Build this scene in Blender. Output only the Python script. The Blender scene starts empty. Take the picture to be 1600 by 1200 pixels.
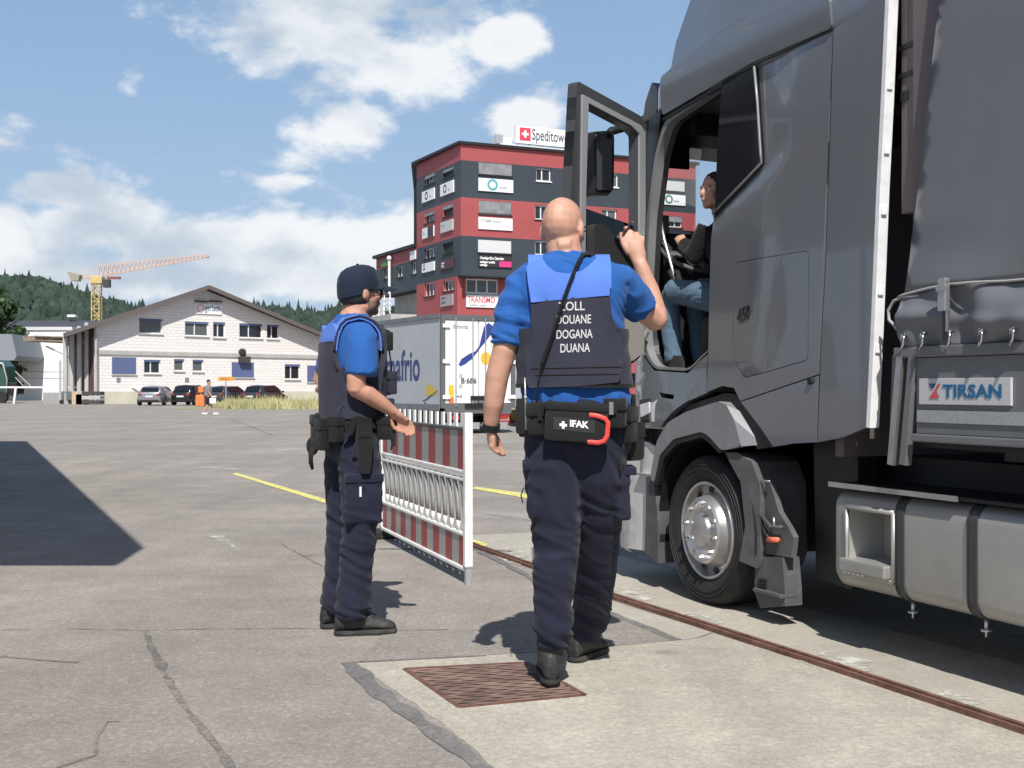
import bpy, bmesh, math, random
import numpy as np
from mathutils import Vector, Matrix, noise
from mathutils.bvhtree import BVHTree
from mathutils.geometry import delaunay_2d_cdt
random.seed(7)
SC = bpy.context.scene
COL = SC.collection
PI = math.pi
# ---------------------------------------------------------------- camera, sky, sun, exposure
F = 1870.0; CZ = 1.17; HY = 608.0            # focal length in photo pixels, eye height, horizon row
cam = bpy.data.cameras.new('camera'); camo = bpy.data.objects.new('camera', cam); COL.objects.link(camo)
camo.location = (0, 0, CZ); camo.rotation_euler = (PI/2, 0, 0)
cam.sensor_width = 36; cam.lens = F/1600*36; cam.shift_y = (HY-600)/1600; cam.clip_end = 6000; cam.clip_start = 0.05
SC.camera = camo
SUN_EL = math.radians(51); SUN_AZ = math.atan2(0.07, -1.0)     # horizontal direction towards the sun (x, y) = (0.07,-1)
sd = Vector((0.07, -1.0, 0)).normalized()*math.cos(SUN_EL) + Vector((0, 0, math.sin(SUN_EL)))
sun = bpy.data.lights.new('sun', 'SUN'); suno = bpy.data.objects.new('sun', sun); COL.objects.link(suno)
sun.energy = 4.7; sun.angle = math.radians(0.55); sun.color = (1.0, 0.965, 0.91)
suno.rotation_euler = sd.to_track_quat('Z', 'Y').to_euler()
world = bpy.data.worlds.new('World'); SC.world = world; world.use_nodes = True
SC.view_settings.view_transform = 'Standard'; SC.view_settings.look = 'None'
SC.view_settings.exposure = 0.30; SC.view_settings.gamma = 1.0; SC.view_settings.use_curve_mapping = False

def make_world():
    nt = world.node_tree; N = nt.nodes; L = nt.links
    for n in list(N): N.remove(n)
    out = N.new('ShaderNodeOutputWorld'); bg = N.new('ShaderNodeBackground')
    sky = N.new('ShaderNodeTexSky'); sky.sky_type = 'NISHITA'; sky.sun_disc = False
    sky.sun_elevation = SUN_EL; sky.sun_rotation = PI + 0.07   # sun behind the camera
    sky.altitude = 300; sky.air_density = 1.0; sky.dust_density = 1.6; sky.ozone_density = 1.2
    tc = N.new('ShaderNodeTexCoord')
    def math_(op, a, b=None, clamp=False):
        m = N.new('ShaderNodeMath'); m.operation = op; m.use_clamp = clamp
        for i, v in enumerate((a, b)):
            if v is None: continue
            if isinstance(v, (int, float)): m.inputs[i].default_value = v
            else: L.new(v, m.inputs[i])
        return m.outputs[0]
    sep = N.new('ShaderNodeSeparateXYZ'); L.new(tc.outputs['Generated'], sep.inputs[0])
    # cloud noise on the direction of view, flattened vertically
    mp = N.new('ShaderNodeMapping'); mp.inputs['Scale'].default_value = (1, 1, 1.7); mp.inputs['Location'].default_value = (3.1, 1.7, 0.4)
    L.new(tc.outputs['Generated'], mp.inputs[0])
    nz = N.new('ShaderNodeTexNoise'); nz.inputs['Scale'].default_value = 5.5; nz.inputs['Detail'].default_value = 9
    nz.inputs['Roughness'].default_value = 0.56; nz.inputs['Distortion'].default_value = 0.25; L.new(mp.outputs[0], nz.inputs[0])
    nf = N.new('ShaderNodeTexNoise'); nf.inputs['Scale'].default_value = 20; nf.inputs['Detail'].default_value = 7; nf.inputs['Roughness'].default_value = .6
    L.new(mp.outputs[0], nf.inputs[0])
    n2 = N.new('ShaderNodeTexNoise'); n2.inputs['Scale'].default_value = 9; n2.inputs['Detail'].default_value = 6
    mp2 = N.new('ShaderNodeMapping'); mp2.inputs['Location'].default_value = (3.1, 1.7, 0.475); mp2.inputs['Scale'].default_value = (1, 1, 1.7)
    L.new(tc.outputs['Generated'], mp2.inputs[0]); L.new(mp2.outputs[0], n2.inputs[0])
    # cumulus banks: a centre direction, a width, a height and a strength each
    BL = [(560, -10, 190, 80, .54), (470, 60, 120, 60, .42), (470, 195, 60, 50, .34), (535, 190, 70, 40, .46), (620, 90, 100, 70, .42), (650, 10, 130, 70, .48), (520, 130, 90, 55, .32),
          (790, 60, 60, 32, .62), (812, 190, 45, 30, .62),
          (205, 125, 24, 30, .30), (90, 300, 75, 34, .72), (150, 345, 130, 40, .70), (20, 390, 150, 80, .66), (330, 385, 170, 45, .76),
          (450, 400, 130, 42, .66), (250, 430, 330, 55, .58), (555, 395, 45, 34, .58), (640, 375, 70, 40, .34), (450, 285, 60, 14, .26), (600, 440, 160, 40, .3),
          (-300, 250, 330, 90, .55), (1900, 260, 320, 90, .5), (-900, 60, 420, 120, .5), (2500, 80, 420, 130, .5)]
    dens = None
    for (px, py, rx, ry, s) in BL:
        d = Vector(((px-800)/F, 1, (HY-py)/F)); l = d.length; d /= l
        rt = Vector((d.y, -d.x, 0)).normalized(); up = rt.cross(d)
        vs = N.new('ShaderNodeVectorMath'); vs.operation = 'NORMALIZE'; L.new(tc.outputs['Generated'], vs.inputs[0])
        def dot(v):
            q = N.new('ShaderNodeVectorMath'); q.operation = 'DOT_PRODUCT'; L.new(vs.outputs[0], q.inputs[0]); q.inputs[1].default_value = v
            return q.outputs['Value']
        a = math_('MULTIPLY', dot(rt), F/rx/l); b = math_('MULTIPLY', dot(up), F/ry/l)
        r2 = math_('ADD', math_('MULTIPLY', a, a), math_('MULTIPLY', b, b))
        g = math_('MULTIPLY', math_('EXPONENT', math_('MULTIPLY', r2, -.85)), s)
        g = math_('MULTIPLY', g, math_('GREATER_THAN', dot(d), 0.0))
        dens = g if dens is None else math_('MAXIMUM', dens, g)
    # scattered cloud behind and beside the camera, none added in front of it
    back = math_('MULTIPLY', math_('SUBTRACT', 0.25, sep.outputs['Y'], True), .9, True)
    dens = math_('MAXIMUM', dens, math_('MULTIPLY', back, .22))
    base = math_('ADD', math_('MULTIPLY', math_('SUBTRACT', nz.outputs[0], .5), 2.3), math_('MULTIPLY', math_('SUBTRACT', nf.outputs[0], .5), 1.0))
    v = math_('SUBTRACT', math_('ADD', base, math_('MULTIPLY', dens, 1.6)), .43)
    mr = N.new('ShaderNodeMapRange'); mr.interpolation_type = 'SMOOTHSTEP'; L.new(v, mr.inputs[0])
    mr.inputs[1].default_value = -.12; mr.inputs[2].default_value = .26; mr.inputs[3].default_value = 0; mr.inputs[4].default_value = .93
    cover = math_('MULTIPLY', mr.outputs[0], math_('MULTIPLY', math_('ADD', sep.outputs['Z'], .02, True), 30, True))
    shade = N.new('ShaderNodeMapRange'); shade.interpolation_type = 'SMOOTHSTEP'
    L.new(math_('ADD', math_('MULTIPLY', math_('SUBTRACT', n2.outputs[0], nz.outputs[0]), 1.3), math_('MULTIPLY', v, .16)), shade.inputs[0])
    shade.inputs[1].default_value = -.10; shade.inputs[2].default_value = .26; shade.inputs[3].default_value = 0; shade.inputs[4].default_value = 1
    ccol = N.new('ShaderNodeMixRGB'); L.new(shade.outputs[0], ccol.inputs[0])
    ccol.inputs[1].default_value = (7.6, 7.75, 7.9, 1); ccol.inputs[2].default_value = (4.3, 5.0, 5.8, 1)
    zr = N.new('ShaderNodeMapRange'); zr.interpolation_type = 'SMOOTHSTEP'; L.new(sep.outputs['Z'], zr.inputs[0]); zr.inputs[1].default_value = .22; zr.inputs[2].default_value = .75; zr.inputs[3].default_value = 0; zr.inputs[4].default_value = 1
    lo = N.new('ShaderNodeMixRGB'); L.new(zr.outputs[0], lo.inputs[0]); lo.inputs[1].default_value = (2.55, 3.95, 6.0, 1); lo.inputs[2].default_value = (.55, 1.15, 2.6, 1)
    hs = N.new('ShaderNodeMixRGB'); hs.inputs[0].default_value = .72; L.new(sky.outputs[0], hs.inputs[1]); L.new(lo.outputs[0], hs.inputs[2])
    # thin veil towards the horizon
    veil = N.new('ShaderNodeMapRange'); L.new(sep.outputs['Z'], veil.inputs[0])
    veil.inputs[1].default_value = .0; veil.inputs[2].default_value = .26; veil.inputs[3].default_value = .5; veil.inputs[4].default_value = .04
    mv = N.new('ShaderNodeMixRGB'); L.new(veil.outputs[0], mv.inputs[0]); L.new(hs.outputs[0], mv.inputs[1]); mv.inputs[2].default_value = (4.5, 5.4, 6.4, 1)
    mx = N.new('ShaderNodeMixRGB'); L.new(cover, mx.inputs[0]); L.new(mv.outputs[0], mx.inputs[1]); L.new(ccol.outputs[0], mx.inputs[2])
    L.new(mx.outputs[0], bg.inputs[0]); bg.inputs[1].default_value = 0.1
    L.new(bg.outputs[0], out.inputs[0])
make_world()

# ---------------------------------------------------------------- photo pixel -> place
def W(px, py, Y): return Vector(((px-800)/F*Y, Y, CZ-(py-HY)/F*Y))
def G(px, py, z=0.0):
    Y = F*(CZ-z)/(py-HY); return Vector(((px-800)/F*Y, Y, z))
class Plane:                                                    # vertical plane through a, heading to b (xy)
    def __init__(s, a, b):
        s.a = Vector((a[0], a[1])); d = Vector((b[0]-a[0], b[1]-a[1])); s.len = d.length; s.d = d/d.length
        s.n = Vector((s.d.y, -s.d.x))                           # the side that faces the camera when d points right
    def sz(s, px, py):
        k = (px-800)/F                                          # X = k*Y
        t = (k*s.a.y-s.a.x)/(s.d.x-k*s.d.y); Y = s.a.y+t*s.d.y
        return t, CZ-(py-HY)/F*Y
    def P(s, t, z, out=0.0):
        q = s.a+s.d*t+s.n*out; return Vector((q.x, q.y, z))

# ---------------------------------------------------------------- materials
MATS = {}
def lin(c): return tuple(((x/255/12.92) if x/255 <= .04045 else ((x/255+.055)/1.055)**2.4) for x in c)
def mat(name, col, rough=.6, metal=0, var=.0, vscale=8, bump=0, bscale=60, coat=0, spec=.5, alpha=None, trans=0, noise_detail=5, dirt=None, dscale=2, weave=0):
    if name in MATS: return MATS[name]
    m = bpy.data.materials.new(name); m.use_nodes = True; nt = m.node_tree; N = nt.nodes; L = nt.links
    b = N['Principled BSDF']; c = tuple(col)+(1,)
    b.inputs['Base Color'].default_value = c; b.inputs['Roughness'].default_value = rough; b.inputs['Metallic'].default_value = metal
    b.inputs['Coat Weight'].default_value = coat; b.inputs['Coat Roughness'].default_value = .04; b.inputs['Specular IOR Level'].default_value = spec
    b.inputs['Transmission Weight'].default_value = trans
    if alpha is not None: b.inputs['Alpha'].default_value = alpha
    tc = N.new('ShaderNodeTexCoord')
    if var or dirt:
        n = N.new('ShaderNodeTexNoise'); n.inputs['Scale'].default_value = vscale; n.inputs['Detail'].default_value = noise_detail; L.new(tc.outputs['Object'], n.inputs[0])
        r = N.new('ShaderNodeMapRange'); L.new(n.outputs[0], r.inputs[0]); r.inputs[1].default_value = .3; r.inputs[2].default_value = .7
        r.inputs[3].default_value = 1-var; r.inputs[4].default_value = 1+var
        mm = N.new('ShaderNodeVectorMath'); mm.operation = 'SCALE'; mm.inputs[0].default_value = col; L.new(r.outputs[0], mm.inputs['Scale'])
        src = mm.outputs[0]
        if dirt:
            d = N.new('ShaderNodeTexNoise'); d.inputs['Scale'].default_value = dscale; d.inputs['Detail'].default_value = 8; d.inputs['Roughness'].default_value = .65; L.new(tc.outputs['Object'], d.inputs[0])
            dr = N.new('ShaderNodeMapRange'); L.new(d.outputs[0], dr.inputs[0]); dr.inputs[1].default_value = .48; dr.inputs[2].default_value = .75; dr.inputs[4].default_value = dirt[3]
            mix = N.new('ShaderNodeMixRGB'); L.new(dr.outputs[0], mix.inputs[0]); L.new(src, mix.inputs[1]); mix.inputs[2].default_value = tuple(dirt[:3])+(1,)
            src = mix.outputs[0]
            rr = N.new('ShaderNodeMapRange'); L.new(dr.outputs[0], rr.inputs[0]); rr.inputs[3].default_value = rough; rr.inputs[4].default_value = min(1, rough+.3); L.new(rr.outputs[0], b.inputs['Roughness'])
        L.new(src, b.inputs['Base Color'])
    if bump or weave:
        n = N.new('ShaderNodeTexNoise'); n.inputs['Scale'].default_value = bscale; n.inputs['Detail'].default_value = 4; L.new(tc.outputs['Object'], n.inputs[0])
        bp = N.new('ShaderNodeBump'); bp.inputs['Strength'].default_value = bump or weave; bp.inputs['Distance'].default_value = .01; L.new(n.outputs[0], bp.inputs['Height'])
        L.new(bp.outputs[0], b.inputs['Normal'])
    MATS[name] = m; return m
def worn(m, amount=.5, scale=14):
    N = m.node_tree.nodes; L = m.node_tree.links; out = [n for n in N if n.type == 'OUTPUT_MATERIAL'][0]; b = N['Principled BSDF']
    tc = N.new('ShaderNodeTexCoord'); n = N.new('ShaderNodeTexNoise'); n.inputs['Scale'].default_value = scale; n.inputs['Detail'].default_value = 9; n.inputs['Roughness'].default_value = .72; L.new(tc.outputs['Object'], n.inputs[0])
    r = N.new('ShaderNodeMapRange'); L.new(n.outputs[0], r.inputs[0]); r.inputs[1].default_value = amount-.08; r.inputs[2].default_value = amount+.08
    t = N.new('ShaderNodeBsdfTransparent'); x = N.new('ShaderNodeMixShader'); L.new(r.outputs[0], x.inputs[0]); L.new(b.outputs[0], x.inputs[1]); L.new(t.outputs[0], x.inputs[2]); L.new(x.outputs[0], out.inputs[0]); return m
def emit_free_glass(name, tint, rough=.02, alpha=.25):
    if name in MATS: return MATS[name]
    m = bpy.data.materials.new(name); m.use_nodes = True; N = m.node_tree.nodes; L = m.node_tree.links
    for n in list(N): N.remove(n)
    o = N.new('ShaderNodeOutputMaterial'); t = N.new('ShaderNodeBsdfTransparent'); t.inputs[0].default_value = tuple(tint)+(1,)
    g = N.new('ShaderNodeBsdfGlossy'); g.inputs['Roughness'].default_value = rough; fr = N.new('ShaderNodeFresnel'); fr.inputs[0].default_value = 1.45
    mx = N.new('ShaderNodeMixShader'); L.new(fr.outputs[0], mx.inputs[0]); L.new(t.outputs[0], mx.inputs[1]); L.new(g.outputs[0], mx.inputs[2]); L.new(mx.outputs[0], o.inputs[0])
    MATS[name] = m; return m

# ---------------------------------------------------------------- mesh helpers
class MB:
    def __init__(s): s.v = []; s.f = []; s.m = []
    def add(s, vs, fs, mi=0):
        o = len(s.v); s.v += [Vector(v) for v in vs]; s.f += [tuple(i+o for i in f) for f in fs]; s.m += [mi]*len(fs); return s
    def box(s, a, b, mi=0, bev=0):
        a, b = [min(x, y) for x, y in zip(a, b)], [max(x, y) for x, y in zip(a, b)]
        if bev <= 0:
            vs = [(x, y, z) for z in (a[2], b[2]) for y in (a[1], b[1]) for x in (a[0], b[0])]
            return s.add(vs, [(0, 2, 3, 1), (4, 5, 7, 6), (0, 1, 5, 4), (2, 6, 7, 3), (0, 4, 6, 2), (1, 3, 7, 5)], mi)
        e = min(bev, *[(y-x)*.49 for x, y in zip(a, b)])
        bm = bmesh.new(); bmesh.ops.create_cube(bm, size=1)
        for v in bm.verts: v.co = Vector([(x+y)/2+c*(y-x) for x, y, c in zip(a, b, v.co)])
        bmesh.ops.bevel(bm, geom=list(bm.edges), offset=e, segments=2, profile=.6, affect='EDGES')
        bm.verts.index_update(); s.add([v.co.copy() for v in bm.verts], [[v.index for v in f.verts] for f in bm.faces], mi); bm.free(); return s
    def obox(s, c, ax, ay, az, mi=0, bev=0):                      # oriented box: centre and three half-axis vectors
        m = MB().box((-1, -1, -1), (1, 1, 1)) if not bev else None
        ax, ay, az, c = Vector(ax), Vector(ay), Vector(az), Vector(c)
        if bev:
            lx, ly, lz = ax.length, ay.length, az.length
            m = MB().box((-lx, -ly, -lz), (lx, ly, lz), 0, bev); ax, ay, az = ax/lx, ay/ly, az/lz
        return s.add([c+ax*v.x+ay*v.y+az*v.z for v in m.v], m.f, mi)
    def bar(s, p, q, w, h=None, mi=0, up=(0, 0, 1), bev=0):
        p, q = Vector(p), Vector(q); d = (q-p); l = d.length
        if l < 1e-6: return s
        d /= l; u = Vector(up)
        if abs(d.dot(u)) > .95: u = Vector((0, 1, 0))
        r = d.cross(u).normalized(); u = r.cross(d); h = h or w
        return s.obox((p+q)/2, d*l/2, r*w/2, u*h/2, mi, bev)
    def tube(s, pts, rad, n=10, mi=0, cap=True, up=None, fl=1.0):
        """swept round or oval tube; rad number, or list of numbers or (a,b) pairs"""
        pts = [Vector(p) for p in pts]; k = len(pts)
        rad = rad if isinstance(rad, (list, tuple)) and len(rad) == k else [rad]*k
        ref = Vector(up) if up else None; rings = []; prev = None
        for i, p in enumerate(pts):
            d = (pts[min(i+1, k-1)]-pts[max(i-1, 0)]).normalized()
            if ref is not None: r = d.cross(ref)
            else: r = prev-d*prev.dot(d) if prev is not None else d.cross(Vector((0, 0, 1)) if abs(d.z) < .9 else Vector((0, 1, 0)))
            r.normalize(); prev = r; u = r.cross(d)
            a, b = rad[i] if isinstance(rad[i], (list, tuple)) else (rad[i], rad[i]*fl)
            rings.append([p+r*a*math.cos(2*PI*j/n)+u*b*math.sin(2*PI*j/n) for j in range(n)])
        return s.loft(rings, mi, cap)
    def loft(s, rings, mi=0, cap=True, closed=True):
        n = len(rings[0]); vs = [v for r in rings for v in r]; fs = []
        for i in range(len(rings)-1):
            for j in range(n if closed else n-1):
                fs.append((i*n+j, i*n+(j+1) % n, (i+1)*n+(j+1) % n, (i+1)*n+j))
        if cap and closed:
            fs.append(tuple(range(n))[::-1]); fs.append(tuple((len(rings)-1)*n+j for j in range(n)))
        return s.add(vs, fs, mi)
    def ellip(s, c, r, mi=0, nu=16, nv=10, rot=None):
        c = Vector(c); vs = []; fs = []
        R = rot or Matrix.Identity(3)
        for i in range(nv+1):
            ph = PI*i/nv
            for j in range(nu):
                th = 2*PI*j/nu; vs.append(c+R@Vector((r[0]*math.sin(ph)*math.cos(th), r[1]*math.sin(ph)*math.sin(th), r[2]*math.cos(ph))))
        for i in range(nv):
            for j in range(nu): fs.append((i*nu+j, (i+1)*nu+j, (i+1)*nu+(j+1) % nu, i*nu+(j+1) % nu))
        return s.add(vs, fs, mi)
    def lathe(s, prof, o, ax, n=32, mi=0):
        """prof [(r,h)], axis ax from o"""
        o = Vector(o); ax = Vector(ax).normalized(); r0 = ax.cross(Vector((0, 0, 1)) if abs(ax.z) < .9 else Vector((1, 0, 0))).normalized(); u0 = ax.cross(r0)
        rings = [[o+ax*h+(r0*math.cos(2*PI*j/n)+u0*math.sin(2*PI*j/n))*max(r, 1e-4) for j in range(n)] for r, h in prof]
        return s.loft(rings, mi, False)
    def lathe_ring(s, prof, o, ax, n=48, mi=0):
        o = Vector(o); ax = Vector(ax).normalized(); r0 = ax.cross(Vector((0, 0, 1))).normalized(); u0 = ax.cross(r0)
        rings = [[o+ax*h+(r0*math.cos(2*PI*j/n)+u0*math.sin(2*PI*j/n))*r for r, h in prof] for j in range(n)]
        return s.loft(rings+[rings[0]], mi, False)
    def prism(s, poly, f0, f1, mi=0):
        """poly of 2-D points; f0,f1 map a 2-D point to 3-D (back, front)"""
        n = len(poly); a = [f0(p) for p in poly]; b = [f1(p) for p in poly]
        fs = [tuple(range(n))[::-1], tuple(range(n, 2*n))]+[(i, (i+1) % n, n+(i+1) % n, n+i) for i in range(n)]
        return s.add(a+b, fs, mi)
    def join(s, o, mi=0):
        k = len(s.v); s.v += o.v; s.f += [tuple(i+k for i in f) for f in o.f]; s.m += [q+mi for q in o.m]; return s
    def mesh(s, name):
        me = bpy.data.meshes.new(name); me.from_pydata([tuple(v) for v in s.v], [], s.f)
        if any(s.m): me.polygons.foreach_set('material_index', s.m)
        return me
XF = {}                                                          # world matrices of things
def fixnormals(me):
    bm = bmesh.new(); bm.from_mesh(me); bmesh.ops.remove_doubles(bm, verts=bm.verts, dist=1e-5); bmesh.ops.recalc_face_normals(bm, faces=bm.faces); bm.to_mesh(me); bm.free()
def obj(name, mb, mats, parent=None, smooth=None, local=False, fix=True, label=None):
    me = mb.mesh(name) if isinstance(mb, MB) else mb
    me.name = name
    if parent is not None and not local:
        M = XF.get(parent.name)
        if M is not None: me.transform(M.inverted())
    if fix: fixnormals(me)
    for m in (mats if isinstance(mats, (list, tuple)) else [mats]): me.materials.append(m)
    o = bpy.data.objects.new(name, me); COL.objects.link(o)
    if parent is not None: o.parent = parent; XF[o.name] = XF.get(parent.name, Matrix.Identity(4))
    if smooth is not None:
        if smooth is True: me.shade_smooth()
        else: me.shade_smooth(); me.set_sharp_from_angle(angle=math.radians(smooth))
    if label: o['label'] = label
    return o
def tag(o, label, cat, group=None):
    o['label'] = label; o['category'] = cat
    if group: o['group'] = group
    return o
def thing(name, label, cat, loc=(0, 0, 0), rotz=0, group=None):
    o = bpy.data.objects.new(name, None); COL.objects.link(o); o.location = loc; o.rotation_euler = (0, 0, rotz); o.empty_display_size = .2
    XF[o.name] = Matrix.Translation(Vector(loc)) @ Matrix.Rotation(rotz, 4, 'Z')
    return tag(o, label, cat, group)
def struct(name, mb, m, smooth=None, kind='structure'):
    o = obj(name, mb, m, None, smooth); o['kind'] = kind; return o
def copy_tree(o, parent=None):
    c = o.copy(); COL.objects.link(c)
    if parent is not None: c.parent = parent
    for ch in list(o.children): copy_tree(ch, c)
    return c
def inside(p, poly):
    x, y = p; r = False; n = len(poly); j = n-1
    for i in range(n):
        xi, yi = poly[i]; xj, yj = poly[j]
        if (yi > y) != (yj > y) and x < (xj-xi)*(y-yi)/(yj-yi)+xi: r = not r
        j = i
    return r
def resample(poly, step):
    out = []
    for i, p in enumerate(poly):
        q = poly[(i+1) % len(poly)]; l = math.dist(p, q); k = max(1, int(l/step))
        for j in range(k): out.append((p[0]+(q[0]-p[0])*j/k, p[1]+(q[1]-p[1])*j/k))
    return out
def rounded(poly, r, n=4):
    out = []; k = len(poly)
    for i in range(k):
        p = Vector(poly[i]); a = Vector(poly[i-1])-p; b = Vector(poly[(i+1) % k])-p; rr = min(r, a.length*.45, b.length*.45)
        a = p+a.normalized()*rr; b = p+b.normalized()*rr
        for j in range(n+1):
            t = j/n; out.append(tuple(a*(1-t)**2+p*2*t*(1-t)+b*t*t))
    return out
def tri_fill(outline, holes=(), step=.06):
    """dense triangulation of a 2-D outline with holes"""
    loops = [resample(outline, step)]+[resample(h, step) for h in holes]
    pts = []; edges = []
    for lp in loops:
        k = len(pts); n = len(lp); pts += [Vector(p) for p in lp]; edges += [(k+i, k+(i+1) % n) for i in range(n)]
    xs = [p[0] for p in outline]; ys = [p[1] for p in outline]
    y = min(ys)+step/2; row = 0
    edge_pts = np.array([tuple(p) for p in pts])
    while y < max(ys):
        x = min(xs)+step*(.5 if row % 2 else 1)
        while x < max(xs):
            if inside((x, y), outline) and not any(inside((x, y), h) for h in holes):
                if np.min((edge_pts[:, 0]-x)**2+(edge_pts[:, 1]-y)**2) > (step*.4)**2: pts.append(Vector((x, y)))
            x += step
        y += step*.87; row += 1
    r = delaunay_2d_cdt(pts, edges, [], 0, 1e-5)
    V = r[0]; Fc = []
    for f in r[2]:
        c = sum((V[i] for i in f), Vector((0, 0)))/len(f)
        if inside(c, outline) and not any(inside(c, h) for h in holes): Fc.append(tuple(f))
    return V, Fc
def shell(V, Fc, front, back, mi=0):
    """front(p)/back(p) map 2-D to 3-D; returns an MB with a closed skin"""
    n = len(V); mb = MB(); a = [front(p) for p in V]; b = [back(p) for p in V]; ec = {}
    for f in Fc:
        for i in range(len(f)):
            e = (f[i], f[(i+1) % len(f)]); ec[e] = 1
    side = [(e[1], e[0], n+e[0], n+e[1]) for e in ec if (e[1], e[0]) not in ec]
    mb.add(a+b, list(Fc)+[tuple(n+i for i in f[::-1]) for f in Fc]+side, mi); return mb
def text_mb(s, size, place, align='CENTER', ext=0.0, bold=0, sx=1.0, spacing=1.0, res=3):
    """lettering as a flat mesh; place(x,y) maps to 3-D"""
    cu = bpy.data.curves.new('lettering', 'FONT'); cu.body = s; cu.size = size; cu.align_x = align; cu.offset = bold; cu.resolution_u = res; cu.space_character = spacing
    o = bpy.data.objects.new('lettering', cu); me = bpy.data.meshes.new_from_object(o)
    mb = MB(); mb.add([place(v.co.x*sx, v.co.y) for v in me.vertices], [tuple(p.vertices) for p in me.polygons])
    bpy.data.objects.remove(o); bpy.data.curves.remove(cu); bpy.data.meshes.remove(me); return mb
def blend(mb, voxel=.008, smooth=4, fac=.5):
    """fuse overlapping closed shapes into one continuous skin"""
    me = mb.mesh('tmp'); fixnormals(me); o = bpy.data.objects.new('tmp', me); COL.objects.link(o)
    r = o.modifiers.new('r', 'REMESH'); r.mode = 'VOXEL'; r.voxel_size = voxel; r.adaptivity = 0
    if smooth: m = o.modifiers.new('s', 'SMOOTH'); m.iterations = smooth; m.factor = fac
    dg = bpy.context.evaluated_depsgraph_get(); out = bpy.data.meshes.new_from_object(o.evaluated_get(dg))
    bpy.data.objects.remove(o); bpy.data.meshes.remove(me); return out
def displace(me, fn):
    n = [v.normal.copy() for v in me.vertices]
    for v, q in zip(me.vertices, n): v.co += q*fn(v.co)
def bvh_of(me): return BVHTree.FromPolygons([v.co.copy() for v in me.vertices], [tuple(p.vertices) for p in me.polygons])
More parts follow.
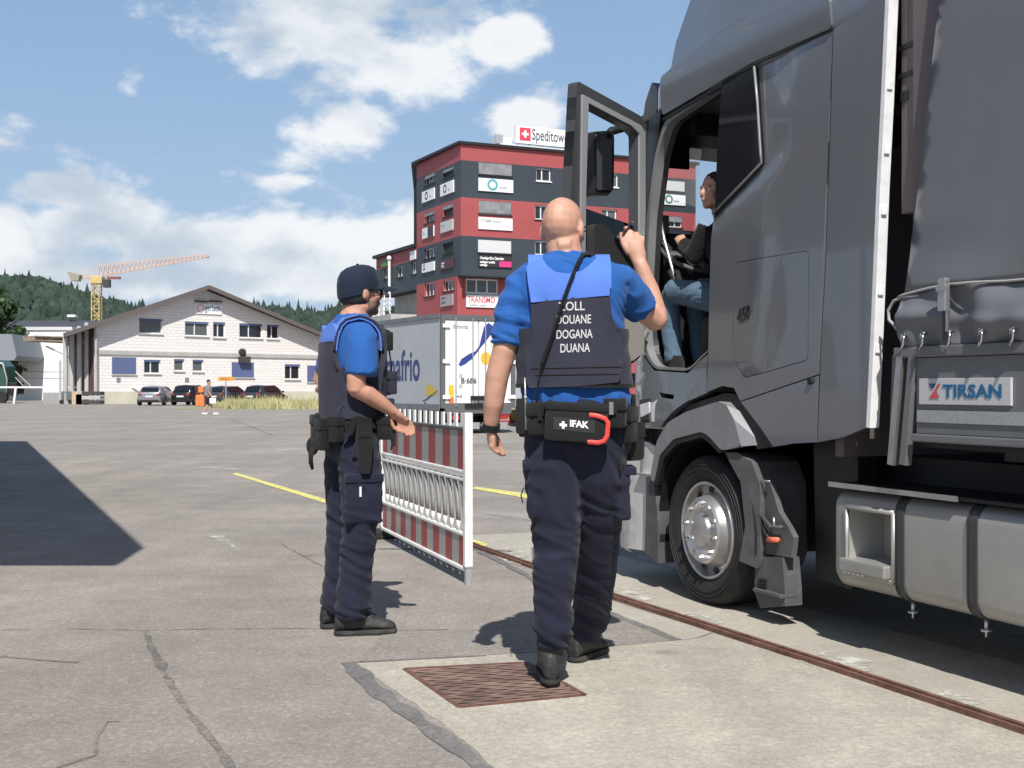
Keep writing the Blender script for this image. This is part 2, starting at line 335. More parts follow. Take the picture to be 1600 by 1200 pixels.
# ================================================================ GROUND
def ground_mat(name, base, speck, amt=.5, coarse=2.2, stain=.12, bump=.5, sscale=170):
    m = bpy.data.materials.new(name); m.use_nodes = True; nt = m.node_tree; N = nt.nodes; L = nt.links; b = N['Principled BSDF']
    b.inputs['Roughness'].default_value = .9; b.inputs['Specular IOR Level'].default_value = .25
    tc = N.new('ShaderNodeTexCoord')
    def noise_(sc, det=6, ro=.6, vec=None, dist=0):
        n = N.new('ShaderNodeTexNoise'); n.inputs['Scale'].default_value = sc; n.inputs['Detail'].default_value = det; n.inputs['Roughness'].default_value = ro; n.inputs['Distortion'].default_value = dist
        L.new(vec or tc.outputs['Object'], n.inputs[0]); return n.outputs[0]
    def mr(v, a, b_, c, d, smooth=False):
        r = N.new('ShaderNodeMapRange'); L.new(v, r.inputs[0]); r.inputs[1].default_value = a; r.inputs[2].default_value = b_; r.inputs[3].default_value = c; r.inputs[4].default_value = d
        if smooth: r.interpolation_type = 'SMOOTHSTEP'
        return r.outputs[0]
    def mul(a, b_):
        q = N.new('ShaderNodeMath'); q.operation = 'MULTIPLY'; L.new(a, q.inputs[0]); L.new(b_, q.inputs[1]); return q.outputs[0]
    # stones: voronoi cells with random brightness
    vo = N.new('ShaderNodeTexVoronoi'); vo.inputs['Scale'].default_value = sscale; L.new(tc.outputs['Object'], vo.inputs[0])
    sp = N.new('ShaderNodeSeparateColor'); L.new(vo.outputs['Color'], sp.inputs[0])
    stone = mr(sp.outputs[0], .45, 1.0, 0, 1, True)
    vo2 = N.new('ShaderNodeTexVoronoi'); vo2.inputs['Scale'].default_value = sscale*.36; L.new(tc.outputs['Object'], vo2.inputs[0])
    sp2 = N.new('ShaderNodeSeparateColor'); L.new(vo2.outputs['Color'], sp2.inputs[0])
    stone2 = mr(sp2.outputs[1], .72, 1.0, 0, 1, True)
    mx = N.new('ShaderNodeMixRGB'); mx.inputs[1].default_value = tuple(base)+(1,); mx.inputs[2].default_value = tuple(speck)+(1,)
    q = N.new('ShaderNodeMath'); q.operation = 'MULTIPLY'; q.inputs[1].default_value = amt
    ad = N.new('ShaderNodeMath'); ad.operation = 'MAXIMUM'; L.new(stone, ad.inputs[0]); L.new(stone2, ad.inputs[1]); L.new(ad.outputs[0], q.inputs[0]); L.new(q.outputs[0], mx.inputs[0])
    big = mr(noise_(.35, 8, .62), .3, .7, 1-stain, 1+stain)
    mid = mr(noise_(coarse, 7, .68), .3, .7, 1-stain, 1+stain)
    fine = mr(noise_(38, 5, .7), .3, .7, .86, 1.14)
    mp = N.new('ShaderNodeMapping'); mp.inputs['Scale'].default_value = (.05, .6, 1); mp.inputs['Rotation'].default_value = (0, 0, .1); L.new(tc.outputs['Object'], mp.inputs[0])
    streak = mr(noise_(1.0, 6, .6, mp.outputs[0]), .3, .7, 1-stain*.8, 1+stain*.8)
    mp2 = N.new('ShaderNodeMapping'); mp2.inputs['Scale'].default_value = (2.2, .12, 1); mp2.inputs['Rotation'].default_value = (0, 0, -.42); L.new(tc.outputs['Object'], mp2.inputs[0])
    tracks = mr(noise_(.8, 4, .55, mp2.outputs[0]), .35, .7, 1+stain*.4, 1-stain*.7)
    v = mul(mul(mul(big, mid), mul(fine, streak)), tracks)
    sc = N.new('ShaderNodeVectorMath'); sc.operation = 'SCALE'; L.new(mx.outputs[0], sc.inputs[0]); L.new(v, sc.inputs['Scale'])
    # oil drips
    ov = N.new('ShaderNodeTexVoronoi'); ov.inputs['Scale'].default_value = 1.1; L.new(tc.outputs['Object'], ov.inputs[0])
    oil = mr(ov.outputs['Distance'], .03, .09, .72, 1, True)
    sc2 = N.new('ShaderNodeVectorMath'); sc2.operation = 'SCALE'; L.new(sc.outputs[0], sc2.inputs[0]); L.new(oil, sc2.inputs['Scale'])
    L.new(sc2.outputs[0], b.inputs['Base Color'])
    bp = N.new('ShaderNodeBump'); bp.inputs['Strength'].default_value = bump; bp.inputs['Distance'].default_value = .004
    h = N.new('ShaderNodeMath'); h.operation = 'ADD'; L.new(stone, h.inputs[0]); L.new(noise_(90, 4, .7), h.inputs[1]); L.new(h.outputs[0], bp.inputs['Height']); L.new(bp.outputs[0], b.inputs['Normal'])
    MATS[name] = m; return m
M_asph = ground_mat('asphalt', (.243, .217, .192), (.44, .405, .37), .42, 2.2, .14)
M_asph2 = ground_mat('asphalt_patch', (.222, .202, .180), (.42, .39, .355), .45, 3, .12)
M_conc = ground_mat('rough_concrete', (.36, .332, .278), (.54, .505, .43), .42, 3.5, .13, .6, 110)
M_conc2 = ground_mat('smooth_concrete', (.37, .342, .288), (.47, .44, .38), .25, 5, .12, .3, 160)
M_tar = ground_mat('tar_seam', (.155, .148, .142), (.26, .25, .24), .5, 6, .2)
M_crack = ground_mat('crack_filler', (.200, .180, .162), (.33, .305, .28), .5, 6, .2)
M_yel = mat('yellow_road_paint', (.66, .60, .18), .8, var=.18, vscale=20, dirt=(.25, .24, .2, .7), dscale=9)
M_wht = mat('worn_white_road_paint', (.50, .485, .43), .85, var=.16, vscale=30, dirt=(.36, .345, .30, 1), dscale=9)

worn(M_wht, .5, 10); worn(M_yel, .62, 18); worn(M_crack, .54, 9); worn(M_tar, .66, 9)
mb = MB(); mb.add([(-3500, -600, 0), (3500, -600, 0), (3500, 5000, 0), (-3500, 5000, 0)], [(0, 1, 2, 3)]); struct('ground', mb, M_asph)
def jag(poly, step, amp, seed=0, z=0.0):
    out = []
    for i, p in enumerate(resample([(q.x, q.y) for q in poly], step)):
        n = noise.noise_vector(Vector((p[0]*9+seed, p[1]*9, seed)))+noise.noise_vector(Vector((p[0]*31+seed, p[1]*31, seed)))*.5
        out.append(Vector((p[0]+n.x*amp, p[1]+n.y*amp, z)))
    return out
def sheet(name, pts, z, m, amp=.0, step=.08, seed=0):
    z *= .35
    P = jag(pts, step, amp, seed, z) if amp else [Vector((p.x, p.y, z)) for p in pts]
    V = [Vector((p.x, p.y)) for p in P]; n = len(V)
    r = delaunay_2d_cdt(V, [(i, (i+1) % n) for i in range(n)], [], 1, 1e-6)
    mb = MB(); mb.add([(v.x, v.y, z) for v in r[0]], [tuple(f) for f in r[2]]); o = struct(name, mb, m); 
    for p in o.data.polygons:
        if p.normal.z < 0: p.flip()
    return o
def ribbon(name, pts, w, z, m, seed=0, rag=.5, step=.05):
    z *= .35
    pts = [Vector(p) for p in pts]; L_ = []; R_ = []; d = 0
    for i in range(len(pts)-1):
        a, b = pts[i], pts[i+1]; l = (b-a).length; k = max(1, int(l/step)); t = (b-a)/l; nrm = Vector((-t.y, t.x, 0))
        for j in range(k+(i == len(pts)-2)):
            c = a+(b-a)*j/k; wob = noise.noise(Vector((c.x*1.3, c.y*1.3, seed)))*w*.45+noise.noise(Vector((c.x*9, c.y*9, seed+5)))*w*.18
            ww = w/2*(1+rag*noise.noise(Vector((c.x*7, c.y*7, seed+9)))*1.2)
            L_.append(c+nrm*(wob+ww)); R_.append(c+nrm*(wob-ww))
    mb = MB(); n = len(L_); mb.add([(p.x, p.y, z) for p in L_+R_], [(i, i+1, n+i+1, n+i) for i in range(n-1)]); o = struct(name, mb, m)
    for p in o.data.polygons:
        if p.normal.z < 0: p.flip()
    return o
# weigh-bridge concrete: slab with the grate, strip on both sides of the rail
slab = [G(548, 1036), G(660, 1030), G(830, 1020), G(960, 1010), G(1085, 998), G(1115, 990), G(1300, 1048), G(1600, 1148), G(2100, 1318), G(2100, 2200), G(1450, 2200), G(980, 1420), G(775, 1202), G(690, 1130), G(620, 1080)]
sheet('concrete_slab', slab, .004, M_conc, .012, .05, 3)
rail_pts = [G(700, 838), G(745, 856), G(850, 893), G(950, 932), G(1100, 980), G(1300, 1045), G(1600, 1144), G(2100, 1312)]
def offset(pts, d):
    out = []
    for i, p in enumerate(pts):
        t = (pts[min(i+1, len(pts)-1)]-pts[max(i-1, 0)]).normalized(); out.append(p+Vector((-t.y, t.x, 0))*d)
    return out
strip = offset(rail_pts, -.012)+offset(rail_pts, .78)[::-1]
sheet('concrete_strip', strip, .004, M_conc2, .008, .08, 8)
near = offset(rail_pts[:5], -.32)
sheet('concrete_edge_strip', [G(862, 903), G(950, 938), G(1112, 989), G(1085, 998), G(1060, 1001), G(950, 957), G(868, 916)], .008, M_conc2, .006, .06, 5)
sheet('asphalt_patch', [G(560, 1034), G(600, 992), G(700, 986), G(830, 975), G(955, 962), G(1058, 1001), G(1010, 1006), G(830, 1020), G(700, 1028)], .008, M_asph2, .015, .06, 2)
ribbon('tar_seam', [G(748, 862), G(800, 888), G(860, 915), G(950, 958), G(1058, 1001)], .05, .012, M_tar, 1)
ribbon('tar_seam', [G(538, 1036), G(575, 1068), G(640, 1115), G(700, 1160), G(762, 1210), G(830, 1270)], .062, .010, M_tar, 2, .8)
ribbon('tar_seam', [G(536, 1037), G(640, 1031), G(760, 1025)], .018, .011, M_tar, 3, .8)
ribbon('tar_seam', [G(590, 858), G(740, 858), G(800, 862)], .05, .012, M_tar, 4)
ribbon('pavement_crack', [G(224, 985), G(262, 1060), G(300, 1120), G(345, 1175), G(385, 1230)], .030, .008, M_crack, 5, 1)
ribbon('pavement_crack', [G(222, 985), G(330, 983), G(455, 982), G(620, 985), G(700, 984)], .010, .007, M_crack, 6, 1.2)
ribbon('pavement_crack', [G(440, 850), G(490, 878), G(520, 893)], .02, .008, M_crack, 7, 1)
ribbon('pavement_crack', [G(150, 1215), G(90, 1200), G(150, 1180), G(152, 1150), G(168, 1128), G(225, 1128)], .012, .007, M_crack, 8, 1.2)
ribbon('pavement_crack', [G(0, 1026), G(60, 1032), G(120, 1036)], .02, .008, M_crack, 9, 1)
ribbon('pavement_crack', [G(0, 985), G(110, 983), G(222, 985)], .009, .007, M_crack, 10, 1.3)
ribbon('pavement_crack', [G(360, 655), G(395, 668), G(425, 680)], .06, .008, M_crack, 11, 1)
ribbon('pavement_crack', [G(742, 800), G(790, 808), G(840, 815), G(960, 822)], .02, .008, M_crack, 13, 1)
# lighter worn band across the yard
sheet('yellow_line', [G(363, 741), G(369, 739), G(520, 784), G(700, 832), G(764, 851), G(758, 854), G(700, 838), G(522, 791)], .012, M_yel, .008, .08, 4)
sheet('yellow_line', [G(738, 764), G(742, 761), G(812, 770), G(880, 786), G(880, 791), G(812, 777)], .012, M_yel, .008, .08, 4)
sheet('faded_road_marking', [G(302, 731), G(330, 728.5), G(385, 733), G(360, 735)], .008, M_wht, .04, .1, 4)
sheet('painted_scribble', [G(322, 838), G(350, 836), G(356, 845), G(368, 855), G(372, 860), G(362, 858), G(350, 848), G(336, 843)], .008, M_wht, .02, .05, 7)
for i, q in enumerate([[(955, 918), (1010, 922), (1018, 938), (990, 940), (950, 934)], [(1060, 958), (1110, 962), (1130, 975), (1098, 980), (1062, 968)],
          [(1240, 1030), (1300, 1018), (1360, 1030), (1370, 1048), (1330, 1052), (1262, 1040)], [(1425, 1085), (1480, 1080), (1540, 1100), (1500, 1110), (1440, 1098)],
          [(760, 862), (820, 862), (832, 878), (812, 884), (790, 878)], [(835, 886), (860, 886), (868, 899), (850, 900)]]):
    sheet('worn_white_dash', [G(*p) for p in q], .012, M_wht, .025, .06, i)
# rust-brown rail let into the concrete: two lips and a groove
M_rust = mat('rusty_steel', (.17, .085, .06), .75, .35, var=.3, vscale=25, bump=.3, bscale=120, dirt=(.28, .16, .11, .7), dscale=6)
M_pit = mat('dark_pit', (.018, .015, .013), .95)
rt = thing('steel_rail', 'long rusty brown steel rail let into the concrete beside the lorry', 'rail', tuple(rail_pts[4]))
def band(pts, d0, d1, z0, z1):
    a = offset(pts, d0); b = offset(pts, d1); mbx = MB(); n = len(pts)
    rings = [[Vector((a[i].x, a[i].y, z0)), Vector((b[i].x, b[i].y, z0)), Vector((b[i].x, b[i].y, z1)), Vector((a[i].x, a[i].y, z1))] for i in range(n)]
    return mbx.loft(rings)
rp = [p for p in rail_pts]
rp = [rp[0]+(rp[-1]-rp[0])*0] + rp[1:]
obj('rail_lip', band(rp, -.030, -.012, .0, .022), M_rust, rt); obj('rail_lip', band(rp, .004, .026, .0, .024), M_rust, rt)
obj('groove', band(rp, -.0125, .0045, .0, .013), mat('rust_dark', (.07, .04, .03), .9), rt)

# drain grate: frame and cross bars
ga, gb, gc, gd = G(632, 1046), G(822, 1036), G(914, 1087), G(718, 1106)
gr = thing('drain_grate', 'rusty brown slotted drain grate under the officer\'s boot', 'grate', tuple((ga+gc)/2))
def q4(u, v, z): p = ga*(1-u)*(1-v)+gb*u*(1-v)+gc*u*v+gd*(1-u)*v; return Vector((p.x, p.y, z))
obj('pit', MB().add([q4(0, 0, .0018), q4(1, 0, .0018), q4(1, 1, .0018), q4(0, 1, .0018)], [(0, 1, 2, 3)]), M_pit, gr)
fr = MB()
for a, b in (((0, 0), (1, 0)), ((1, 0), (1, 1)), ((1, 1), (0, 1)), ((0, 1), (0, 0))):
    fr.bar(q4(*a, .003), q4(*b, .003), .020, .004)
obj('frame', fr, M_rust, gr)
NB = 17
for i in range(NB):
    v = (i+.7)/(NB+.4); mbx = MB(); segs = 14; h = .018
    rings = []
    for k in range(segs+1):
        u = k/segs; a = v+(.16/NB)*math.sin(u*30+(i%2)*PI); z = .0030+.0006*noise.noise(Vector((u*5, i, 0)))
        rings.append([q4(u, a-.24/NB, .002), q4(u, a+.24/NB, .002), q4(u, a+.22/NB, z+.0016), q4(u, a-.22/NB, z+.0016)])
    mbx.loft(rings); obj('bar', mbx, mat('rusty_bar_glint', (.21, .128, .10), .6, .3, var=.45, vscale=9, dirt=(.34, .24, .18, .7), dscale=5), gr)  # rust brown, its colour lightened to imitate glints on the bars

# ================================================================ HILLS AND WOOD
M_for = mat('far_foliage', (.030, .050, .036), .95, var=.45, vscale=.07, noise_detail=6)
M_hill = mat('hill_ground', (.035, .05, .03), .95, var=.3, vscale=.02)
RID = [(-1800, 430), (-900, 400), (-300, 440), (0, 466), (60, 470), (120, 486), (170, 494), (240, 500), (300, 510), (370, 506), (400, 500), (440, 502), (500, 508), (540, 494), (600, 505), (700, 520), (1200, 520), (2000, 480), (3400, 470)]
def ridge(px):
    for (a, ya), (b, yb) in zip(RID, RID[1:]):
        if a <= px <= b: return ya+(yb-ya)*(px-a)/(b-a)
    return 500
def hill_h(px, v):                                            # v 0..1 front to ridge, on beyond it
    Y = 480+420*v; z = (HY-ridge(px))/F*900*math.sin(min(v, 1)*PI/2)**1.1
    if v > 1: z *= 1-(v-1)*.5
    n = noise.noise(Vector((px*.004, v*2, 0)))*10*min(1, v*2)
    return Vector(((px-800)/F*900*(.55+.45*v)/1.0, Y, max(-2, z+n*(v < .95))))
cols = [-1800+i*40 for i in range(131)]; rows = [i/12 for i in range(19)]
mb = MB(); mb.add([hill_h(px, v) for v in rows for px in cols], [(r*131+c, r*131+c+1, (r+1)*131+c+1, (r+1)*131+c) for r in range(18) for c in range(130)])
struct('hills', mb, M_hill, True)
def wood():
    rng = np.random.default_rng(4); allv = []; allf = []; off = 0
    protos = []
    for k in range(6):
        bm = bmesh.new(); bmesh.ops.create_icosphere(bm, subdivisions=2, radius=1)
        for v in bm.verts:
            n = noise.noise(v.co*1.8+Vector((k*7, 0, 0)))*.55+noise.noise(v.co*4+Vector((k*3, 0, 0)))*.25
            v.co *= 1+n; v.co.z = v.co.z*(1.35 if k < 4 else 2.2)
            if k >= 4:
                s = max(.12, 1-(v.co.z+1)/3.4); v.co.x *= s; v.co.y *= s
        vs = np.array([v.co[:] for v in bm.verts]); fs = np.array([[v.index for v in f.verts] for f in bm.faces]); protos.append((vs, fs)); bm.free()
    for i in range(5200):
        px = rng.uniform(-260, 720); v = rng.uniform(.12, 1.02)**.8 if i > 700 else rng.uniform(.93, 1.03)
        if px > 560 and rng.uniform() < .6: continue
        p = hill_h(px, v); vs, fs = protos[rng.integers(0, 4) if rng.uniform() < .84 else rng.integers(4, 6)]; s = rng.uniform(2.4, 5.0); a = rng.uniform(0, 6.28); c, sn = math.cos(a), math.sin(a)
        q = vs*s*np.array([1, 1, rng.uniform(.8, 1.25)]); q = np.stack([q[:, 0]*c-q[:, 1]*sn, q[:, 0]*sn+q[:, 1]*c, q[:, 2]], 1)+np.array([p.x, p.y, p.z+s*.6])
        allv.append(q); allf.append(fs+off); off += len(vs)
    me = bpy.data.meshes.new('wood'); me.from_pydata(np.concatenate(allv).tolist(), [], np.concatenate(allf).tolist()); me.materials.append(M_for)
    o = bpy.data.objects.new('wooded_hillside', me); COL.objects.link(o); o['kind'] = 'stuff'; tag(o, 'dark green wood covering the hills behind the yard', 'wood')
wood()
M_leaf = mat('leaves', (.045, .085, .03), .7, var=.5, vscale=1.2)
M_bark = mat('bark', (.09, .07, .05), .9, var=.3, vscale=3)
def tree(name, label, base, h, r, seed, group=None, n=2600, leaf=.35):
    rng = random.Random(seed); t = thing(name, label, 'tree', tuple(base), 0, group); b = Vector(base)
    tr = MB(); tr.tube([b, b+Vector((.1, 0, h*.35)), b+Vector((0, .1, h*.8))], [h*.03, h*.022, h*.006], 8)
    for i in range(9):
        a = rng.uniform(0, 6.28); z = h*rng.uniform(.3, .7); q = b+Vector((0, 0, z)); e = q+Vector((math.cos(a)*r*.7, math.sin(a)*r*.7, h*.15)); tr.tube([q, (q+e)/2+Vector((0, 0, .3)), e], [h*.01, h*.007, h*.003], 5)
    obj('trunk', tr, M_bark, t)
    cl = [(rng.uniform(0, 6.28), rng.uniform(.25, 1), rng.uniform(.3, 1)) for _ in range(34)]
    vs = []; fs = []
    for i in range(n):
        a, rr, zz = cl[rng.randrange(len(cl))]
        env = math.sin(min(1, max(.12, zz))*PI*.9)**.6 if name != 'conifer' else (1.08-zz)
        c = b+Vector((math.cos(a)*r*rr*env*.8, math.sin(a)*r*rr*env*.8, h*zz*.92)); d = Vector((rng.gauss(0, 1), rng.gauss(0, 1), rng.gauss(0, .8)))*r*.17; c = c+d
        u = Vector((rng.gauss(0, 1), rng.gauss(0, 1), rng.gauss(0, 1))).normalized(); w = u.cross(Vector((rng.gauss(0, 1), rng.gauss(0, 1), rng.gauss(0, 1)))).normalized(); s = leaf*rng.uniform(.6, 1.3)
        k = len(vs); vs += [c-u*s, c+w*s*.7, c+u*s, c-w*s*.7]; fs.append((k, k+1, k+2, k+3))
    m = MB(); m.v = vs; m.f = fs; m.m = [0]*len(fs); obj('crown', m, M_leaf, t, fix=False)
p = W(12, 608, 122); tree('leafy_tree', 'leafy green tree above the white hall at the left edge', (p.x-.6, p.y, 0), 10.4, 2.4, 3, None, 3000)
p = W(-22, 608, 128); tree('leafy_tree', 'darker tree just outside the left edge behind the white hall', (p.x, p.y, 0), 13.5, 3.2, 9, None, 2400)

# ================================================================ CRANE
M_cry = mat('crane_yellow', (.55, .42, .18), .5, var=.1, vscale=2); M_crp = mat('crane_pale_red', (.60, .45, .37), .5); M_crd = mat('crane_dark', (.05, .05, .055), .5); M_cw = mat('counterweight_concrete', (.3, .27, .22), .9)
cp = W(151, 608, 300); cr = thing('tower_crane', 'yellow tower crane with a pale red jib rising behind the gabled warehouse', 'crane', (cp.x, cp.y, 0))
def lattice(mb_, p0, p1, w, h, n, th, up=Vector((0, 0, 1))):
    p0, p1 = Vector(p0), Vector(p1); d = (p1-p0); s = d.cross(up).normalized(); u = s.cross(d.normalized())
    cs = [(-1, -1), (1, -1), (1, 1), (-1, 1)]
    P = lambda t, c: p0+d*t+s*c[0]*w/2*(1)+u*c[1]*h/2
    for c in cs: mb_.bar(P(0, c), P(1, c), th)
    for i in range(n):
        for a in range(4):
            b = (a+1) % 4; q = (P(i/n, cs[a]), P((i+1)/n, cs[b])) if i % 2 else (P(i/n, cs[b]), P((i+1)/n, cs[a])); mb_.bar(q[0], q[1], th*.7); mb_.bar(P(i/n, cs[a]), P(i/n, cs[b]), th*.6)
top = 1.17+(608-438)/F*300; wd = 1.9
m = MB(); lattice(m, (cp.x, cp.y, 0), (cp.x, cp.y, top), wd, wd, 16, .2, Vector((0, 1, 0))); obj('mast', m, M_cry, cr)
jb = W(153, 432, 300); jt = W(326, 401.5, 300+18)
m = MB(); s_ = Vector((0, 1, 0)); d = jt-jb
for k in (-.7, .7): m.bar(jb+s_*k, jt+s_*k, .22)
apex = lambda t: jb+d*t+Vector((0, 0, (2.7 if t < .12 else 2.7-1.9*(t-.12)/.88)))
m.bar(apex(0), apex(.12), .22); m.bar(apex(.12), apex(1), .2)
for i in range(26):
    t0, t1 = i/26, (i+1)/26
    for k in (-.7, .7): m.bar(jb+d*t0+s_*k, apex((t0+t1)/2), .11); m.bar(apex((t0+t1)/2), jb+d*t1+s_*k, .11)
obj('jib', m, M_crp, cr)
c0 = W(112, 433, 296); m = MB(); m.bar(c0, jb, .5, .9); m.bar(c0+Vector((0, 0, .9)), jb+Vector((0, 0, 1.6)), .15); obj('counter_jib', m, M_crp, cr)
m = MB(); q = W(117, 431, 296); m.prism([(-1.6, 1.0), (1.5, .2), (1.2, -1.3), (-.5, -1.3)], lambda p_: q+Vector((p_[0], -1, p_[1])), lambda p_: q+Vector((p_[0], 1, p_[1]))); obj('counterweight', m, M_cw, cr)
q = W(167, 443, 299); m = MB(); m.box(q-Vector((.8, .9, 1)), q+Vector((.8, .9, 1)), bev=.1); obj('cab', m, M_crd, cr)
m = MB(); q = W(152, 436, 300); m.box(q-Vector((1.4, 1.3, 1.2)), q+Vector((1.6, 1.3, .6)), bev=.1); obj('slewing_unit', m, M_cry, cr)
m = MB(); q = W(178, 434, 300); m.box(q-Vector((1.6, .5, .35)), q+Vector((1.6, .5, .25))); obj('trolley', m, mat('dark_red_machinery', (.25, .07, .06), .6), cr)
# ================================================================ BUILDINGS
M_bwhite = mat('white_block_wall', (.78, .76, .73), .85, var=.04, vscale=1)
def block_wall(name, c, c2, bw=.5, bh=.25):
    m = bpy.data.materials.new(name); m.use_nodes = True; N = m.node_tree.nodes; L = m.node_tree.links; b = N['Principled BSDF']; b.inputs['Roughness'].default_value = .85
    br = N.new('ShaderNodeTexBrick'); br.inputs['Scale'].default_value = 1; br.inputs['Brick Width'].default_value = bw; br.inputs['Row Height'].default_value = bh; br.inputs['Mortar Size'].default_value = .018
    br.inputs[1].default_value = c+(1,); br.inputs[2].default_value = tuple(x*.94 for x in c)+(1,); br.inputs[3].default_value = c2+(1,)
    uv = N.new('ShaderNodeTexCoord'); sx = N.new('ShaderNodeSeparateXYZ'); L.new(uv.outputs['Object'], sx.inputs[0])
    a = N.new('ShaderNodeMath'); a.operation = 'MULTIPLY'; a.inputs[1].default_value = 1.3; L.new(sx.outputs[0], a.inputs[0])
    cx = N.new('ShaderNodeCombineXYZ'); L.new(a.outputs[0], cx.inputs[0]); L.new(sx.outputs[2], cx.inputs[1]); L.new(cx.outputs[0], br.inputs[0])
    L.new(br.outputs[0], b.inputs['Base Color']); bp = N.new('ShaderNodeBump'); bp.inputs['Strength'].default_value = .5; bp.inputs['Distance'].default_value = .02; bp.invert = True; L.new(br.outputs[1], bp.inputs['Height']); L.new(bp.outputs[0], b.inputs['Normal'])
    return m
M_block = block_wall('painted_block_wall', (.80, .77, .74), (.62, .58, .56))
M_roof = mat('brown_roof', (.06, .05, .05), .8, var=.15, vscale=2); M_fascia = mat('fascia', (.13, .11, .105), .7)
M_glassd = mat('dark_window_glass', (.02, .025, .03), .08, spec=.6); M_glassb = mat('grey_window_glass', (.10, .11, .11), .1)
M_blue = mat('blue_blind', (.10, .13, .26), .6); M_frame = mat('white_window_frame', (.75, .75, .74), .5); M_grey = mat('concrete_grey', (.42, .41, .39), .85, var=.1, vscale=1)
M_beige = mat('plinth', (.55, .52, .42), .9, var=.12, vscale=.6); M_dark = mat('dark_interior', (.03, .028, .028), .9); M_metal = mat('galvanised', (.5, .5, .5), .45, .6)
def rect(pl, x0, y0, x1, y1):
    """photo bounding box of an upright rectangle on the plane -> t0,t1,z0,z1"""
    t0, _ = pl.sz(x0, 500); t1, _ = pl.sz(x1, 500); tc, zc = pl.sz((x0+x1)/2, (y0+y1)/2)
    Yc = (pl.a+pl.d*tc).y; Y0 = (pl.a+pl.d*t0).y; Y1 = (pl.a+pl.d*t1).y
    sk = abs((zc-CZ)*F*(1/Y0-1/Y1)); h = max(.3*(y1-y0), (y1-y0)-sk)/F*Yc
    return t0, t1, zc-h/2, zc+h/2
def slab_on(pl, t0, t1, z0, z1, o0, o1, mbx=None, mi=0):
    mbx = mbx or MB(); a, b = pl.P(t0, z0, o0), pl.P(t1, z1, o1)
    vs = [pl.P(t, z, o) for z in (z0, z1) for o in (o0, o1) for t in (t0, t1)]
    return mbx.add(vs, [(0, 2, 3, 1), (4, 5, 7, 6), (0, 1, 5, 4), (2, 6, 7, 3), (0, 4, 6, 2), (1, 3, 7, 5)], mi)
def wall_panel(pl, outline, holes, thick=.3, out=0.0):
    """flat wall with real openings"""
    loops = [outline]+holes; pts = []; edges = []
    for lp in loops:
        k = len(pts); n = len(lp); pts += [Vector(p) for p in lp]; edges += [(k+i, k+(i+1) % n) for i in range(n)]
    r = delaunay_2d_cdt(pts, edges, [], 0, 1e-5); Fc = []
    for f in r[2]:
        c = sum((r[0][i] for i in f), Vector((0, 0)))/len(f)
        if inside(c, outline) and not any(inside(c, h) for h in holes): Fc.append(tuple(f))
    return shell(r[0], Fc, lambda p: pl.P(p[0], p[1], out), lambda p: pl.P(p[0], p[1], out-thick))
def R4(t0, t1, z0, z1): return [(t0, z0), (t1, z0), (t1, z1), (t0, z1)]
def window(pl, r, parent, glass, mull=1, frame=M_frame, rec=.14, sill=M_grey, blind=None, bfrac=.0, fw=.07, base=0.0):
    t0, t1, z0, z1 = r; f = MB()
    for a in ((t0, t0+fw, z0, z1), (t1-fw, t1, z0, z1), (t0+fw, t1-fw, z1-fw, z1), (t0+fw, t1-fw, z0, z0+fw)): slab_on(pl, *a, base-rec-.05, base-rec+.03, f)
    for i in range(mull):
        tm = t0+(t1-t0)*(i+1)/(mull+1) if mull > 1 else t0+(t1-t0)*.42; slab_on(pl, tm-fw*.5, tm+fw*.5, z0+fw, z1-fw, base-rec-.05, base-rec+.03, f)
    w = obj('window', f, frame, parent)
    obj('pane', slab_on(pl, t0+fw, t1-fw, z0+fw, z1-fw, base-rec-.04, base-rec-.01), glass, w)
    if sill: obj('sill', slab_on(pl, t0-.06, t1+.06, z0-.1, z0-.01, base-rec, base+.09), sill, w)
    if blind: obj('blind', slab_on(pl, t0+.01, t1-.01, z1-(z1-z0)*bfrac, z1, base-rec+.04, base-.02), blind, w)
    return w
# ---- gabled white warehouse with offices
PL = Plane((W(150, 0, 94).x, 94), (W(497, 0, 108).x, 108))
wh = thing('gabled_warehouse', 'white block warehouse with a wide brown gable roof and office windows behind the parked cars', 'warehouse', (PL.a.x, PL.a.y, 0))
zl = PL.sz(150, 511)[1]; ta, za = PL.sz(318, 452); te, ze = PL.sz(512, 531)
wins = [(217, 497, 254, 522), (289, 502, 326, 526), (333, 503, 352, 528), (374, 505, 410, 529), (417, 507, 436, 530),
        (175, 558, 213, 585), (225, 562, 251, 584), (272, 561, 288, 580), (301, 562, 318, 581), (362, 566, 397, 590), (445, 569, 469, 593), (480, 571, 500, 597)]
RS = [rect(PL, *w) for w in wins]
obj('wall', wall_panel(PL, [(0, -.2), (te, -.2), (te, ze), (ta, za), (0, zl)], [R4(*r) for r in RS], .35), M_block, wh)
gl = [M_glassb, M_glassb, M_glassd, M_glassd, M_glassd, M_blue, M_glassd, M_glassb, M_glassb, M_blue, M_glassd, M_blue]
for i, r in enumerate(RS):
    window(PL, r, wh, gl[i], 1 if i in (1, 2, 3, 4, 6, 10) else 0, blind=M_blue, bfrac=.14 if i not in (5, 9, 11) else .97, fw=.09)
zb = PL.sz(150, 550)[1]
obj('belt_course', slab_on(PL, -.05, te+.05, zb-.18, zb+.14, .003, .1), M_grey, wh)
obj('plinth', slab_on(PL, -.02, te+.05, -.1, PL.sz(150, 612)[1], .003, .07), M_beige, wh)
for x0, x1 in ((213, 256), (285, 330)): 
    pass
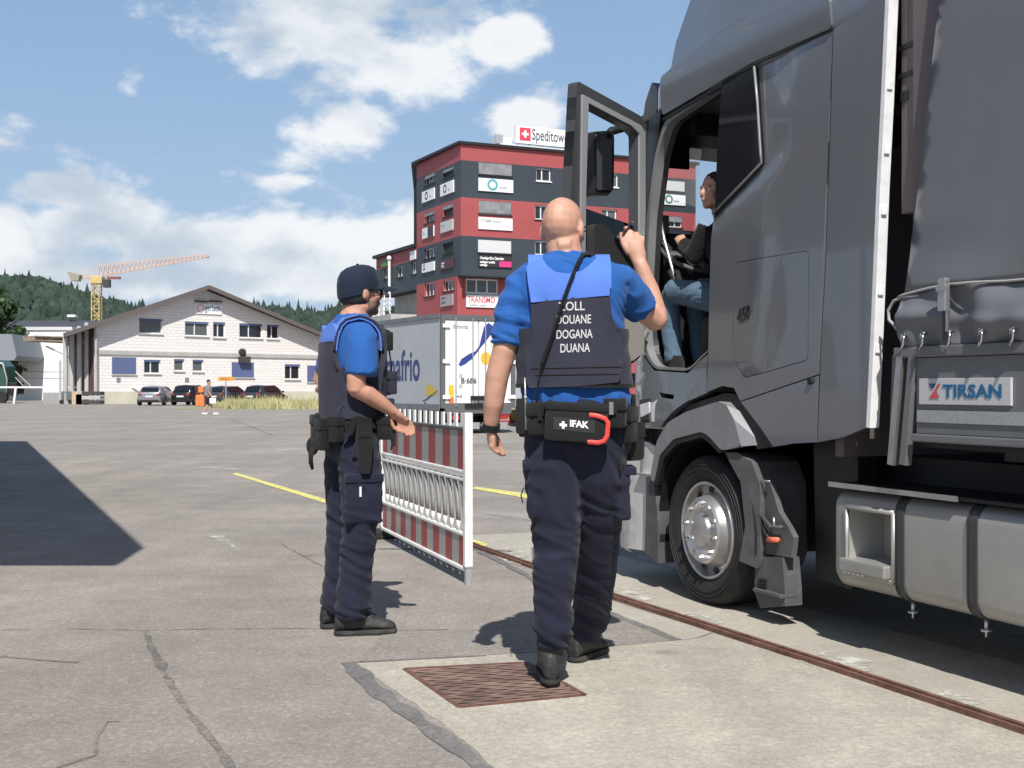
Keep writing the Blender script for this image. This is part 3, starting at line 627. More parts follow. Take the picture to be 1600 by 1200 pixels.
# roof: two thick slopes running back
bk = Vector((-.33, .944, 0))*22
def roof_slope(p0, p1, th=.26, fwd=.9):
    f = Vector((PL.n.x, PL.n.y, 0))*fwd; a, b = p0+f, p1+f; u = Vector((0, 0, th)); vs = [a, b, b+u, a+u]; m_ = MB()
    return m_.loft([[v for v in vs], [v+bk-f for v in vs]])
tl, zll = PL.sz(92, 527)
A0 = PL.P(tl, zll); A1 = PL.P(ta, za+.0); tr_, zr_ = PL.sz(540, 545); A2 = PL.P(tr_, zr_)
obj('roof', roof_slope(A0, A1), M_roof, wh); obj('roof', roof_slope(A1, A2), M_roof, wh)
m = MB(); f = Vector((PL.n.x, PL.n.y, 0))
for a, b in ((A0, A1), (A1, A2)): m.bar(a+f*.96+Vector((0, 0, .13)), b+f*.96+Vector((0, 0, .13)), .1, .32)
obj('verge_board', m, M_fascia, wh)
# loading dock under the left overhang
dk = Plane(PL.P(0, 0, -5).xy, PL.P(1, 0, -5).xy).sz(107, 500)[0]
m = MB(); m.loft([[PL.P(0, 0, -.4), PL.P(0, zl, -.4)], [PL.P(dk, 0, -5), PL.P(dk, zl-1.0, -5)]], 0, False, False); m.loft([[PL.P(dk, 0, -5), PL.P(dk, zl-1.0, -5)], [PL.P(dk, 0, -5)+Vector((-.3, .95, 0))*20, PL.P(dk, zl-1.0, -5)+Vector((-.3, .95, 0))*20]], 0, False, False)
obj('dock_wall', m, mat('dark_red_wall', (.10, .06, .055), .9), wh)
for k in range(4):
    t, _ = PL.sz((112, 122, 134, 146)[k], 500); c = PL.P(t, 0, -1.2); obj('dock_post', MB().bar(c, c+Vector((0, 0, PL.sz(118, 520)[1]+.3*k)), .3), M_grey, wh)
obj('dock_platform', slab_on(PL, PL.sz(106, 500)[0], -.05, 0, .9, -4.9, -.6), M_grey, wh)
a = W(45, 530, 95); b = W(106, 533, 97); m = MB(); m.bar(a, b, 2.6, .28); m.bar(a+Vector((0, 0, .2)), b+Vector((0, 0, .25)), 2.9, .1); obj('canopy', m, mat('weathered_wood', (.33, .26, .19), .8, var=.3, vscale=2), wh)
m = MB(); m.bar(W(72, 541, 95.5), W(108, 558, 95.5), .12); m.bar(W(120, 527, 95), W(150, 548, 95), .12); obj('strut', m, M_grey, wh)
m = MB(); m.tube([W(150, 520, 93.6), W(150.5, 632, 93.6)], .09, 6); obj('downpipe', m, M_grey, wh)
# sign of the tenant, lamps and vents
rs = rect(PL, 304, 474, 346, 492); obj('sign_panel', slab_on(PL, rs[0], rs[1], rs[2], rs[3], .01, .08), mat('sign_white', (.8, .8, .8), .4), wh)
M_teal = mat('sign_teal', (.05, .16, .26), .5); M_pink = mat('sign_pink', (.6, .25, .25), .5)
sp = wh.children[-1]
obj('lettering', text_mb('gerlach', .80, lambda x, y: PL.P(rs[0]+.92+x, rs[2]+.28+y, .085), 'LEFT', sx=.60, bold=.008), M_teal, sp)
m = MB(); 
for i in range(9):
    a = i*PI/4.5; m.box((0, 0, 0), (0, 0, 0)) if False else slab_on(PL, rs[0]+.5+.3*math.cos(a)-.07, rs[0]+.5+.3*math.cos(a)+.07, rs[2]+.45+.3*math.sin(a)-.07, rs[2]+.45+.3*math.sin(a)+.07, .082, .09, m)
obj('emblem', m, M_pink, sp)
for x0, x1 in ((304, 323), (326, 345)):
    r = rect(PL, x0, 469.5, x1, 472.5); obj('sign_lamp', slab_on(PL, *r, .02, .35), M_roof, wh)
r = rect(PL, 371, 545, 384, 556); m = MB(); c = PL.P((r[0]+r[1])/2, (r[2]+r[3])/2, .02); m.lathe([(.32, 0), (.32, .2), (.2, .26), (0, .26)], c, PL.n.to_3d(), 14); obj('wall_fan', m, M_dark, wh)
r = rect(PL, 372, 557, 388, 566); obj('awning_box', slab_on(PL, *r, .02, .4), M_roof, wh)
for x in (185, 292): r = rect(PL, x-3, 590, x+3, 597); obj('parking_plate', slab_on(PL, *r, .012, .04), mat('plate_grey', (.2, .21, .25), .5), wh)
# ---- white hall, slate-roofed hall beyond
P2 = Plane((W(-260, 0, 125).x, 125), (W(112, 0, 125).x, 125))
hl = thing('white_hall', 'long plain white hall at the left edge with a grey awning', 'hall', (P2.a.x, 125, 0))
t1, zt = P2.sz(112, 516); obj('wall', slab_on(P2, 0, t1, 0, zt, -20, 0), mat('hall_white', (.80, .80, .79), .8, var=.03, vscale=.3), hl)
obj('roof_edge', slab_on(P2, -.1, t1+.1, zt+.003, zt+.35, -20.1, .15), mat('light_grey_trim', (.6, .6, .6), .6), hl)
for y in (580, 590): r = rect(P2, 20, y, 104, y+1.2); obj('wall_joint', slab_on(P2, r[0], r[1], r[2], r[3], .003, .04), mat('joint_grey', (.55, .57, .6), .7), hl)
a, b, c_ = W(-60, 522, 118), W(18, 522, 118), W(26, 556, 118); m = MB()
m.add([a, b, c_, W(22, 563, 118), W(-60, 563, 118), a+Vector((0, 6.9, 0)), b+Vector((0, 6.9, 0)), c_+Vector((0, 6.9, 0)), W(22, 563, 118)+Vector((0, 6.9, 0)), W(-60, 563, 118)+Vector((0, 6.9, 0))], [(0, 1, 2, 3, 4), (5, 9, 8, 7, 6), (0, 5, 6, 1), (1, 6, 7, 2), (2, 7, 8, 3), (3, 8, 9, 4), (4, 9, 5, 0)]); obj('awning', m, mat('awning_grey', (.22, .24, .26), .7), hl)
P3 = Plane((W(-300, 0, 165).x, 165), (W(150, 0, 165).x, 165))
h3 = thing('slate_roofed_hall', 'hall with a long dark slate roof behind the white hall', 'hall', (P3.a.x, 165, 0))
t1, z0 = P3.sz(170, 517); zt = P3.sz(0, 493)[1]; obj('wall', slab_on(P3, 0, t1, 0, z0, -30, -.3), M_grey, h3)
m = MB(); m.add([P3.P(0, z0, 0), P3.P(t1, z0, 0), P3.P(t1, zt, -12), P3.P(0, zt, -12), P3.P(t1, z0, -24), P3.P(0, z0, -24)], [(0, 1, 2, 3), (3, 2, 4, 5), (0, 3, 5), (1, 4, 2), (0, 5, 4, 1)]); obj('roof', m, mat('slate_roof', (.055, .06, .068), .7, var=.1, vscale=.5), h3)
q = W(113, 494, 176); m = MB(); m.box(q-Vector((.6, .5, .15)), q+Vector((.6, .5, .2))); obj('roof_light', m, M_frame, h3)
# ---- red and anthracite office tower
M_red = mat('red_facade', (.36, .075, .075), .55, var=.05, vscale=.5); M_anth = mat('anthracite_facade', (.038, .048, .06), .5, var=.08, vscale=.5); M_black = mat('black_trim', (.015, .015, .017), .5)
M_sign = mat('white_sign_board', (.82, .82, .82), .4); M_bl = mat('slatted_blind', (.28, .28, .29), .45, .3, var=.25, vscale=1.4); M_blw = mat('white_blind', (.60, .60, .60), .6)
cy = 98; C0 = W(720, 0, cy); R0 = W(1087, 0, 107.2); L0 = W(651, 0, 107.2)
PF = Plane((C0.x, cy), (R0.x, R0.y)); PS = Plane((L0.x, L0.y), (C0.x, cy))
tw = thing('office_tower', 'five storey red and anthracite office block with advertising boards between its windows', 'office block', (C0.x, cy, 0))
Z = [CZ+(608-y)/F*cy for y in (225, 250, 308, 368, 430, 490)]
Fw = [(748, 253, 800, 276), (838, 262, 861, 284), (944, 270, 966, 293), (1034, 281, 1070, 300), (748, 313, 799, 337), (836, 320, 860, 344), (940, 326, 964, 350), (1034, 337, 1066, 356), (747, 374, 799, 397), (836, 376, 860, 399), (938, 381, 962, 403)]
Sw = [(663, 269, 679, 291), (691.6, 259, 709, 280), (663, 328, 679, 350), (692, 317, 708, 340), (663, 385, 680, 405), (692, 377, 708, 398), (663, 440, 679, 464), (692, 436, 709, 456)]
FR = [rect(PF, *w) for w in Fw]; SR = [rect(PS, *w) for w in Sw]
def clip_holes(RR, z0, z1, lo, hi): return [R4(a, b, c, d) for (a, b, c, d) in RR if (c+d)/2 > z0 and (c+d)/2 < z1]
for k in range(4):
    z1, z0 = Z[k], Z[k+1]; mt = M_red if k % 2 == 0 else M_anth
    for pl, RR, ln in ((PF, FR, PF.len), (PS, SR, PS.len)):
        hs = [R4(a, b, max(c, z0+.02), min(d, z1-.02)) for (a, b, c, d) in RR if z0 < (c+d)/2 < z1]
        obj('facade_band', wall_panel(pl, R4(0, ln, z0, z1), hs, .4), mt, tw)
# storey heights: red / anthracite bands; the lowest office floor is set back on the front
hs = [R4(*r) for r in SR[6:]]
obj('facade_band', wall_panel(PS, R4(0, PS.len*.93, -.1, Z[4]), hs, .4), M_red, tw)
fw2 = rect(PF, 737, 433, 788, 458)
obj('setback_wall', wall_panel(PF, R4(.2, PF.len, -.1, Z[4]), [R4(*fw2)], .3, -1.3), M_red, tw)
obj('soffit', slab_on(PF, .1, PF.len, Z[4]-.1, Z[4]-.003, -3.0, -.02), M_black, tw)
m = MB(); m.add([PS.P(PS.len*.93, -.1, -.41), PS.P(PS.len*.93, Z[4], -.41), PF.P(.2, Z[4], -1.3), PF.P(.2, -.1, -1.3)], [(0, 1, 2, 3)]); obj('setback_return', m, M_red, tw)
back = [PF.P(PF.len, 0).xy+Vector((-.3, .95))*12, PS.P(0, 0).xy+Vector((-.1, 1))*14]
def ring(z): return [Vector((*PF.P(.02, 0, -.41).xy, z)), Vector((*PF.P(PF.len-.02, 0, -.41).xy, z)), Vector((*back[0], z)), Vector((*back[1], z)), Vector((*PS.P(.02, 0, -.41).xy, z))]
obj('core', MB().loft([ring(Z[4]), ring(Z[0]-.05)]), M_dark, tw)
m = MB(); m.loft([[PF.P(PF.len, 0, 0), PF.P(PF.len, Z[0], 0)], [Vector((*back[0], 0)), Vector((*back[0], Z[0]))]], 0, False, False); obj('side_wall', m, M_anth, tw)
def ring2(z, o): return [Vector((*PS.P(0, 0, o).xy, z))+Vector((-o, 0, 0)), Vector((*C0.xy, z))+Vector((-o*.6, -o*1.2, 0)), Vector((*PF.P(PF.len+o, 0, o).xy, z)), Vector((*back[0], z)), Vector((*back[1], z))]
obj('roof', MB().loft([ring2(Z[0]+.003, .25), ring2(Z[0]+.22, .25)]), M_black, tw)
for i, r in enumerate(FR):
    bl, bf = [(M_bl, .96), (None, 0), (None, 0), (M_blw, .97), (M_bl, .9), (None, 0), (None, 0), (M_bl, .5), (M_blw, .97), (None, 0), (None, 0)][i]
    window(PF, r, tw, M_glassb if i in (2, 6) else M_glassd, 1 if i in (1, 2, 5, 6, 9, 10) else 2, rec=.2, sill=M_frame if i in (1, 2) else M_black, blind=bl, bfrac=bf, fw=.1)
window(PF, fw2, tw, M_glassb, 2, rec=.12, fw=.12, base=-1.3, sill=M_grey)
for i, r in enumerate(SR): window(PS, r, tw, M_glassd, 2, rec=.22, sill=M_black, fw=.07, blind=M_bl if i < 4 else None, bfrac=.35)
def board(pl, px, col=M_sign, base=0.0):
    r = rect(pl, *px); return obj('sign_board', slab_on(pl, *r, base+.02, base+.12), col, tw), r
def lines(pl, r, parent, m_, rows, base=0.0):
    for (s, x, y, size, sx) in rows:
        obj('lettering', text_mb(s, size, lambda a, b: pl.P(r[0]+(r[1]-r[0])*x+a, r[2]+(r[3]-r[2])*y+b, base+.125), 'LEFT', sx=sx, bold=.012), m_, parent)
def ringmark(pl, r, parent, fx, rad, m_, fy=.52):
    m2 = MB(); c = (r[0]+(r[1]-r[0])*fx, r[2]+(r[3]-r[2])*fy); n = 20
    vs = [pl.P(c[0]+rr*math.cos(i*2*PI/n), c[1]+rr*math.sin(i*2*PI/n), .13) for rr in (rad, rad*.6) for i in range(n)]
    m2.add(vs, [(i, (i+1) % n, n+(i+1) % n, n+i) for i in range(n)]); obj('ring_emblem', m2, m_, parent)
M_tealg = mat('ring_teal', (.08, .38, .38), .5); M_gtext = mat('grey_print', (.35, .37, .36), .6); M_dtext = mat('dark_print', (.04, .05, .06), .6); M_mag = mat('magenta_print', (.75, .04, .22), .5); M_redt = mat('red_print', (.6, .06, .07), .5)
b, r = board(PF, (747, 278, 801, 302)); ringmark(PF, r, b, .40, .48, M_tealg); lines(PF, r, b, M_gtext, [('quintain', .58, .28, .3, .8)])
b, r = board(PF, (1033, 303, 1070, 322)); ringmark(PF, r, b, .30, .40, mat('ring_green', (.05, .22, .16), .5)); lines(PF, r, b, M_gtext, [('quintain', .50, .3, .26, .7)])
b, r = board(PF, (747, 339, 800, 361)); lines(PF, r, b, M_gtext, [('STAMP Event', .06, .55, .42, .78), ('AG', .82, .25, .25, .8)])
b, r = board(PF, (747, 399, 799, 419), mat('dark_sign', (.035, .025, .03), .5)); lines(PF, r, b, M_sign, [('Umzüge fürs Quartier', .04, .68, .3, .80), ('endlager mobile', .04, .34, .26, .8), ('umzüge', .04, .08, .26, .8)])
obj('print_block', slab_on(PF, r[0]+(r[1]-r[0])*.62, r[1]-.05, r[2]+.05, r[2]+(r[3]-r[2])*.55, .121, .127), M_mag, b)
b, r = board(PF, (737, 459, 792, 480), M_sign, -1.3); lines(PF, r, b, M_redt, [('TRANSMO', .03, .38, .72, .74)], -1.3); lines(PF, r, b, M_gtext, [('spedition · logistik', .1, .10, .25, .8)], -1.3)
for px, fy in (((661, 293, 680, 318), .5), ((689.6, 281, 710, 308), .5)):
    b, r = board(PS, px); ringmark(PS, r, b, .38, .36, M_dtext); lines(PS, r, b, M_gtext, [('tain', .62, .25, .3, .8)])
b, r = board(PS, (661.6, 352, 679, 374)); obj('print_block', slab_on(PS, r[0]+(r[1]-r[0])*.5, r[1], r[2], r[3], .121, .13), M_anth, b); lines(PS, r, b, M_tealg, [('o', .1, .3, .6, 1)])
b, r = board(PS, (690, 342, 709, 365), mat('pale_sign', (.55, .55, .54), .5)); lines(PS, r, b, M_gtext, [('stamp', .08, .55, .35, .8)])
b, r = board(PS, (661, 408, 680, 427)); lines(PS, r, b, M_dtext, [('NZ', .1, .6, .36, .9), ('logistic', .1, .3, .25, .8)])
b, r = board(PS, (690, 403, 709, 423), mat('dark_red_sign', (.09, .03, .035), .5)); lines(PS, r, b, M_sign, [('quartier', .08, .6, .28, .8), ('umzug', .08, .3, .28, .8)])
b, r = board(PS, (690, 459, 709, 480), mat('striped_sign', (.38, .34, .34), .5)); lines(PS, r, b, M_dtext, [('====', .08, .55, .5, .8), ('====', .08, .15, .5, .8)])
# roof sign
PR = Plane(tuple((PF.P(0, 0, -1.5)).xy), tuple((PF.P(PF.len, 0, -1.5)).xy))
r = rect(PR, 806, 196, 915, 236); z0_ = r[2]+.2; z1_ = r[3]-.1
sg = thing('roof_sign', 'white illuminated roof board reading Speditower with a red Swiss cross', 'sign', tuple(PR.P(r[0], Z[0]+.2)))
obj('board', slab_on(PR, r[0], r[1], r[2]+.15, r[3], -.3, 0), M_sign, sg)
rc = rect(PR, 812, 200, 829, 219); zc = (rc[2]+rc[3])/2; hh = (rc[1]-rc[0])/2; tcx = (rc[0]+rc[1])/2
obj('red_square', slab_on(PR, rc[0], rc[1], zc-hh*1.05, zc+hh*1.05, .002, .03), mat('swiss_red', (.7, .05, .09), .5), sg)
m = MB(); slab_on(PR, tcx-hh*.62, tcx+hh*.62, zc-hh*.2, zc+hh*.2, .032, .04, m); slab_on(PR, tcx-hh*.2, tcx+hh*.2, zc+hh*.203, zc+hh*.62, .032, .04, m); slab_on(PR, tcx-hh*.2, tcx+hh*.2, zc-hh*.62, zc-hh*.203, .032, .04, m); obj('white_cross', m, M_sign, sg)
xr = rect(PR, 831, 200, 893, 224); wtxt = xr[1]-xr[0]
tm = text_mb('Speditower', 1, lambda x, y: Vector((x, y, 0)), 'LEFT'); wx = max(v.x for v in tm.v)
obj('lettering', text_mb('Speditower', 1.35, lambda x, y: PR.P(xr[0]+x*wtxt/(wx*1.35), zc-.42+y, .012), 'LEFT', bold=.008), M_dtext, sg)
obj('lettering', text_mb('P', 1.35, lambda x, y: PR.P(xr[1]+.25+x*.7, zc-.42+y, .012), 'LEFT', bold=.008), M_dtext, sg)
rr = rect(PR, 783, 224, 915, 241); m = MB(); slab_on(PR, rr[0], r[1], Z[0]+.23, Z[0]+.75, -.3, -.1, m)
for k in range(6): slab_on(PR, r[0]+k*(r[1]-r[0])/5.2, r[0]+k*(r[1]-r[0])/5.2+.08, Z[0]+.75, r[2]+.2, -.25, -.17, m)
obj('sign_base', m, M_frame, sg)
r = rect(PR, 782, 211, 804, 226); hv = thing('roof_plant', 'small white plant box on the roof left of the roof sign', 'roof unit', tuple(PR.P(r[0], Z[0]+.2)))
obj('housing', slab_on(PR, r[0], r[1], Z[0]+.24, r[3], -2, -.5), M_frame, hv); obj('grille', slab_on(PR, r[0]-.3, r[0]+.4, Z[0]+.76, r[3]+.1, -.49, -.4), M_metal, hv)
# ---- lower annex with terrace
AN = Plane((W(588, 0, 117).x, 117), (L0.x, L0.y)); an = thing('low_annex', 'two storey red and grey annex with a white terrace rail left of the office block', 'annex', (L0.x, L0.y, 0))
zt = CZ+(608-386)/F*107.2; zr = CZ+(608-412)/F*111; zbm = CZ+(608-462)/F*115
AW = [rect(AN, 600, 419, 608, 436), rect(AN, 620, 415, 631, 434), rect(AN, 643, 409, 650.3, 429)]
obj('facade_band', wall_panel(AN, R4(0, AN.len-.02, zr, zt), [], .4), M_red, an); obj('facade_band', wall_panel(AN, R4(0, AN.len-.02, zbm, zr), [R4(*r_) for r_ in AW], .4), M_anth, an)
obj('lower_wall', wall_panel(AN, R4(.8, AN.len-.02, 0, zbm), [], .3, -1.6), M_grey, an); obj('roof', slab_on(AN, -.3, AN.len, zt+.003, zt+.3, -12, .3), M_black, an)
obj('core', slab_on(AN, .4, AN.len-.3, zbm+.02, zt, -12, -.42), M_dark, an)
m = MB(); m.loft([[AN.P(0, zbm, 0), AN.P(0, zt, 0)], [AN.P(0, zbm, -12), AN.P(0, zt, -12)]], 0, False, False); obj('end_wall', m, M_anth, an)
for r_ in AW: window(AN, r_, an, M_glassd, 1, rec=.2, sill=M_black, fw=.08)
r_ = rect(AN, 597, 404, 608, 418); obj('sign_board', slab_on(AN, *r_, .02, .1), mat('green_sign', (.12, .25, .05), .5), an)
r_ = rect(AN, 642, 391, 650.5, 407); obj('sign_board', slab_on(AN, *r_, .02, .1), M_sign, an)
m = MB(); m.tube([AN.P(AN.sz(613, 500)[0], zt-.5, .3), AN.P(AN.sz(613, 500)[0], zbm, .3)], .13, 8); m.ellip(AN.P(AN.sz(613, 500)[0], zt-.4, .3), (.25, .25, .25)); obj('downpipe', m, M_frame, an)
tz = CZ+(608-500)/F*109
obj('terrace', slab_on(AN, -2, AN.len-.1, 0, tz+.4, -1.5, 2.4), M_grey, an)
m = MB()
for k in range(9):
    t = -1.8+k*(AN.len+1.2)/8; m.bar(AN.P(t, tz+.4, 2.3), AN.P(t, tz+.4+1.3+(.5 if k % 3 else 0), 2.3), .1)
for h in (.4, .85, 1.3): m.bar(AN.P(-1.9, tz+.4+h, 2.3), AN.P(AN.len-.4, tz+.4+h, 2.3), .08)
obj('terrace_rail', m, M_frame, an)
m = MB(); slab_on(AN, 2.2, 3.6, tz+.45, tz+2.0, .9, 1.0, m); slab_on(AN, 3.9, 4.8, tz+.45, tz+1.6, .9, 1.0, m); obj('terrace_screen', m, M_frame, an)
# ---- open canopy roof left of the camera whose shadow lies on the yard
cn = thing('yard_canopy', 'flat canopy roof on steel posts standing left of the yard', 'canopy', (-6, 8, 0)); hC = 4.6
def sh(px, py): p_ = G(px, py); k = hC/math.tan(SUN_EL); return Vector((p_.x+sd.x/math.hypot(sd.x, sd.y)*k, p_.y+sd.y/math.hypot(sd.x, sd.y)*k, hC))
c1, c2, c3 = sh(213, 863), sh(181, 884), sh(36, 690)
pts = [c2, c1, c3, c3+Vector((-9, 0, 0)), c2+Vector((-16, 0, 0))]
obj('roof_slab', MB().loft([[Vector(p_) for p_ in pts], [p_+Vector((0, 0, .3)) for p_ in pts]]), M_grey, cn)
for x, y in ((-7.5, 5.5), (-13, 5.5), (-13, 14), (-17, 21)): obj('post', MB().bar((x, y, 0), (x, y, hC), .22), M_metal, cn)
# ================================================================ THE GREY LORRY (tractor unit)
PHI = math.radians(22.1); sP, cP = math.sin(PHI), math.cos(PHI); TX, TY = 1.04, 6.49
def S(px, py, w=0.0):
    """photo pixel -> (t, z) on the plane parallel to the lorry's side, w metres inwards"""
    k = (px-800)/F; t = (k*(TY+w*sP)-TX-w*cP)/(sP+k*cP); Y = TY-t*cP+w*sP; return (t, CZ-(py-HY)/F*Y)
M_paint = mat('grey_metallic_paint', (.172, .178, .194), .28, .32, var=.03, vscale=1.2, coat=.8, dirt=(.19, .188, .186, .4), dscale=1.7)
M_paint2 = mat('silver_plastic', (.27, .275, .28), .42, .3, var=.05, vscale=4, dirt=(.16, .155, .15, .6), dscale=5)
M_blk = mat('black_plastic', (.012, .012, .013), .5, var=.2, vscale=6); M_blkg = mat('black_gloss', (.006, .007, .012), .12, coat=.3)
M_plast = mat('grey_plastic', (.075, .077, .08), .6, var=.15, vscale=6, bump=.1, dirt=(.14, .135, .13, .7), dscale=9)
M_rub = mat('rubber', (.014, .014, .0145), .75, var=.2, vscale=9, dirt=(.04, .038, .035, .7), dscale=6)
M_alu = mat('aluminium', (.62, .61, .60), .32, .85, var=.08, vscale=10, dirt=(.28, .26, .24, .5), dscale=8)
M_chr = mat('chrome', (.75, .75, .76), .12, 1); M_tank = mat('tank_aluminium', (.40, .39, .37), .48, .55, var=.06, vscale=3, bump=.06, bscale=14, dirt=(.26, .25, .23, .6), dscale=2.3)
M_strap = mat('strap_dark', (.06, .062, .065), .5, .3, var=.1); M_wtrim = mat('white_trim', (.78, .78, .78), .45, dirt=(.45, .44, .42, .5), dscale=12)
M_tint = emit_free_glass('clear_glass', (.93, .95, .95)); M_tint2 = emit_free_glass('smoked_glass', (.62, .66, .66))
M_lamp = mat('lamp_glass', (.75, .76, .78), .15, .2); M_orr = mat('orange_red_plastic', (.70, .16, .09), .5)
tk = thing('grey_lorry', 'dark grey lorry tractor with its driver door wide open beside the officers', 'lorry', (TX, TY, 0), math.atan2(-cP, sP))
def T(t, w, z): return Vector((t, w, z))
def tobj(name, mb, m, smooth=None, parent=None, label=None): return obj(name, mb, m, parent or tk, smooth, local=True, label=label)
def SP(*pts): return [S(*p) for p in pts]
def panel(name, outline, holes=(), m=M_paint, w0=0.0, th=.03, fn=None, step=.06, parent=None, smooth=32):
    V, Fc = tri_fill(outline, holes, step); f = fn or (lambda t, z: 0)
    return tobj(name, shell(V, Fc, lambda p: T(p[0], w0-f(p[0], p[1]), p[1]), lambda p: T(p[0], w0+th-f(p[0], p[1]), p[1])), m, smooth, parent)
# gentle pressed shape of the side: a raised shoulder running from the window corner, a shallow blister
sh_a, sh_b = S(1115, 345), S(1200, 262)
def bulge(t, z):
    k = (z-sh_a[1])-(t-sh_a[0])*(sh_b[1]-sh_a[1])/(sh_b[0]-sh_a[0])
    r = .016/(1+math.exp(max(-40, min(40, (k+.03)/.018))))*-1+.016 if t < sh_b[0]+.1 else .0
    e = 1/(1+math.exp(max(-40, min(40, (t-.75)/.05))))
    flow = .010*math.exp(-((t-.52-.10*math.sin((z-1.6)*2.2))/.07)**2)*(1 if 1.25 < z < 2.0 else max(0, 1-abs(z-1.62)/.6))
    return -.016*e/(1+math.exp(max(-40, min(40, -(k+.03)/.02))))+flow+.012*math.sin((z-.9)/1.9*PI)
gap = .004
low = lambda x: 628+(x-1158)*(587-628)/(1278-1158)            # skirt seam
lock = rounded(SP((1152, 411), (1266, 392), (1264, 562), (1166, 590), (1147, 558)), .03)
lock_hole = rounded(SP((1151.2, 410), (1267, 391), (1265, 563), (1165.6, 591.2), (1146.2, 558.5)), .032)
up = SP((1115, 336), (1152, 302), (1193, 256), (1182, 112), (1181, 103.5), (1230, 80), (1302, 49), (1297, 200), (1290, 400), (1281, 560), (1279.5, 585), (1158, 626.5), (1148, 606), (1130, 603), (1107, 612))
panel('side_panel', up, [lock_hole], fn=bulge)
panel('locker_door', lock, fn=bulge, th=.02)
tobj('gap_backing', shell(*tri_fill(lock_hole, (), .2), lambda p: T(p[0], .021, p[1]), lambda p: T(p[0], .027, p[1])), M_blk)
dn = SP((1158.5, 628), (1279.3, 587), (1276, 691), (1240, 693), (1209, 698), (1192, 672))
panel('side_skirt', dn, fn=lambda t, z: .004)
tobj('gap_backing', shell(*tri_fill(SP((1150, 600), (1290, 560), (1286, 620), (1150, 650)), (), .3), lambda p: T(p[0], .032, p[1]), lambda p: T(p[0], .04, p[1])), M_blk)
latch = MB(); a = S(1269, 592); latch.obox(T(a[0], -.006, a[1]-.01), (.018, 0, .006), (0, .01, 0), (-.004, 0, .012), bev=.003); tobj('skirt_latch', latch, M_blk)
de = SP((1304, 47), (1330, 31), (1360, 8), (1392, -60), (1387, 0), (1380, 160), (1373, 300), (1364, 520), (1357, 668), (1320, 683), (1278, 691), (1283, 560), (1292, 400), (1299, 200))
panel('side_deflector', de, fn=lambda t, z: .010*math.sin((t-1.05)*4)+.003, th=.025)
e = SP((1388, -60), (1387, 0), (1380, 160), (1373, 300), (1364, 520), (1357, 668)); m = MB()
for a, b in zip(e, e[1:]): m.bar(T(a[0]+.012, .012, a[1]), T(b[0]+.012, .012, b[1]), .024, .05, up=(0, 1, 0))
tobj('edge_trim', m, M_wtrim)
for y in (135, 235, 330, 455, 545):
    x = 1386-(y/668)*29; a = S(x, y); tobj('trim_clip', MB().obox(T(a[0]+.028, .01, a[1]), (.006, 0, 0), (0, .014, 0), (0, 0, .020), bev=.004), M_wtrim)
# badge on the locker
b0 = S(1155, 505); sl = (S(1196, 480)[1]-S(1155, 502)[1])/(S(1196, 480)[0]-S(1155, 502)[0])*.45
tobj('badge', text_mb('450', .10, lambda x, y: T(b0[0]+x*.86, -.003-bulge(b0[0]+x*.86, b0[1]+y+x*sl), b0[1]+y+x*sl), 'LEFT', bold=.003), mat('badge_dark_chrome', (.10, .105, .12), .2, .9))
# roof fairing above the cut line, leaning back at the front
ROOF = [(2.775, -1.02, .03), (2.80, -1.05, .0), (2.93, -1.03, -.008), (2.985, -1.0, .012), (3.03, -.99, .045), (3.17, -.95, .055), (3.38, -.84, .085), (3.50, -.60, .14), (3.62, -.28, .26), (3.70, .15, .45), (3.73, .6, .7)]
def roofring(z, tf, i):
    w = 2.22; p = [(1.40, i), (.8, i), (.2, i), (max(tf+.56, -.5), i), (tf+.43, i+.06), (tf+.27, i+.16), (tf+.12, i+.30), (tf+.03, i+.50), (tf-.04, 1.11)]
    q = [(a, w-b) for a, b in p[:-1]][::-1]; return [T(a, b, z) for a, b in p+q]
m = MB(); m.loft([roofring(*r) for r in ROOF]); tobj('roof_fairing', m, M_paint, 40)
a1, a2, a3 = S(1181, 102), S(1304, 46), S(1036, 187)
m = MB(); m.bar(T(a3[0], .004, a3[1]), T(a1[0], .004, a1[1]), .02, .018); m.bar(T(a1[0], .004, a1[1]+.002), T(a2[0], .004, a2[1]+.002), .02, .008); tobj('roof_seal', m, M_blk)
# band over the door
ov = SP((1036, 176), (1100, 128), (1181, 88), (1179, 104), (1130, 122), (1036, 186))
fr_o = SP((1037, 187), (1131, 124), (1181, 104), (1191, 250), (1186, 264), (1117, 333), (1111.5, 345), (1107, 612), (1104, 560), (1092, 562), (1076, 581), (1022, 578), (1006, 552), (1003, 500), (1009, 340), (1022, 240))
# aperture frame: outer seal and bright inner return
dop = rounded(SP((1041, 193), (1133, 130), (1126, 215), (1117, 330), (1110, 543), (1094, 557), (1076, 576), (1023, 573), (1009, 548), (1006, 500), (1014, 340), (1027, 240)), .07)
ring_o = rounded(SP((1037, 187), (1134, 122), (1128, 215), (1118, 330), (1111, 545), (1095, 560), (1076, 580), (1021, 577), (1005, 550), (1002, 500), (1009, 340), (1022, 240)), .07)
panel('door_aperture_frame', ring_o, [dop], M_paint2, w0=.004, th=.05, step=.05)
m = MB(); n = len(dop); m.loft([[T(p[0], .0, p[1]) for p in ring_o], [T(p[0]+(.0), .09, p[1]) for p in dop]], 0, False); tobj('aperture_return', m, M_blk)
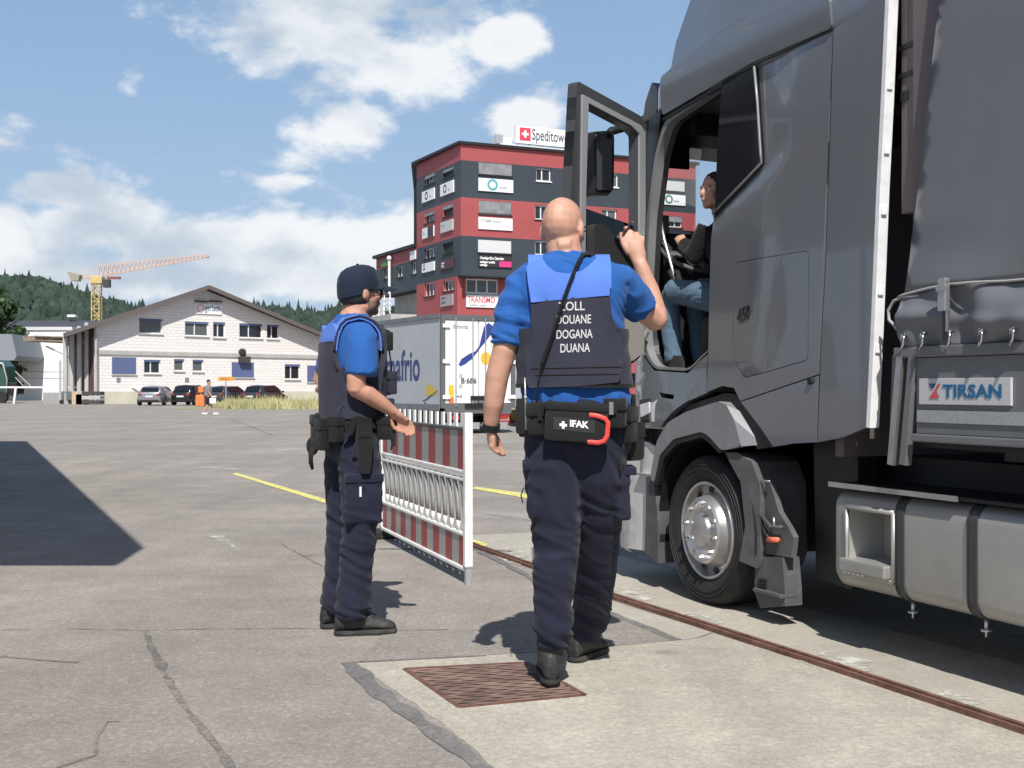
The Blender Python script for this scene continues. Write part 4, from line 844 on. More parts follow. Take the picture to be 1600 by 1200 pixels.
# black fixed window panel with bright trim
bw = SP((1130, 126), (1181, 103), (1186, 160), (1193, 245), (1191, 260), (1155, 300), (1118, 339), (1122, 232))
V, Fc = tri_fill(bw, (), .1); tobj('fixed_window', shell(V, Fc, lambda p: T(p[0], -.006, p[1]), lambda p: T(p[0], .02, p[1])), M_blkg)
tr = SP((1181, 104), (1186, 160), (1191, 240), (1193, 254), (1160, 289), (1116, 334)); m = MB(); m.tube([T(p[0], -.010, p[1]) for p in tr], .007, 8); tobj('window_trim', m, M_paint2, True)
# sill and lower front corner
sill = SP((1004, 556), (1021, 579), (1076, 583), (1094, 563), (1106, 553), (1107, 612), (1075, 628), (1055, 645), (1036, 668), (1020, 668), (1000, 664), (1003, 600))
slot = rounded(SP((1033, 613), (1058, 617), (1057, 624), (1036, 621)), .006)
panel('sill_panel', sill, [slot], w0=.004, th=.05, fn=lambda t, z: .03*math.sin(max(0, min(1, (t+.7)/.7))*PI)*max(0, min(1, (1.4-z)*3)))
# fender over the wheel
fo = rounded(SP((1024, 745), (1034, 690), (1051, 660), (1079, 644), (1131, 627), (1144, 633), (1156, 655), (1167, 697), (1136, 704), (1117, 682), (1105, 674), (1060, 686), (1038, 712), (1029, 755)), .035)
panel('fender', fo, (), M_paint2, w0=-.035, th=.05, step=.05)
m = MB(); ch = [(1131, 627, 1149, 629), (1144, 633, 1166, 646), (1156, 655, 1181, 672), (1167, 697, 1193, 695)]
m.loft([[T(*(lambda q: (q[0], -.035, q[1]))(S(a, b))), T(*(lambda q: (q[0], .03, q[1]))(S(c, d, .03)))] for a, b, c, d in ch], 0, False, False); tobj('fender_chamfer', m, M_paint2)
lip = SP((1029, 755), (1038, 712), (1060, 686), (1105, 674), (1117, 682), (1136, 704), (1131, 708), (1114, 690), (1103, 683), (1064, 694), (1044, 716), (1034, 758)); panel('arch_lip', lip, (), M_blk, w0=-.03, th=.12)
gr_ = SP((1046, 664), (1073, 633), (1130, 614), (1146, 616), (1164, 634), (1206, 697), (1180, 702), (1146, 634), (1134, 628), (1080, 645), (1053, 660)); panel('fender_gap', gr_, (), M_blk, w0=.012, th=.05)
# inner wheel arch
m = MB(); cz = .41
pts_ = [(math.cos(a)*.50-.0, math.sin(a)*.50+cz) for a in np.linspace(-.15, PI+.25, 16)]
m.loft([[T(p[0], .0, p[1]) for p in pts_], [T(p[0], .55, p[1]) for p in pts_]], 0, False, False); m.prism([(p[0], p[1]) for p in pts_], lambda p: T(p[0], .55, p[1]), lambda p: T(p[0], .56, p[1])); tobj('wheel_arch', m, M_blk)
# front corner: steps, lamp unit, bumper
curve = [(-.36, 0), (-.9, 0.0), (-1.02, .02), (-1.12, .10), (-1.19, .28), (-1.23, .7), (-1.24, 1.11)]
curve = curve+[(a, 2.22-b) for a, b in curve[:-1]][::-1]
def band_(name, z0, z1, m_, pts, shrink=0.0, close=False, smooth=40):
    return tobj(name, MB().loft([[T(a+shrink, b+(shrink if b < 1.1 else -shrink), z) for a, b in pts] for z in (z0, z1)], 0, False, close), m_, smooth)
M_bump = mat('bumper_light_grey', (.66, .66, .65), .4, .1, var=.06, vscale=5, dirt=(.3, .29, .28, .6), dscale=6)
cb = [p for p in curve if p[0] < -.8]
m = MB(); R0_ = [(0.0, .17, .03), (.0, .20, 0), (0, .60, 0), (0, .66, .02)]
m.loft([[T(a+s_, b+(s_ if b < 1.1 else -s_), z) for a, b in cb] for (_, z, s_) in R0_], 0, False, False); tobj('bumper', m, M_bump, 40)
bs = SP((1012, 745), (1024, 747), (1030, 800), (1031, 880), (1010, 862), (1012, 800)); panel('bumper_edge', bs, (), M_plast, w0=-.012, th=.25)
ss = SP((968, 690), (1005, 690), (1022, 700), (1024, 745), (1012, 750), (1010, 862), (966, 855)); panel('lower_step_cheek', ss, (), M_bump, w0=.0, th=.02, fn=lambda t, z: -.02)
st_ = SP((993, 664), (1036, 668), (1026, 745), (1000, 742)); panel('step_well', st_, (), M_plast, w0=.10, th=.02)
for i, (x0, x1, y0, y1) in enumerate(((1000, 1042, 664, 671), (996, 1026, 738, 746))):
    a, b = S(x0, y0), S(x1, y1); tobj('step_tread', MB().box(T(a[0], -.01, b[1]), T(b[0], .22, a[1]), bev=.006), M_alu)
lp = rounded(SP((1001, 625), (1020, 622), (1046, 626), (1052, 640), (1044, 661), (1003, 660)), .015); panel('lamp_unit', lp, (), M_blkg, w0=-.010, th=.06)
for q in (((1004, 632), (1018, 628), (1019, 645), (1005, 652)), ((1022, 630), (1032, 624), (1040, 634), (1040, 658), (1022, 659)), ((1043, 630), (1050, 632), (1049, 644), (1043, 648))):
    panel('lamp', rounded(SP(*q), .006), (), M_lamp, w0=-.018, th=.01)
# cab front below the screen, A-pillar, screen and visor
fc = lambda sx: [(-.60+sx, .01), (-.80+sx*.7, .045), (-.97+sx*.5, .14), (-1.09+sx*.4, .30), (-1.16+sx*.4, .62), (-1.19+sx*.4, 1.11)]
def full(c): return c+[(a, 2.22-b) for a, b in c[:-1]][::-1]
m = MB(); m.loft([[T(a, b, z) for a, b in full(fc(s_))] for z, s_ in ((.66, -.12), (1.3, -.10), (1.9, -.04), (2.20, -.01))], 0, False, False); tobj('cab_front', m, M_paint, 40)
for sd_, nm in ((0, 'near'), (1, 'far')):
    c = [(-.60, .01), (-.80, .045), (-.97, .14), (-1.06, .26)]
    f = (lambda b: 2.22-b) if sd_ else (lambda b: b)
    m = MB(); m.loft([[T(a+s_, f(b), z) for a, b in c] for z, s_ in ((2.19, -.01), (2.45, .04), (2.79, .11))], 0, False, False); tobj('a_pillar', m, M_blk, 40)
wsb = full([(-1.05, .255), (-1.09, .30), (-1.16, .62), (-1.19, 1.11)])
m = MB(); m.loft([[T(a+s_, b, z) for a, b in wsb] for z, s_ in ((2.19, .0), (2.79, .13))], 0, False, False); tobj('windscreen', m, M_tint)
m = MB(); m.loft([[T(-1.04, .33, 2.80), T(-1.28, .33, 2.70), T(-1.28, .33, 2.75), T(-1.02, .33, 3.12)], [T(-1.10, 1.11, 2.80), T(-1.36, 1.11, 2.70), T(-1.36, 1.11, 2.75), T(-1.09, 1.11, 3.12)], [T(-1.04, 1.89, 2.80), T(-1.28, 1.89, 2.70), T(-1.28, 1.89, 2.75), T(-1.02, 1.89, 3.12)]]); tobj('sun_visor', m, M_blkg)
ve = rounded(SP((0, 0)), .0) if False else None
vp = [S(x, y, .17) for x, y in ((1019, 127), (1027, 140), (1026, 262), (1014, 258), (1006, 236), (1002, 205), (1008, 160))]
V, Fc = tri_fill(rounded(vp, .02), (), .2); tobj('sun_visor_end', shell(V, Fc, lambda p: T(p[0], .17, p[1]), lambda p: T(p[0], .40, p[1])), M_blkg)
rb = rounded(SP((1036, 121), (1105, 66), (1158, 29), (1182, 33), (1240, 5), (1300, -25), (1303, 44), (1180, 97), (1037, 181)), .03); panel('roof_side_panel', rb, (), M_paint, w0=-.012, th=.07, fn=lambda t, z: .008*math.sin(max(0, min(1, (z-2.8)/.25))*PI))
# cab shell: floor, far side with window, rear wall, headliner
m = MB(); m.box(T(-1.0, .09, 1.18), T(1.08, 2.1, 1.27)); tobj('floor', m, M_blk)
m = MB(); m.box(T(-.62, 2.16, 1.2), T(1.08, 2.22, 2.05)); m.box(T(.35, 2.16, 2.05), T(1.08, 2.22, 2.79)); m.box(T(-.62, 2.16, 2.68), T(.35, 2.22, 2.79)); tobj('far_side', m, M_paint)
m = MB(); m.box(T(-.55, 2.18, 2.05), T(.35, 2.19, 2.68)); tobj('far_window', m, M_tint)
m = MB(); m.box(T(-1.0, .06, 2.79), T(1.08, 2.16, 2.83)); tobj('headliner', m, mat('headliner', (.10, .10, .10), .9))
m = MB(); m.box(T(-1.02, .28, 2.71), T(-.80, 1.9, 2.785), bev=.02); m.box(T(-.80, .2, 2.66), T(-.45, 2.0, 2.785), bev=.02); m.box(T(-.45, .2, 2.72), T(-.40, 2.0, 2.785)); tobj('overhead_shelf', m, M_blk)
M_rear = mat('cab_rear_wall', (.13, .105, .11), .5, var=.1, vscale=2)
m = MB(); m.box(T(1.06, .06, .86), T(1.12, 2.16, 3.4)); tobj('rear_wall', m, M_rear)
m = MB(); m.box(T(1.123, .16, 2.62), T(1.15, 1.4, 2.64)); m.box(T(1.123, .16, 2.50), T(1.16, 1.4, 2.53)); m.box(T(1.123, .22, 2.30), T(1.14, .26, 2.38)); m.box(T(1.123, .30, 2.30), T(1.135, .8, 2.44)); tobj('rear_trim', m, M_blk)
m = MB(); m.tube([T(1.28, .10, .95), T(1.30, .10, 2.42)], .018, 8); m.tube([T(1.30, .10, 2.42), T(1.305, .10, 2.52)], .03, 10); tobj('air_pipe', m, M_alu, True)
m = MB(); m.tube([T(1.35, .25, 1.75), T(1.45, .22, 1.66), T(1.6, .2, 1.62), T(1.75, .2, 1.60)], .014, 8); tobj('suzi_hose', m, M_plast, True)
# seat, dash, wheel, controls
M_int = mat('interior_dark', (.018, .018, .019), .8); M_intg = mat('interior_grey', (.09, .09, .09), .7)
m = MB(); m.box(T(-.22, .10, 1.36), T(.34, .56, 1.58), bev=.05); m.box(T(.16, .12, 1.52), T(.32, .54, 2.36), bev=.06); tobj('driver_seat', m, M_int)
m = MB(); m.loft([[T(-1.0, w, 1.3), T(-.72, w, 1.3), T(-.62, w, 1.80), T(-.66, w, 2.02), T(-.78, w, 2.12), T(-1.05, w, 2.16)] for w in (.14, 2.1)]); tobj('dashboard', m, M_int)
m = MB(); c = T(-.60, .30, 1.97); ax = T(-.55, 0, -.80).normalized(); u = T(0, 1, 0); v = ax.cross(u)
m.tube([c+(u*math.cos(a)+v*math.sin(a))*.20 for a in np.linspace(0, 2*PI, 33)], .015, 8); m.bar(c-u*.19, c+u*.19, .05, .02, up=ax); m.bar(c, c+v*.19, .05, .02, up=ax); m.tube([c, c+ax*.35], .04, 8); tobj('steering_wheel', m, M_intg, True)
m = MB(); m.tube([T(*(lambda q: (q[0], .1, q[1]))(S(x, y, .1))) for x, y in ((1031, 338), (1038, 375), (1049, 415), (1056, 445))], .010, 8); tobj('spoke_highlight', m, M_alu, True)  # bright tube added as the highlight along the steering wheel spoke
m = MB(); m.box(T(*(lambda q: (q[0], .12, q[1]))(S(1028, 365, .12))), T(*(lambda q: (q[0], .2, q[1]))(S(1040, 338, .2))), bev=.01); tobj('switch_panel', m, M_intg)
m = MB(); q = S(1042, 232, .3); m.tube([T(q[0], .3, q[1]+.1), T(q[0], .3, q[1]-.2), T(q[0]-.02, .3, q[1]-.22)], .004, 6); tobj('visor_cord', m, M_blk)
# rear mudguard, plate, levers, flap
mg = SP((1138, 707), (1156, 707), (1174, 722), (1184, 757), (1185, 868), (1180, 888), (1158, 876), (1166, 822), (1160, 752)); panel('mudguard', mg, (), M_plast, w0=.0, th=.28, fn=lambda t, z: .02*math.sin((t-.1)*9), step=.04)
mg2 = SP((1184, 752), (1192, 752), (1206, 800), (1222, 826), (1229, 840), (1226, 872), (1186, 866)); panel('bracket_plate', mg2, (), M_plast, w0=.04, th=.03)
fl = SP((1172, 868), (1214, 872), (1218, 920), (1219, 948), (1180, 951), (1171, 925)); panel('mud_flap', fl, (), M_plast, w0=.03, th=.10)
for y in (904, 909, 914, 919): a, b = S(1186, y, .028), S(1198, y+1.5, .028); tobj('flap_rib', MB().box(T(a[0], .018, b[1]), T(b[0], .03, a[1])), M_blk)
a, b = S(1176, 924, .0), S(1219, 930, .0); tobj('flap_bar', MB().box(T(a[0], .0, b[1]), T(b[0], .1, a[1]), bev=.004), M_plast)
def rod(pts, r, m_, nm, w=.02): tobj(nm, MB().tube([T(*(lambda q: (q[0], w, q[1]))(S(x, y, w))) for x, y in pts], r, 8), m_, True)
rod([(1182, 764), (1180, 790), (1183, 800), (1196, 835), (1203, 842)], .007, M_blk, 'lever'); rod([(1185, 800), (1205, 824), (1222, 824)], .010, M_plast, 'lever'); rod([(1200, 843), (1216, 844)], .014, M_orr, 'lever_grip'); rod([(1182, 764), (1181, 786)], .010, mat('dull_red', (.20, .06, .045), .6), 'lever_grip'); rod([(1190, 751), (1203, 752)], .005, M_alu, 'pin'); rod([(1209, 808), (1210, 826)], .006, M_alu, 'pin')
bp_ = SP((1228, 690), (1296, 690), (1296, 912), (1285, 925), (1232, 905)); panel('battery_cover', bp_, (), M_blk, w0=.16, th=.06)
rod([(1237, 882), (1238, 896), (1235, 905)], .006, M_alu, 'latch', .14)
# chassis
m = MB(); m.box(T(-.9, .62, .35), T(4.6, .74, .62)); m.box(T(-.9, 1.5, .35), T(4.6, 1.62, .62)); m.box(T(-.8, .56, .45), T(1.0, 1.7, 1.15)); m.box(T(1.0, .56, .42), T(4.2, 1.7, .70)); m.box(T(1.0, .35, .70), T(1.9, 1.9, .86)); tobj('chassis', m, M_blk)
# tank
TZ0, TZ1 = .268, .715
def tank_ring(t, o=0.0, k=5):
    w0, w1 = .035-o, .66+o; z0, z1 = TZ0-o, TZ1+o; r = .075+o; out = []
    for (cw, cz_, a0) in ((w0+r, z1-r, PI/2), (w0+r, z0+r*1.0, PI), (w1-r, z0+r, 1.5*PI), (w1-r, z1-r, 0)):
        for j in range(k+1): a = a0+j*PI/2/k; out.append(T(t, cw+math.cos(a)*r, cz_+math.sin(a)*r))
    return out
t0 = 1.06
def shrink(ring, s): c = sum(ring, Vector())/len(ring); return [Vector((p.x, c.y+(p.y-c.y)*s, c.z+(p.z-c.z)*s)) for p in ring]
tkn = SP((1322, 779), (1386, 786), (1381, 918), (1311, 902))
# shell with a step recess cut in its outer face
hole_t = (S(1316, 800)[0], S(1385, 800)[0]); hz = (.31, .655)
m = MB(); m.loft([shrink(tank_ring(t0), .85), shrink(tank_ring(t0+.012), .94), tank_ring(t0+.05)], 0, False); m.add(shrink(tank_ring(t0), .85), [tuple(range(24))]); m.loft([tank_ring(t0+.05), tank_ring(hole_t[0]-.01)], 0, False); m.loft([tank_ring(hole_t[1]+.01), tank_ring(4.0), shrink(tank_ring(4.05), .9)], 0, False)
def seg_ring(t):
    return [p for p in tank_ring(t)]
r0, r1 = tank_ring(hole_t[0]-.01), tank_ring(hole_t[1]+.01); nseg = len(r0)
for j in range(nseg):
    k = (j+1) % nseg; mid = (r0[j]+r0[k])/2
    if r0[j].y < .036 and r0[k].y < .036: continue
    m.add([r0[j], r0[k], r1[k], r1[j]], [(0, 1, 2, 3)])
tobj('fuel_tank', m, M_tank, 40)
ho = R4(hole_t[0]-.01, hole_t[1]+.01, TZ0+.11, TZ1-.11); hi = rounded(SP((1325, 783), (1382, 788), (1377, 915), (1312, 898)), .02)
hi = [(max(hole_t[0]+.0, min(hole_t[1]-.0, a)), max(TZ0+.115, min(TZ1-.115, b))) for a, b in hi]
m = MB(); q0 = [T(hole_t[0]-.01, .035, TZ0+.075), T(hole_t[1]+.01, .035, TZ0+.075), T(hole_t[1]+.01, .035, TZ1-.075), T(hole_t[0]-.01, .035, TZ1-.075)]
q1 = [T(p.x+(.05 if i in (0, 3) else -.02), .20, p.z) for i, p in enumerate(q0)]
m.loft([q0, q1], 0, False); m.add(q1, [(0, 1, 2, 3)]); tobj('step_recess', m, M_tank, None)
m = MB(); qs = q0; n_ = 4
for i in range(4): m.tube([q0[i]+T(0, -.004, 0), q0[(i+1) % 4]+T(0, -.004, 0)], .012, 8)
m.box(T(hole_t[0]-.02, .028, TZ0+.08), T(hole_t[0]+.002, .0345, TZ1-.08)); tobj('recess_rim', m, M_tank, True)
m = MB(); m.box(T(hole_t[0]-.01, -.015, TZ0+.085), T(hole_t[1]-.0, .19, TZ0+.145), bev=.01); tobj('tank_step', m, M_tank)
for i in range(5): x = hole_t[0]+.03+i*.03; tobj('step_stud', MB().ellip(T(x, -.005, TZ0+.085), (.010, .012, .006)), M_chr, True)
for x in (1397, 1510, 1700):
    tt = S(x, 830)[0]; m = MB(); m.loft([tank_ring(tt-.024, .006), tank_ring(tt+.024, .006)]); m.loft([tank_ring(tt-.028, .009)[0:12], tank_ring(tt-.020, .009)[0:12]], 0, False, False); s_ = tobj('tank_strap', m, M_strap, 40)
    m = MB(); m.tube([T(tt, .10, TZ0), T(tt, .10, TZ0-.055)], .008, 8); m.tube([T(tt, .10, TZ0-.045), T(tt, .10, TZ0-.052)], .022, 10); m.tube([T(tt, .10, TZ0), T(tt, .10, TZ0-.075)], .005, 8); tobj('strap_bolt', m, M_alu, True, s_)
a, b = S(1290, 753), S(1490, 779); m = MB(); m.bar(T(a[0], .02, a[1]-.01), T(b[0], .02, a[1]-.01), .012, .022); tobj('deck_edge', m, M_alu); m = MB(); m.box(T(a[0], .03, a[1]-.018), T(b[0]+.6, .62, a[1]-.003)); tobj('deck_plate', m, M_blk)
# wheels
def wheel(nm, t, w, parent=tk, steer=0.0, far=False):
    wt = MB(); R = .405; prof = [(.262, .02), (.285, .0), (.33, -.012), (.375, -.008), (.398, .012), (R, .035), (R, .225), (.39, .25), (.33, .27), (.262, .25)]
    ax = Vector((math.sin(steer), math.cos(steer), 0)); ax = -ax if far else ax; o = T(t, w, R)
    root = tobj(nm, MB().lathe_ring(prof, o, ax, 56), M_rub, 35, parent)
    g = MB()
    for i in range(56):
        pass
    rim = MB().lathe([(.268, .012), (.262, .0), (.250, .004), (.244, .035), (.236, .062), (.205, .050), (.188, .012), (.180, -.022), (.168, -.034), (.120, -.026), (.105, -.022), (.001, -.022)], o, ax, 56)
    r_ = tobj('rim', rim, M_alu, 30, root)
    r0_ = ax.cross(Vector((0, 0, 1))).normalized(); u0 = ax.cross(r0_)
    for i in range(10):
        a = i*2*PI/10+.2; d = r0_*math.cos(a)+u0*math.sin(a)
        hl_ = MB().tube([o+d*.217+ax*.046, o+d*.217+ax*.10], .020, 12); tobj('hand_hole', hl_, M_blk, None, root)
        nt = MB().tube([o+d*.144-ax*.020, o+d*.144-ax*.046], .014, 6); nt.tube([o+d*.144-ax*.045, o+d*.144-ax*.054], .009, 6); tobj('wheel_nut', nt, M_chr, None, root)
    tobj('hub_cap', MB().lathe([(.092, -.020), (.086, -.040), (.06, -.046), (.001, -.047)], o, ax, 32), M_alu, 35, root)
    for k in range(3):
        rr = (.33, .352, .372)[k]; tobj('sidewall_rib', MB().lathe([(rr, -.009), (rr+.003, -.015), (rr+.006, -.009)], o, ax, 56), M_rub, 35, root)
wheel('front_wheel', .0, .012)
wheel('far_wheel', .0, 2.2, far=True)
wheel('rear_wheel', 3.75-.0, .62) if False else None
# ---- the open door
DH = Vector((TX-.648*sP, TY+.648*cP)); DF = Vector((.335, 6.47)); DP = Plane(DF, DH)
def D(px, py): return DP.sz(px, py)
def DS(*p): return [D(*q) for q in p]
def dpanel(name, outline, holes=(), m=M_paint, o=0.0, th=.05, step=.06, smooth=30, parent=None):
    V, Fc = tri_fill(outline, holes, step); return obj(name, shell(V, Fc, lambda p: DP.P(p[0], p[1], o), lambda p: DP.P(p[0], p[1], o-th)), m, parent or tk, smooth)
do = rounded(DS((902, 126), (1001, 181), (1011, 196), (1011, 330), (1005, 470), (1001, 558), (985, 570), (902, 578), (887, 500), (891, 320)), .025)
dh = rounded(DS((917, 163), (984, 199), (996, 211), (996, 345), (994, 425), (950, 415), (913, 392), (913, 308)), .02)
door = dpanel('driver_door', do, [dh], mat('door_inner_dark', (.05, .052, .056), .45, var=.05), 0, .06)
s1 = rounded(DS((908, 148), (999, 196), (1006, 207), (1006, 330), (1003, 430), (996, 430), (997, 345), (997, 209), (985, 197), (917, 161), (913, 308), (912, 400), (905, 400), (906, 300)), .008)
dpanel('door_frame_inner', s1, (), mat('light_silver', (.42, .43, .44), .4, .4), .012, .012, parent=door)
dpanel('door_glass', DS((913, 322), (996, 352), (996, 430), (913, 400)), (), M_tint2, -.025, .004, parent=door)
arm = rounded(DS((914, 353), (928, 350), (948, 372), (978, 404), (1000, 432), (1000, 470), (914, 470)), .02); dpanel('door_trim', arm, (), M_int, .06, .05, parent=door)
rp_ = rounded(DS((897, 460), (999, 460), (1000, 550), (982, 564), (898, 568)), .02); dpanel('door_pocket', rp_, (), mat('door_card_beige', (.30, .28, .25), .7), .03, .02, parent=door)
m = MB(); m.tube([DP.P(*D(946, 372), .07), DP.P(*D(958, 382), .10), DP.P(*D(982, 406), .10), DP.P(*D(994, 424), .07)], .014, 10); obj('door_pull', m, M_blk, door, True)
m = MB(); m.tube([DP.P(*D(1008, 520), -.03)+Vector((.03, -.02, .0)), DP.P(*D(1000, 530), .02)], .02, 8); m.bar(DP.P(*D(1005, 585), .0), DP.P(*D(997, 600), .0), .03); obj('door_hinge', m, M_alu, door)
# mirror on its arm, on the outside of the door
_DP, _D = DP, D
DPm = Plane(tuple(DF+_DP.n*-.2), tuple(DH+_DP.n*-.2))
def DPP(p, o): return DPm.P(p[0], p[1], o+.2)
mh = rounded([DPm.sz(*p) for p in ((919, 207), (948, 205), (951, 215), (950, 296), (941, 307), (920, 306))], .02)
V, Fc = tri_fill(mh, (), .08); mi = obj('mirror_housing', shell(V, Fc, lambda p: DPP(p, -.16), lambda p: DPP(p, -.30)), M_blk, door)
mg_ = rounded([DPm.sz(*p) for p in ((921, 211), (945, 209), (947, 270), (944, 298), (922, 298))], .015); V, Fc = tri_fill(mg_, (), .2); obj('mirror_glass', shell(V, Fc, lambda p: DPP(p, -.152), lambda p: DPP(p, -.158)), mat('mirror', (.55, .56, .58), .03, 1), mi)
m = MB(); m.tube([DPP(DPm.sz(945, 216), -.2), DPP(DPm.sz(955, 205), -.2), DPP(DPm.sz(980, 198), -.16), DP.P(*D(1004, 204), -.05)], [.02, .026, .024, .02], 8); obj('mirror_arm', m, M_blk, mi, True)

# ================================================================ THE CURTAIN-SIDED TRAILER
tl_ = thing('curtain_trailer', 'grey curtain-sided semi-trailer coupled behind the lorry, with a TIRSAN plate', 'trailer', (TX+1.7*sP, TY-1.7*cP, 0), math.atan2(-cP, sP))
XT = Matrix.Translation((1.7, 0, 0)).inverted()
def yobj(name, mb_, m_, smooth=None, parent=None):
    mb_.v = [XT @ v for v in mb_.v]; return obj(name, mb_, m_, parent or tl_, smooth, local=True)
M_curt = mat('grey_curtain', (.146, .150, .164), .50, var=.05, vscale=3, bump=.05, bscale=260, dirt=(.195, .196, .203, .4), dscale=1.1)
zc_ = 1.575; tb = S(1417, 455)[0]; tt_ = S(1468, 0)[0]; lean = (tt_-tb)/(S(1468, 0)[1]-zc_)
co = [(tb, zc_), (12.0, zc_), (12.0, 3.45), (tb+lean*(3.45-zc_), 3.45)]
rng_ = random.Random(5)
def curtf(t, z):
    h = z-zc_; return .007*math.sin(t*2.6+.5)+.003*noise.noise(Vector((t*2.5, z*1.4, 0)))+.022*math.exp(-(h/.10)**2)*(.5+.5*math.sin(t*7+1))-.004*math.exp(-((h-.28)/.05)**2)*math.sin(t*3)
V, Fc = tri_fill([(a, b) for a, b in [(tb, zc_), (4.2, zc_), (4.2, 3.45), (tb+lean*(3.45-zc_), 3.45)]], (), .055)
yobj('curtain', shell(V, Fc, lambda p: T(p[0], -.01-curtf(*p), p[1]), lambda p: T(p[0], .005-curtf(*p), p[1])), M_curt, True)
m = MB(); m.box(T(4.2, -.015, 1.0), T(12, .0, 3.45)); yobj('curtain', m, M_curt)
# loose skirt below the curtain: folds and bulges
zr_ = 1.345
def skf(t, z):
    h = (z-zr_)/(zc_-zr_); a = math.exp(-((t-1.95)/.10)**2)
    return (.03*math.sin(h*PI)*(1-1.3*a)+.016*math.sin(t*9+h*3)*(h**.6)*(1-h*.3)+.012*noise.noise(Vector((t*7, z*11, 2)))+.022*math.exp(-((h-.45-.12*math.sin(t*5))/.14)**2)+.012*(1-h)*math.sin(t*31))
V, Fc = tri_fill([(tb-.02, zr_), (4.2, zr_), (4.2, zc_+.01), (tb-.01, zc_+.01)], (), .02)
yobj('curtain_skirt', shell(V, Fc, lambda p: T(p[0], -.012-skf(*p), p[1]), lambda p: T(p[0], .0-skf(*p), p[1])), M_curt, True)
m = MB(); pts_ = [T(tb-.03, -.02, zc_-.02)]+[T(tb+k*.14, -.024-skf(tb+k*.14, zc_), zc_-.012+.012*math.sin(k*.9)+.004*k*(k < 8)) for k in range(18)]; m.tube(pts_, .006, 6); yobj('curtain_hem', m, mat('pale_piping', (.35, .34, .33), .5), True)
lp_ = [T(*(lambda q: (q[0], -.01, q[1]))(S(x, y))) for x, y in ((1440, 462), (1415, 464), (1400, 470), (1391, 485), (1392, 500), (1400, 508), (1405, 515))]; yobj('hem_loop', MB().tube(lp_, .007, 8), mat('pale_piping', (.35, .34, .33), .5), True)
# straps, buckles, hooks
def buckle(t):
    m = MB(); m.box(T(t-.014, -.065, zr_-.0), T(t+.014, -.055, zc_+.02)); r = yobj('tension_strap', m, M_strap)
    b = MB(); b.box(T(t-.022, -.085, zc_-.10), T(t+.022, -.06, zc_+.03), bev=.004); b.box(T(t-.024, -.09, zc_-.02), T(t+.024, -.082, zc_+.0)); b.tube([T(t-.026, -.075, zc_+.02), T(t+.026, -.075, zc_+.02)], .008, 8); b.bar(T(t+.016, -.07, zc_-.1), T(t+.016, -.07, zr_+.05), .008)
    b.v = [XT @ v for v in b.v]; obj('buckle', b, M_alu, r, None, local=True)
for tt in (S(1497, 500)[0], S(1497, 500)[0]+.60, S(1497, 500)[0]+1.2, S(1497, 500)[0]+1.8): buckle(tt)
m = MB()
for x in (1428, 1458, 1500, 1551, 1600): 
    t_ = S(x, 540)[0]; hk = MB(); hk.tube([T(t_, -.03, zr_+.05), T(t_+.010, -.06, zr_+.045), T(t_+.012, -.065, zr_+.01), T(t_-.006, -.06, zr_-.012), T(t_-.012, -.05, zr_+.01)], .005, 8); hk.box(T(t_-.012, -.06, zr_+.03), T(t_+.012, -.05, zr_+.055), bev=.003); yobj('hook', hk, M_chr, True)
# side rail, drop board, reflective strip, sign, posts, rub rail
M_alb = mat('board_aluminium', (.20, .205, .215), .5, .4, var=.08, vscale=3, dirt=(.14, .14, .14, .5), dscale=5)
m = MB(); m.box(T(tb-.05, -.03, 1.30), T(12, .06, 1.345), bev=.008); yobj('side_rail', m, M_alb)
m = MB(); m.box(T(S(1436, 600)[0], -.012, .99), T(12, .02, 1.297)); yobj('drop_board', m, M_alb)
m = MB(); m.box(T(S(1434, 690)[0], -.035, .955), T(12, .05, .987), bev=.006); yobj('rub_rail', m, M_alb)
m = MB(); m.box(T(S(1438, 640)[0], -.018, 1.035), T(12, -.0125, 1.085)); yobj('reflective_strip', m, mat('reflective_tape', (.36, .37, .37), .35, .2, var=.12, vscale=60))
for k, x in enumerate((1408, 1427)):
    a0_, a1_ = S(x+6, 552), S(x-9, 726); m = MB(); m.bar(T(a0_[0], -.012, a0_[1]), T(a1_[0], -.012, a1_[1]), .035, .035, up=(0, 1, 0)); yobj('corner_post', m, M_alu if k == 0 else M_alb)
a0_, a1_ = S(1402, 555), S(1397, 700); m = MB(); m.bar(T(a0_[0], .02, a0_[1]), T(a1_[0], .02, a1_[1]), .05, .05, up=(0, 1, 0)); yobj('corner_post', m, M_alb)
p0, p1 = S(1443, 588), S(1587, 588); zt_, zb_ = 1.213, 1.108
m = MB(); m.box(T(p0[0], -.024, zb_), T(p1[0], -.0125, zt_), bev=.002); plate = yobj('maker_plate', m, mat('plate_light_grey', (.50, .50, .51), .45))
tx = S(1481, 600)[0]; W_ = S(1573, 600)[0]-tx
q = text_mb('TIRSAN', 1, lambda x, y: Vector((x, y, 0)), 'LEFT', bold=.02); wx = max(v.x for v in q.v); hx = max(v.y for v in q.v)
m = text_mb('TIRSAN', 1, lambda x, y: T(tx+x*W_/wx, -.0265, zb_+.030+y*.050/hx), 'LEFT', bold=.032); yobj('lettering', m, mat('plate_blue', (.015, .13, .27), .5), None, plate)
lx0 = S(1459, 600)[0]; lw = S(1478, 600)[0]-lx0
m = MB(); m.add([T(lx0+lw*a, -.0265, zb_+.026+.058*b) for a, b in ((0, 0), (.45, .5), (.78, 1), (1, 1), (.62, .5), (.9, 0), (.45, 0))], [(0, 1, 5, 6), (1, 2, 3, 4), (1, 4, 5)]); yobj('emblem', m, mat('plate_red', (.55, .08, .08), .5), None, plate)
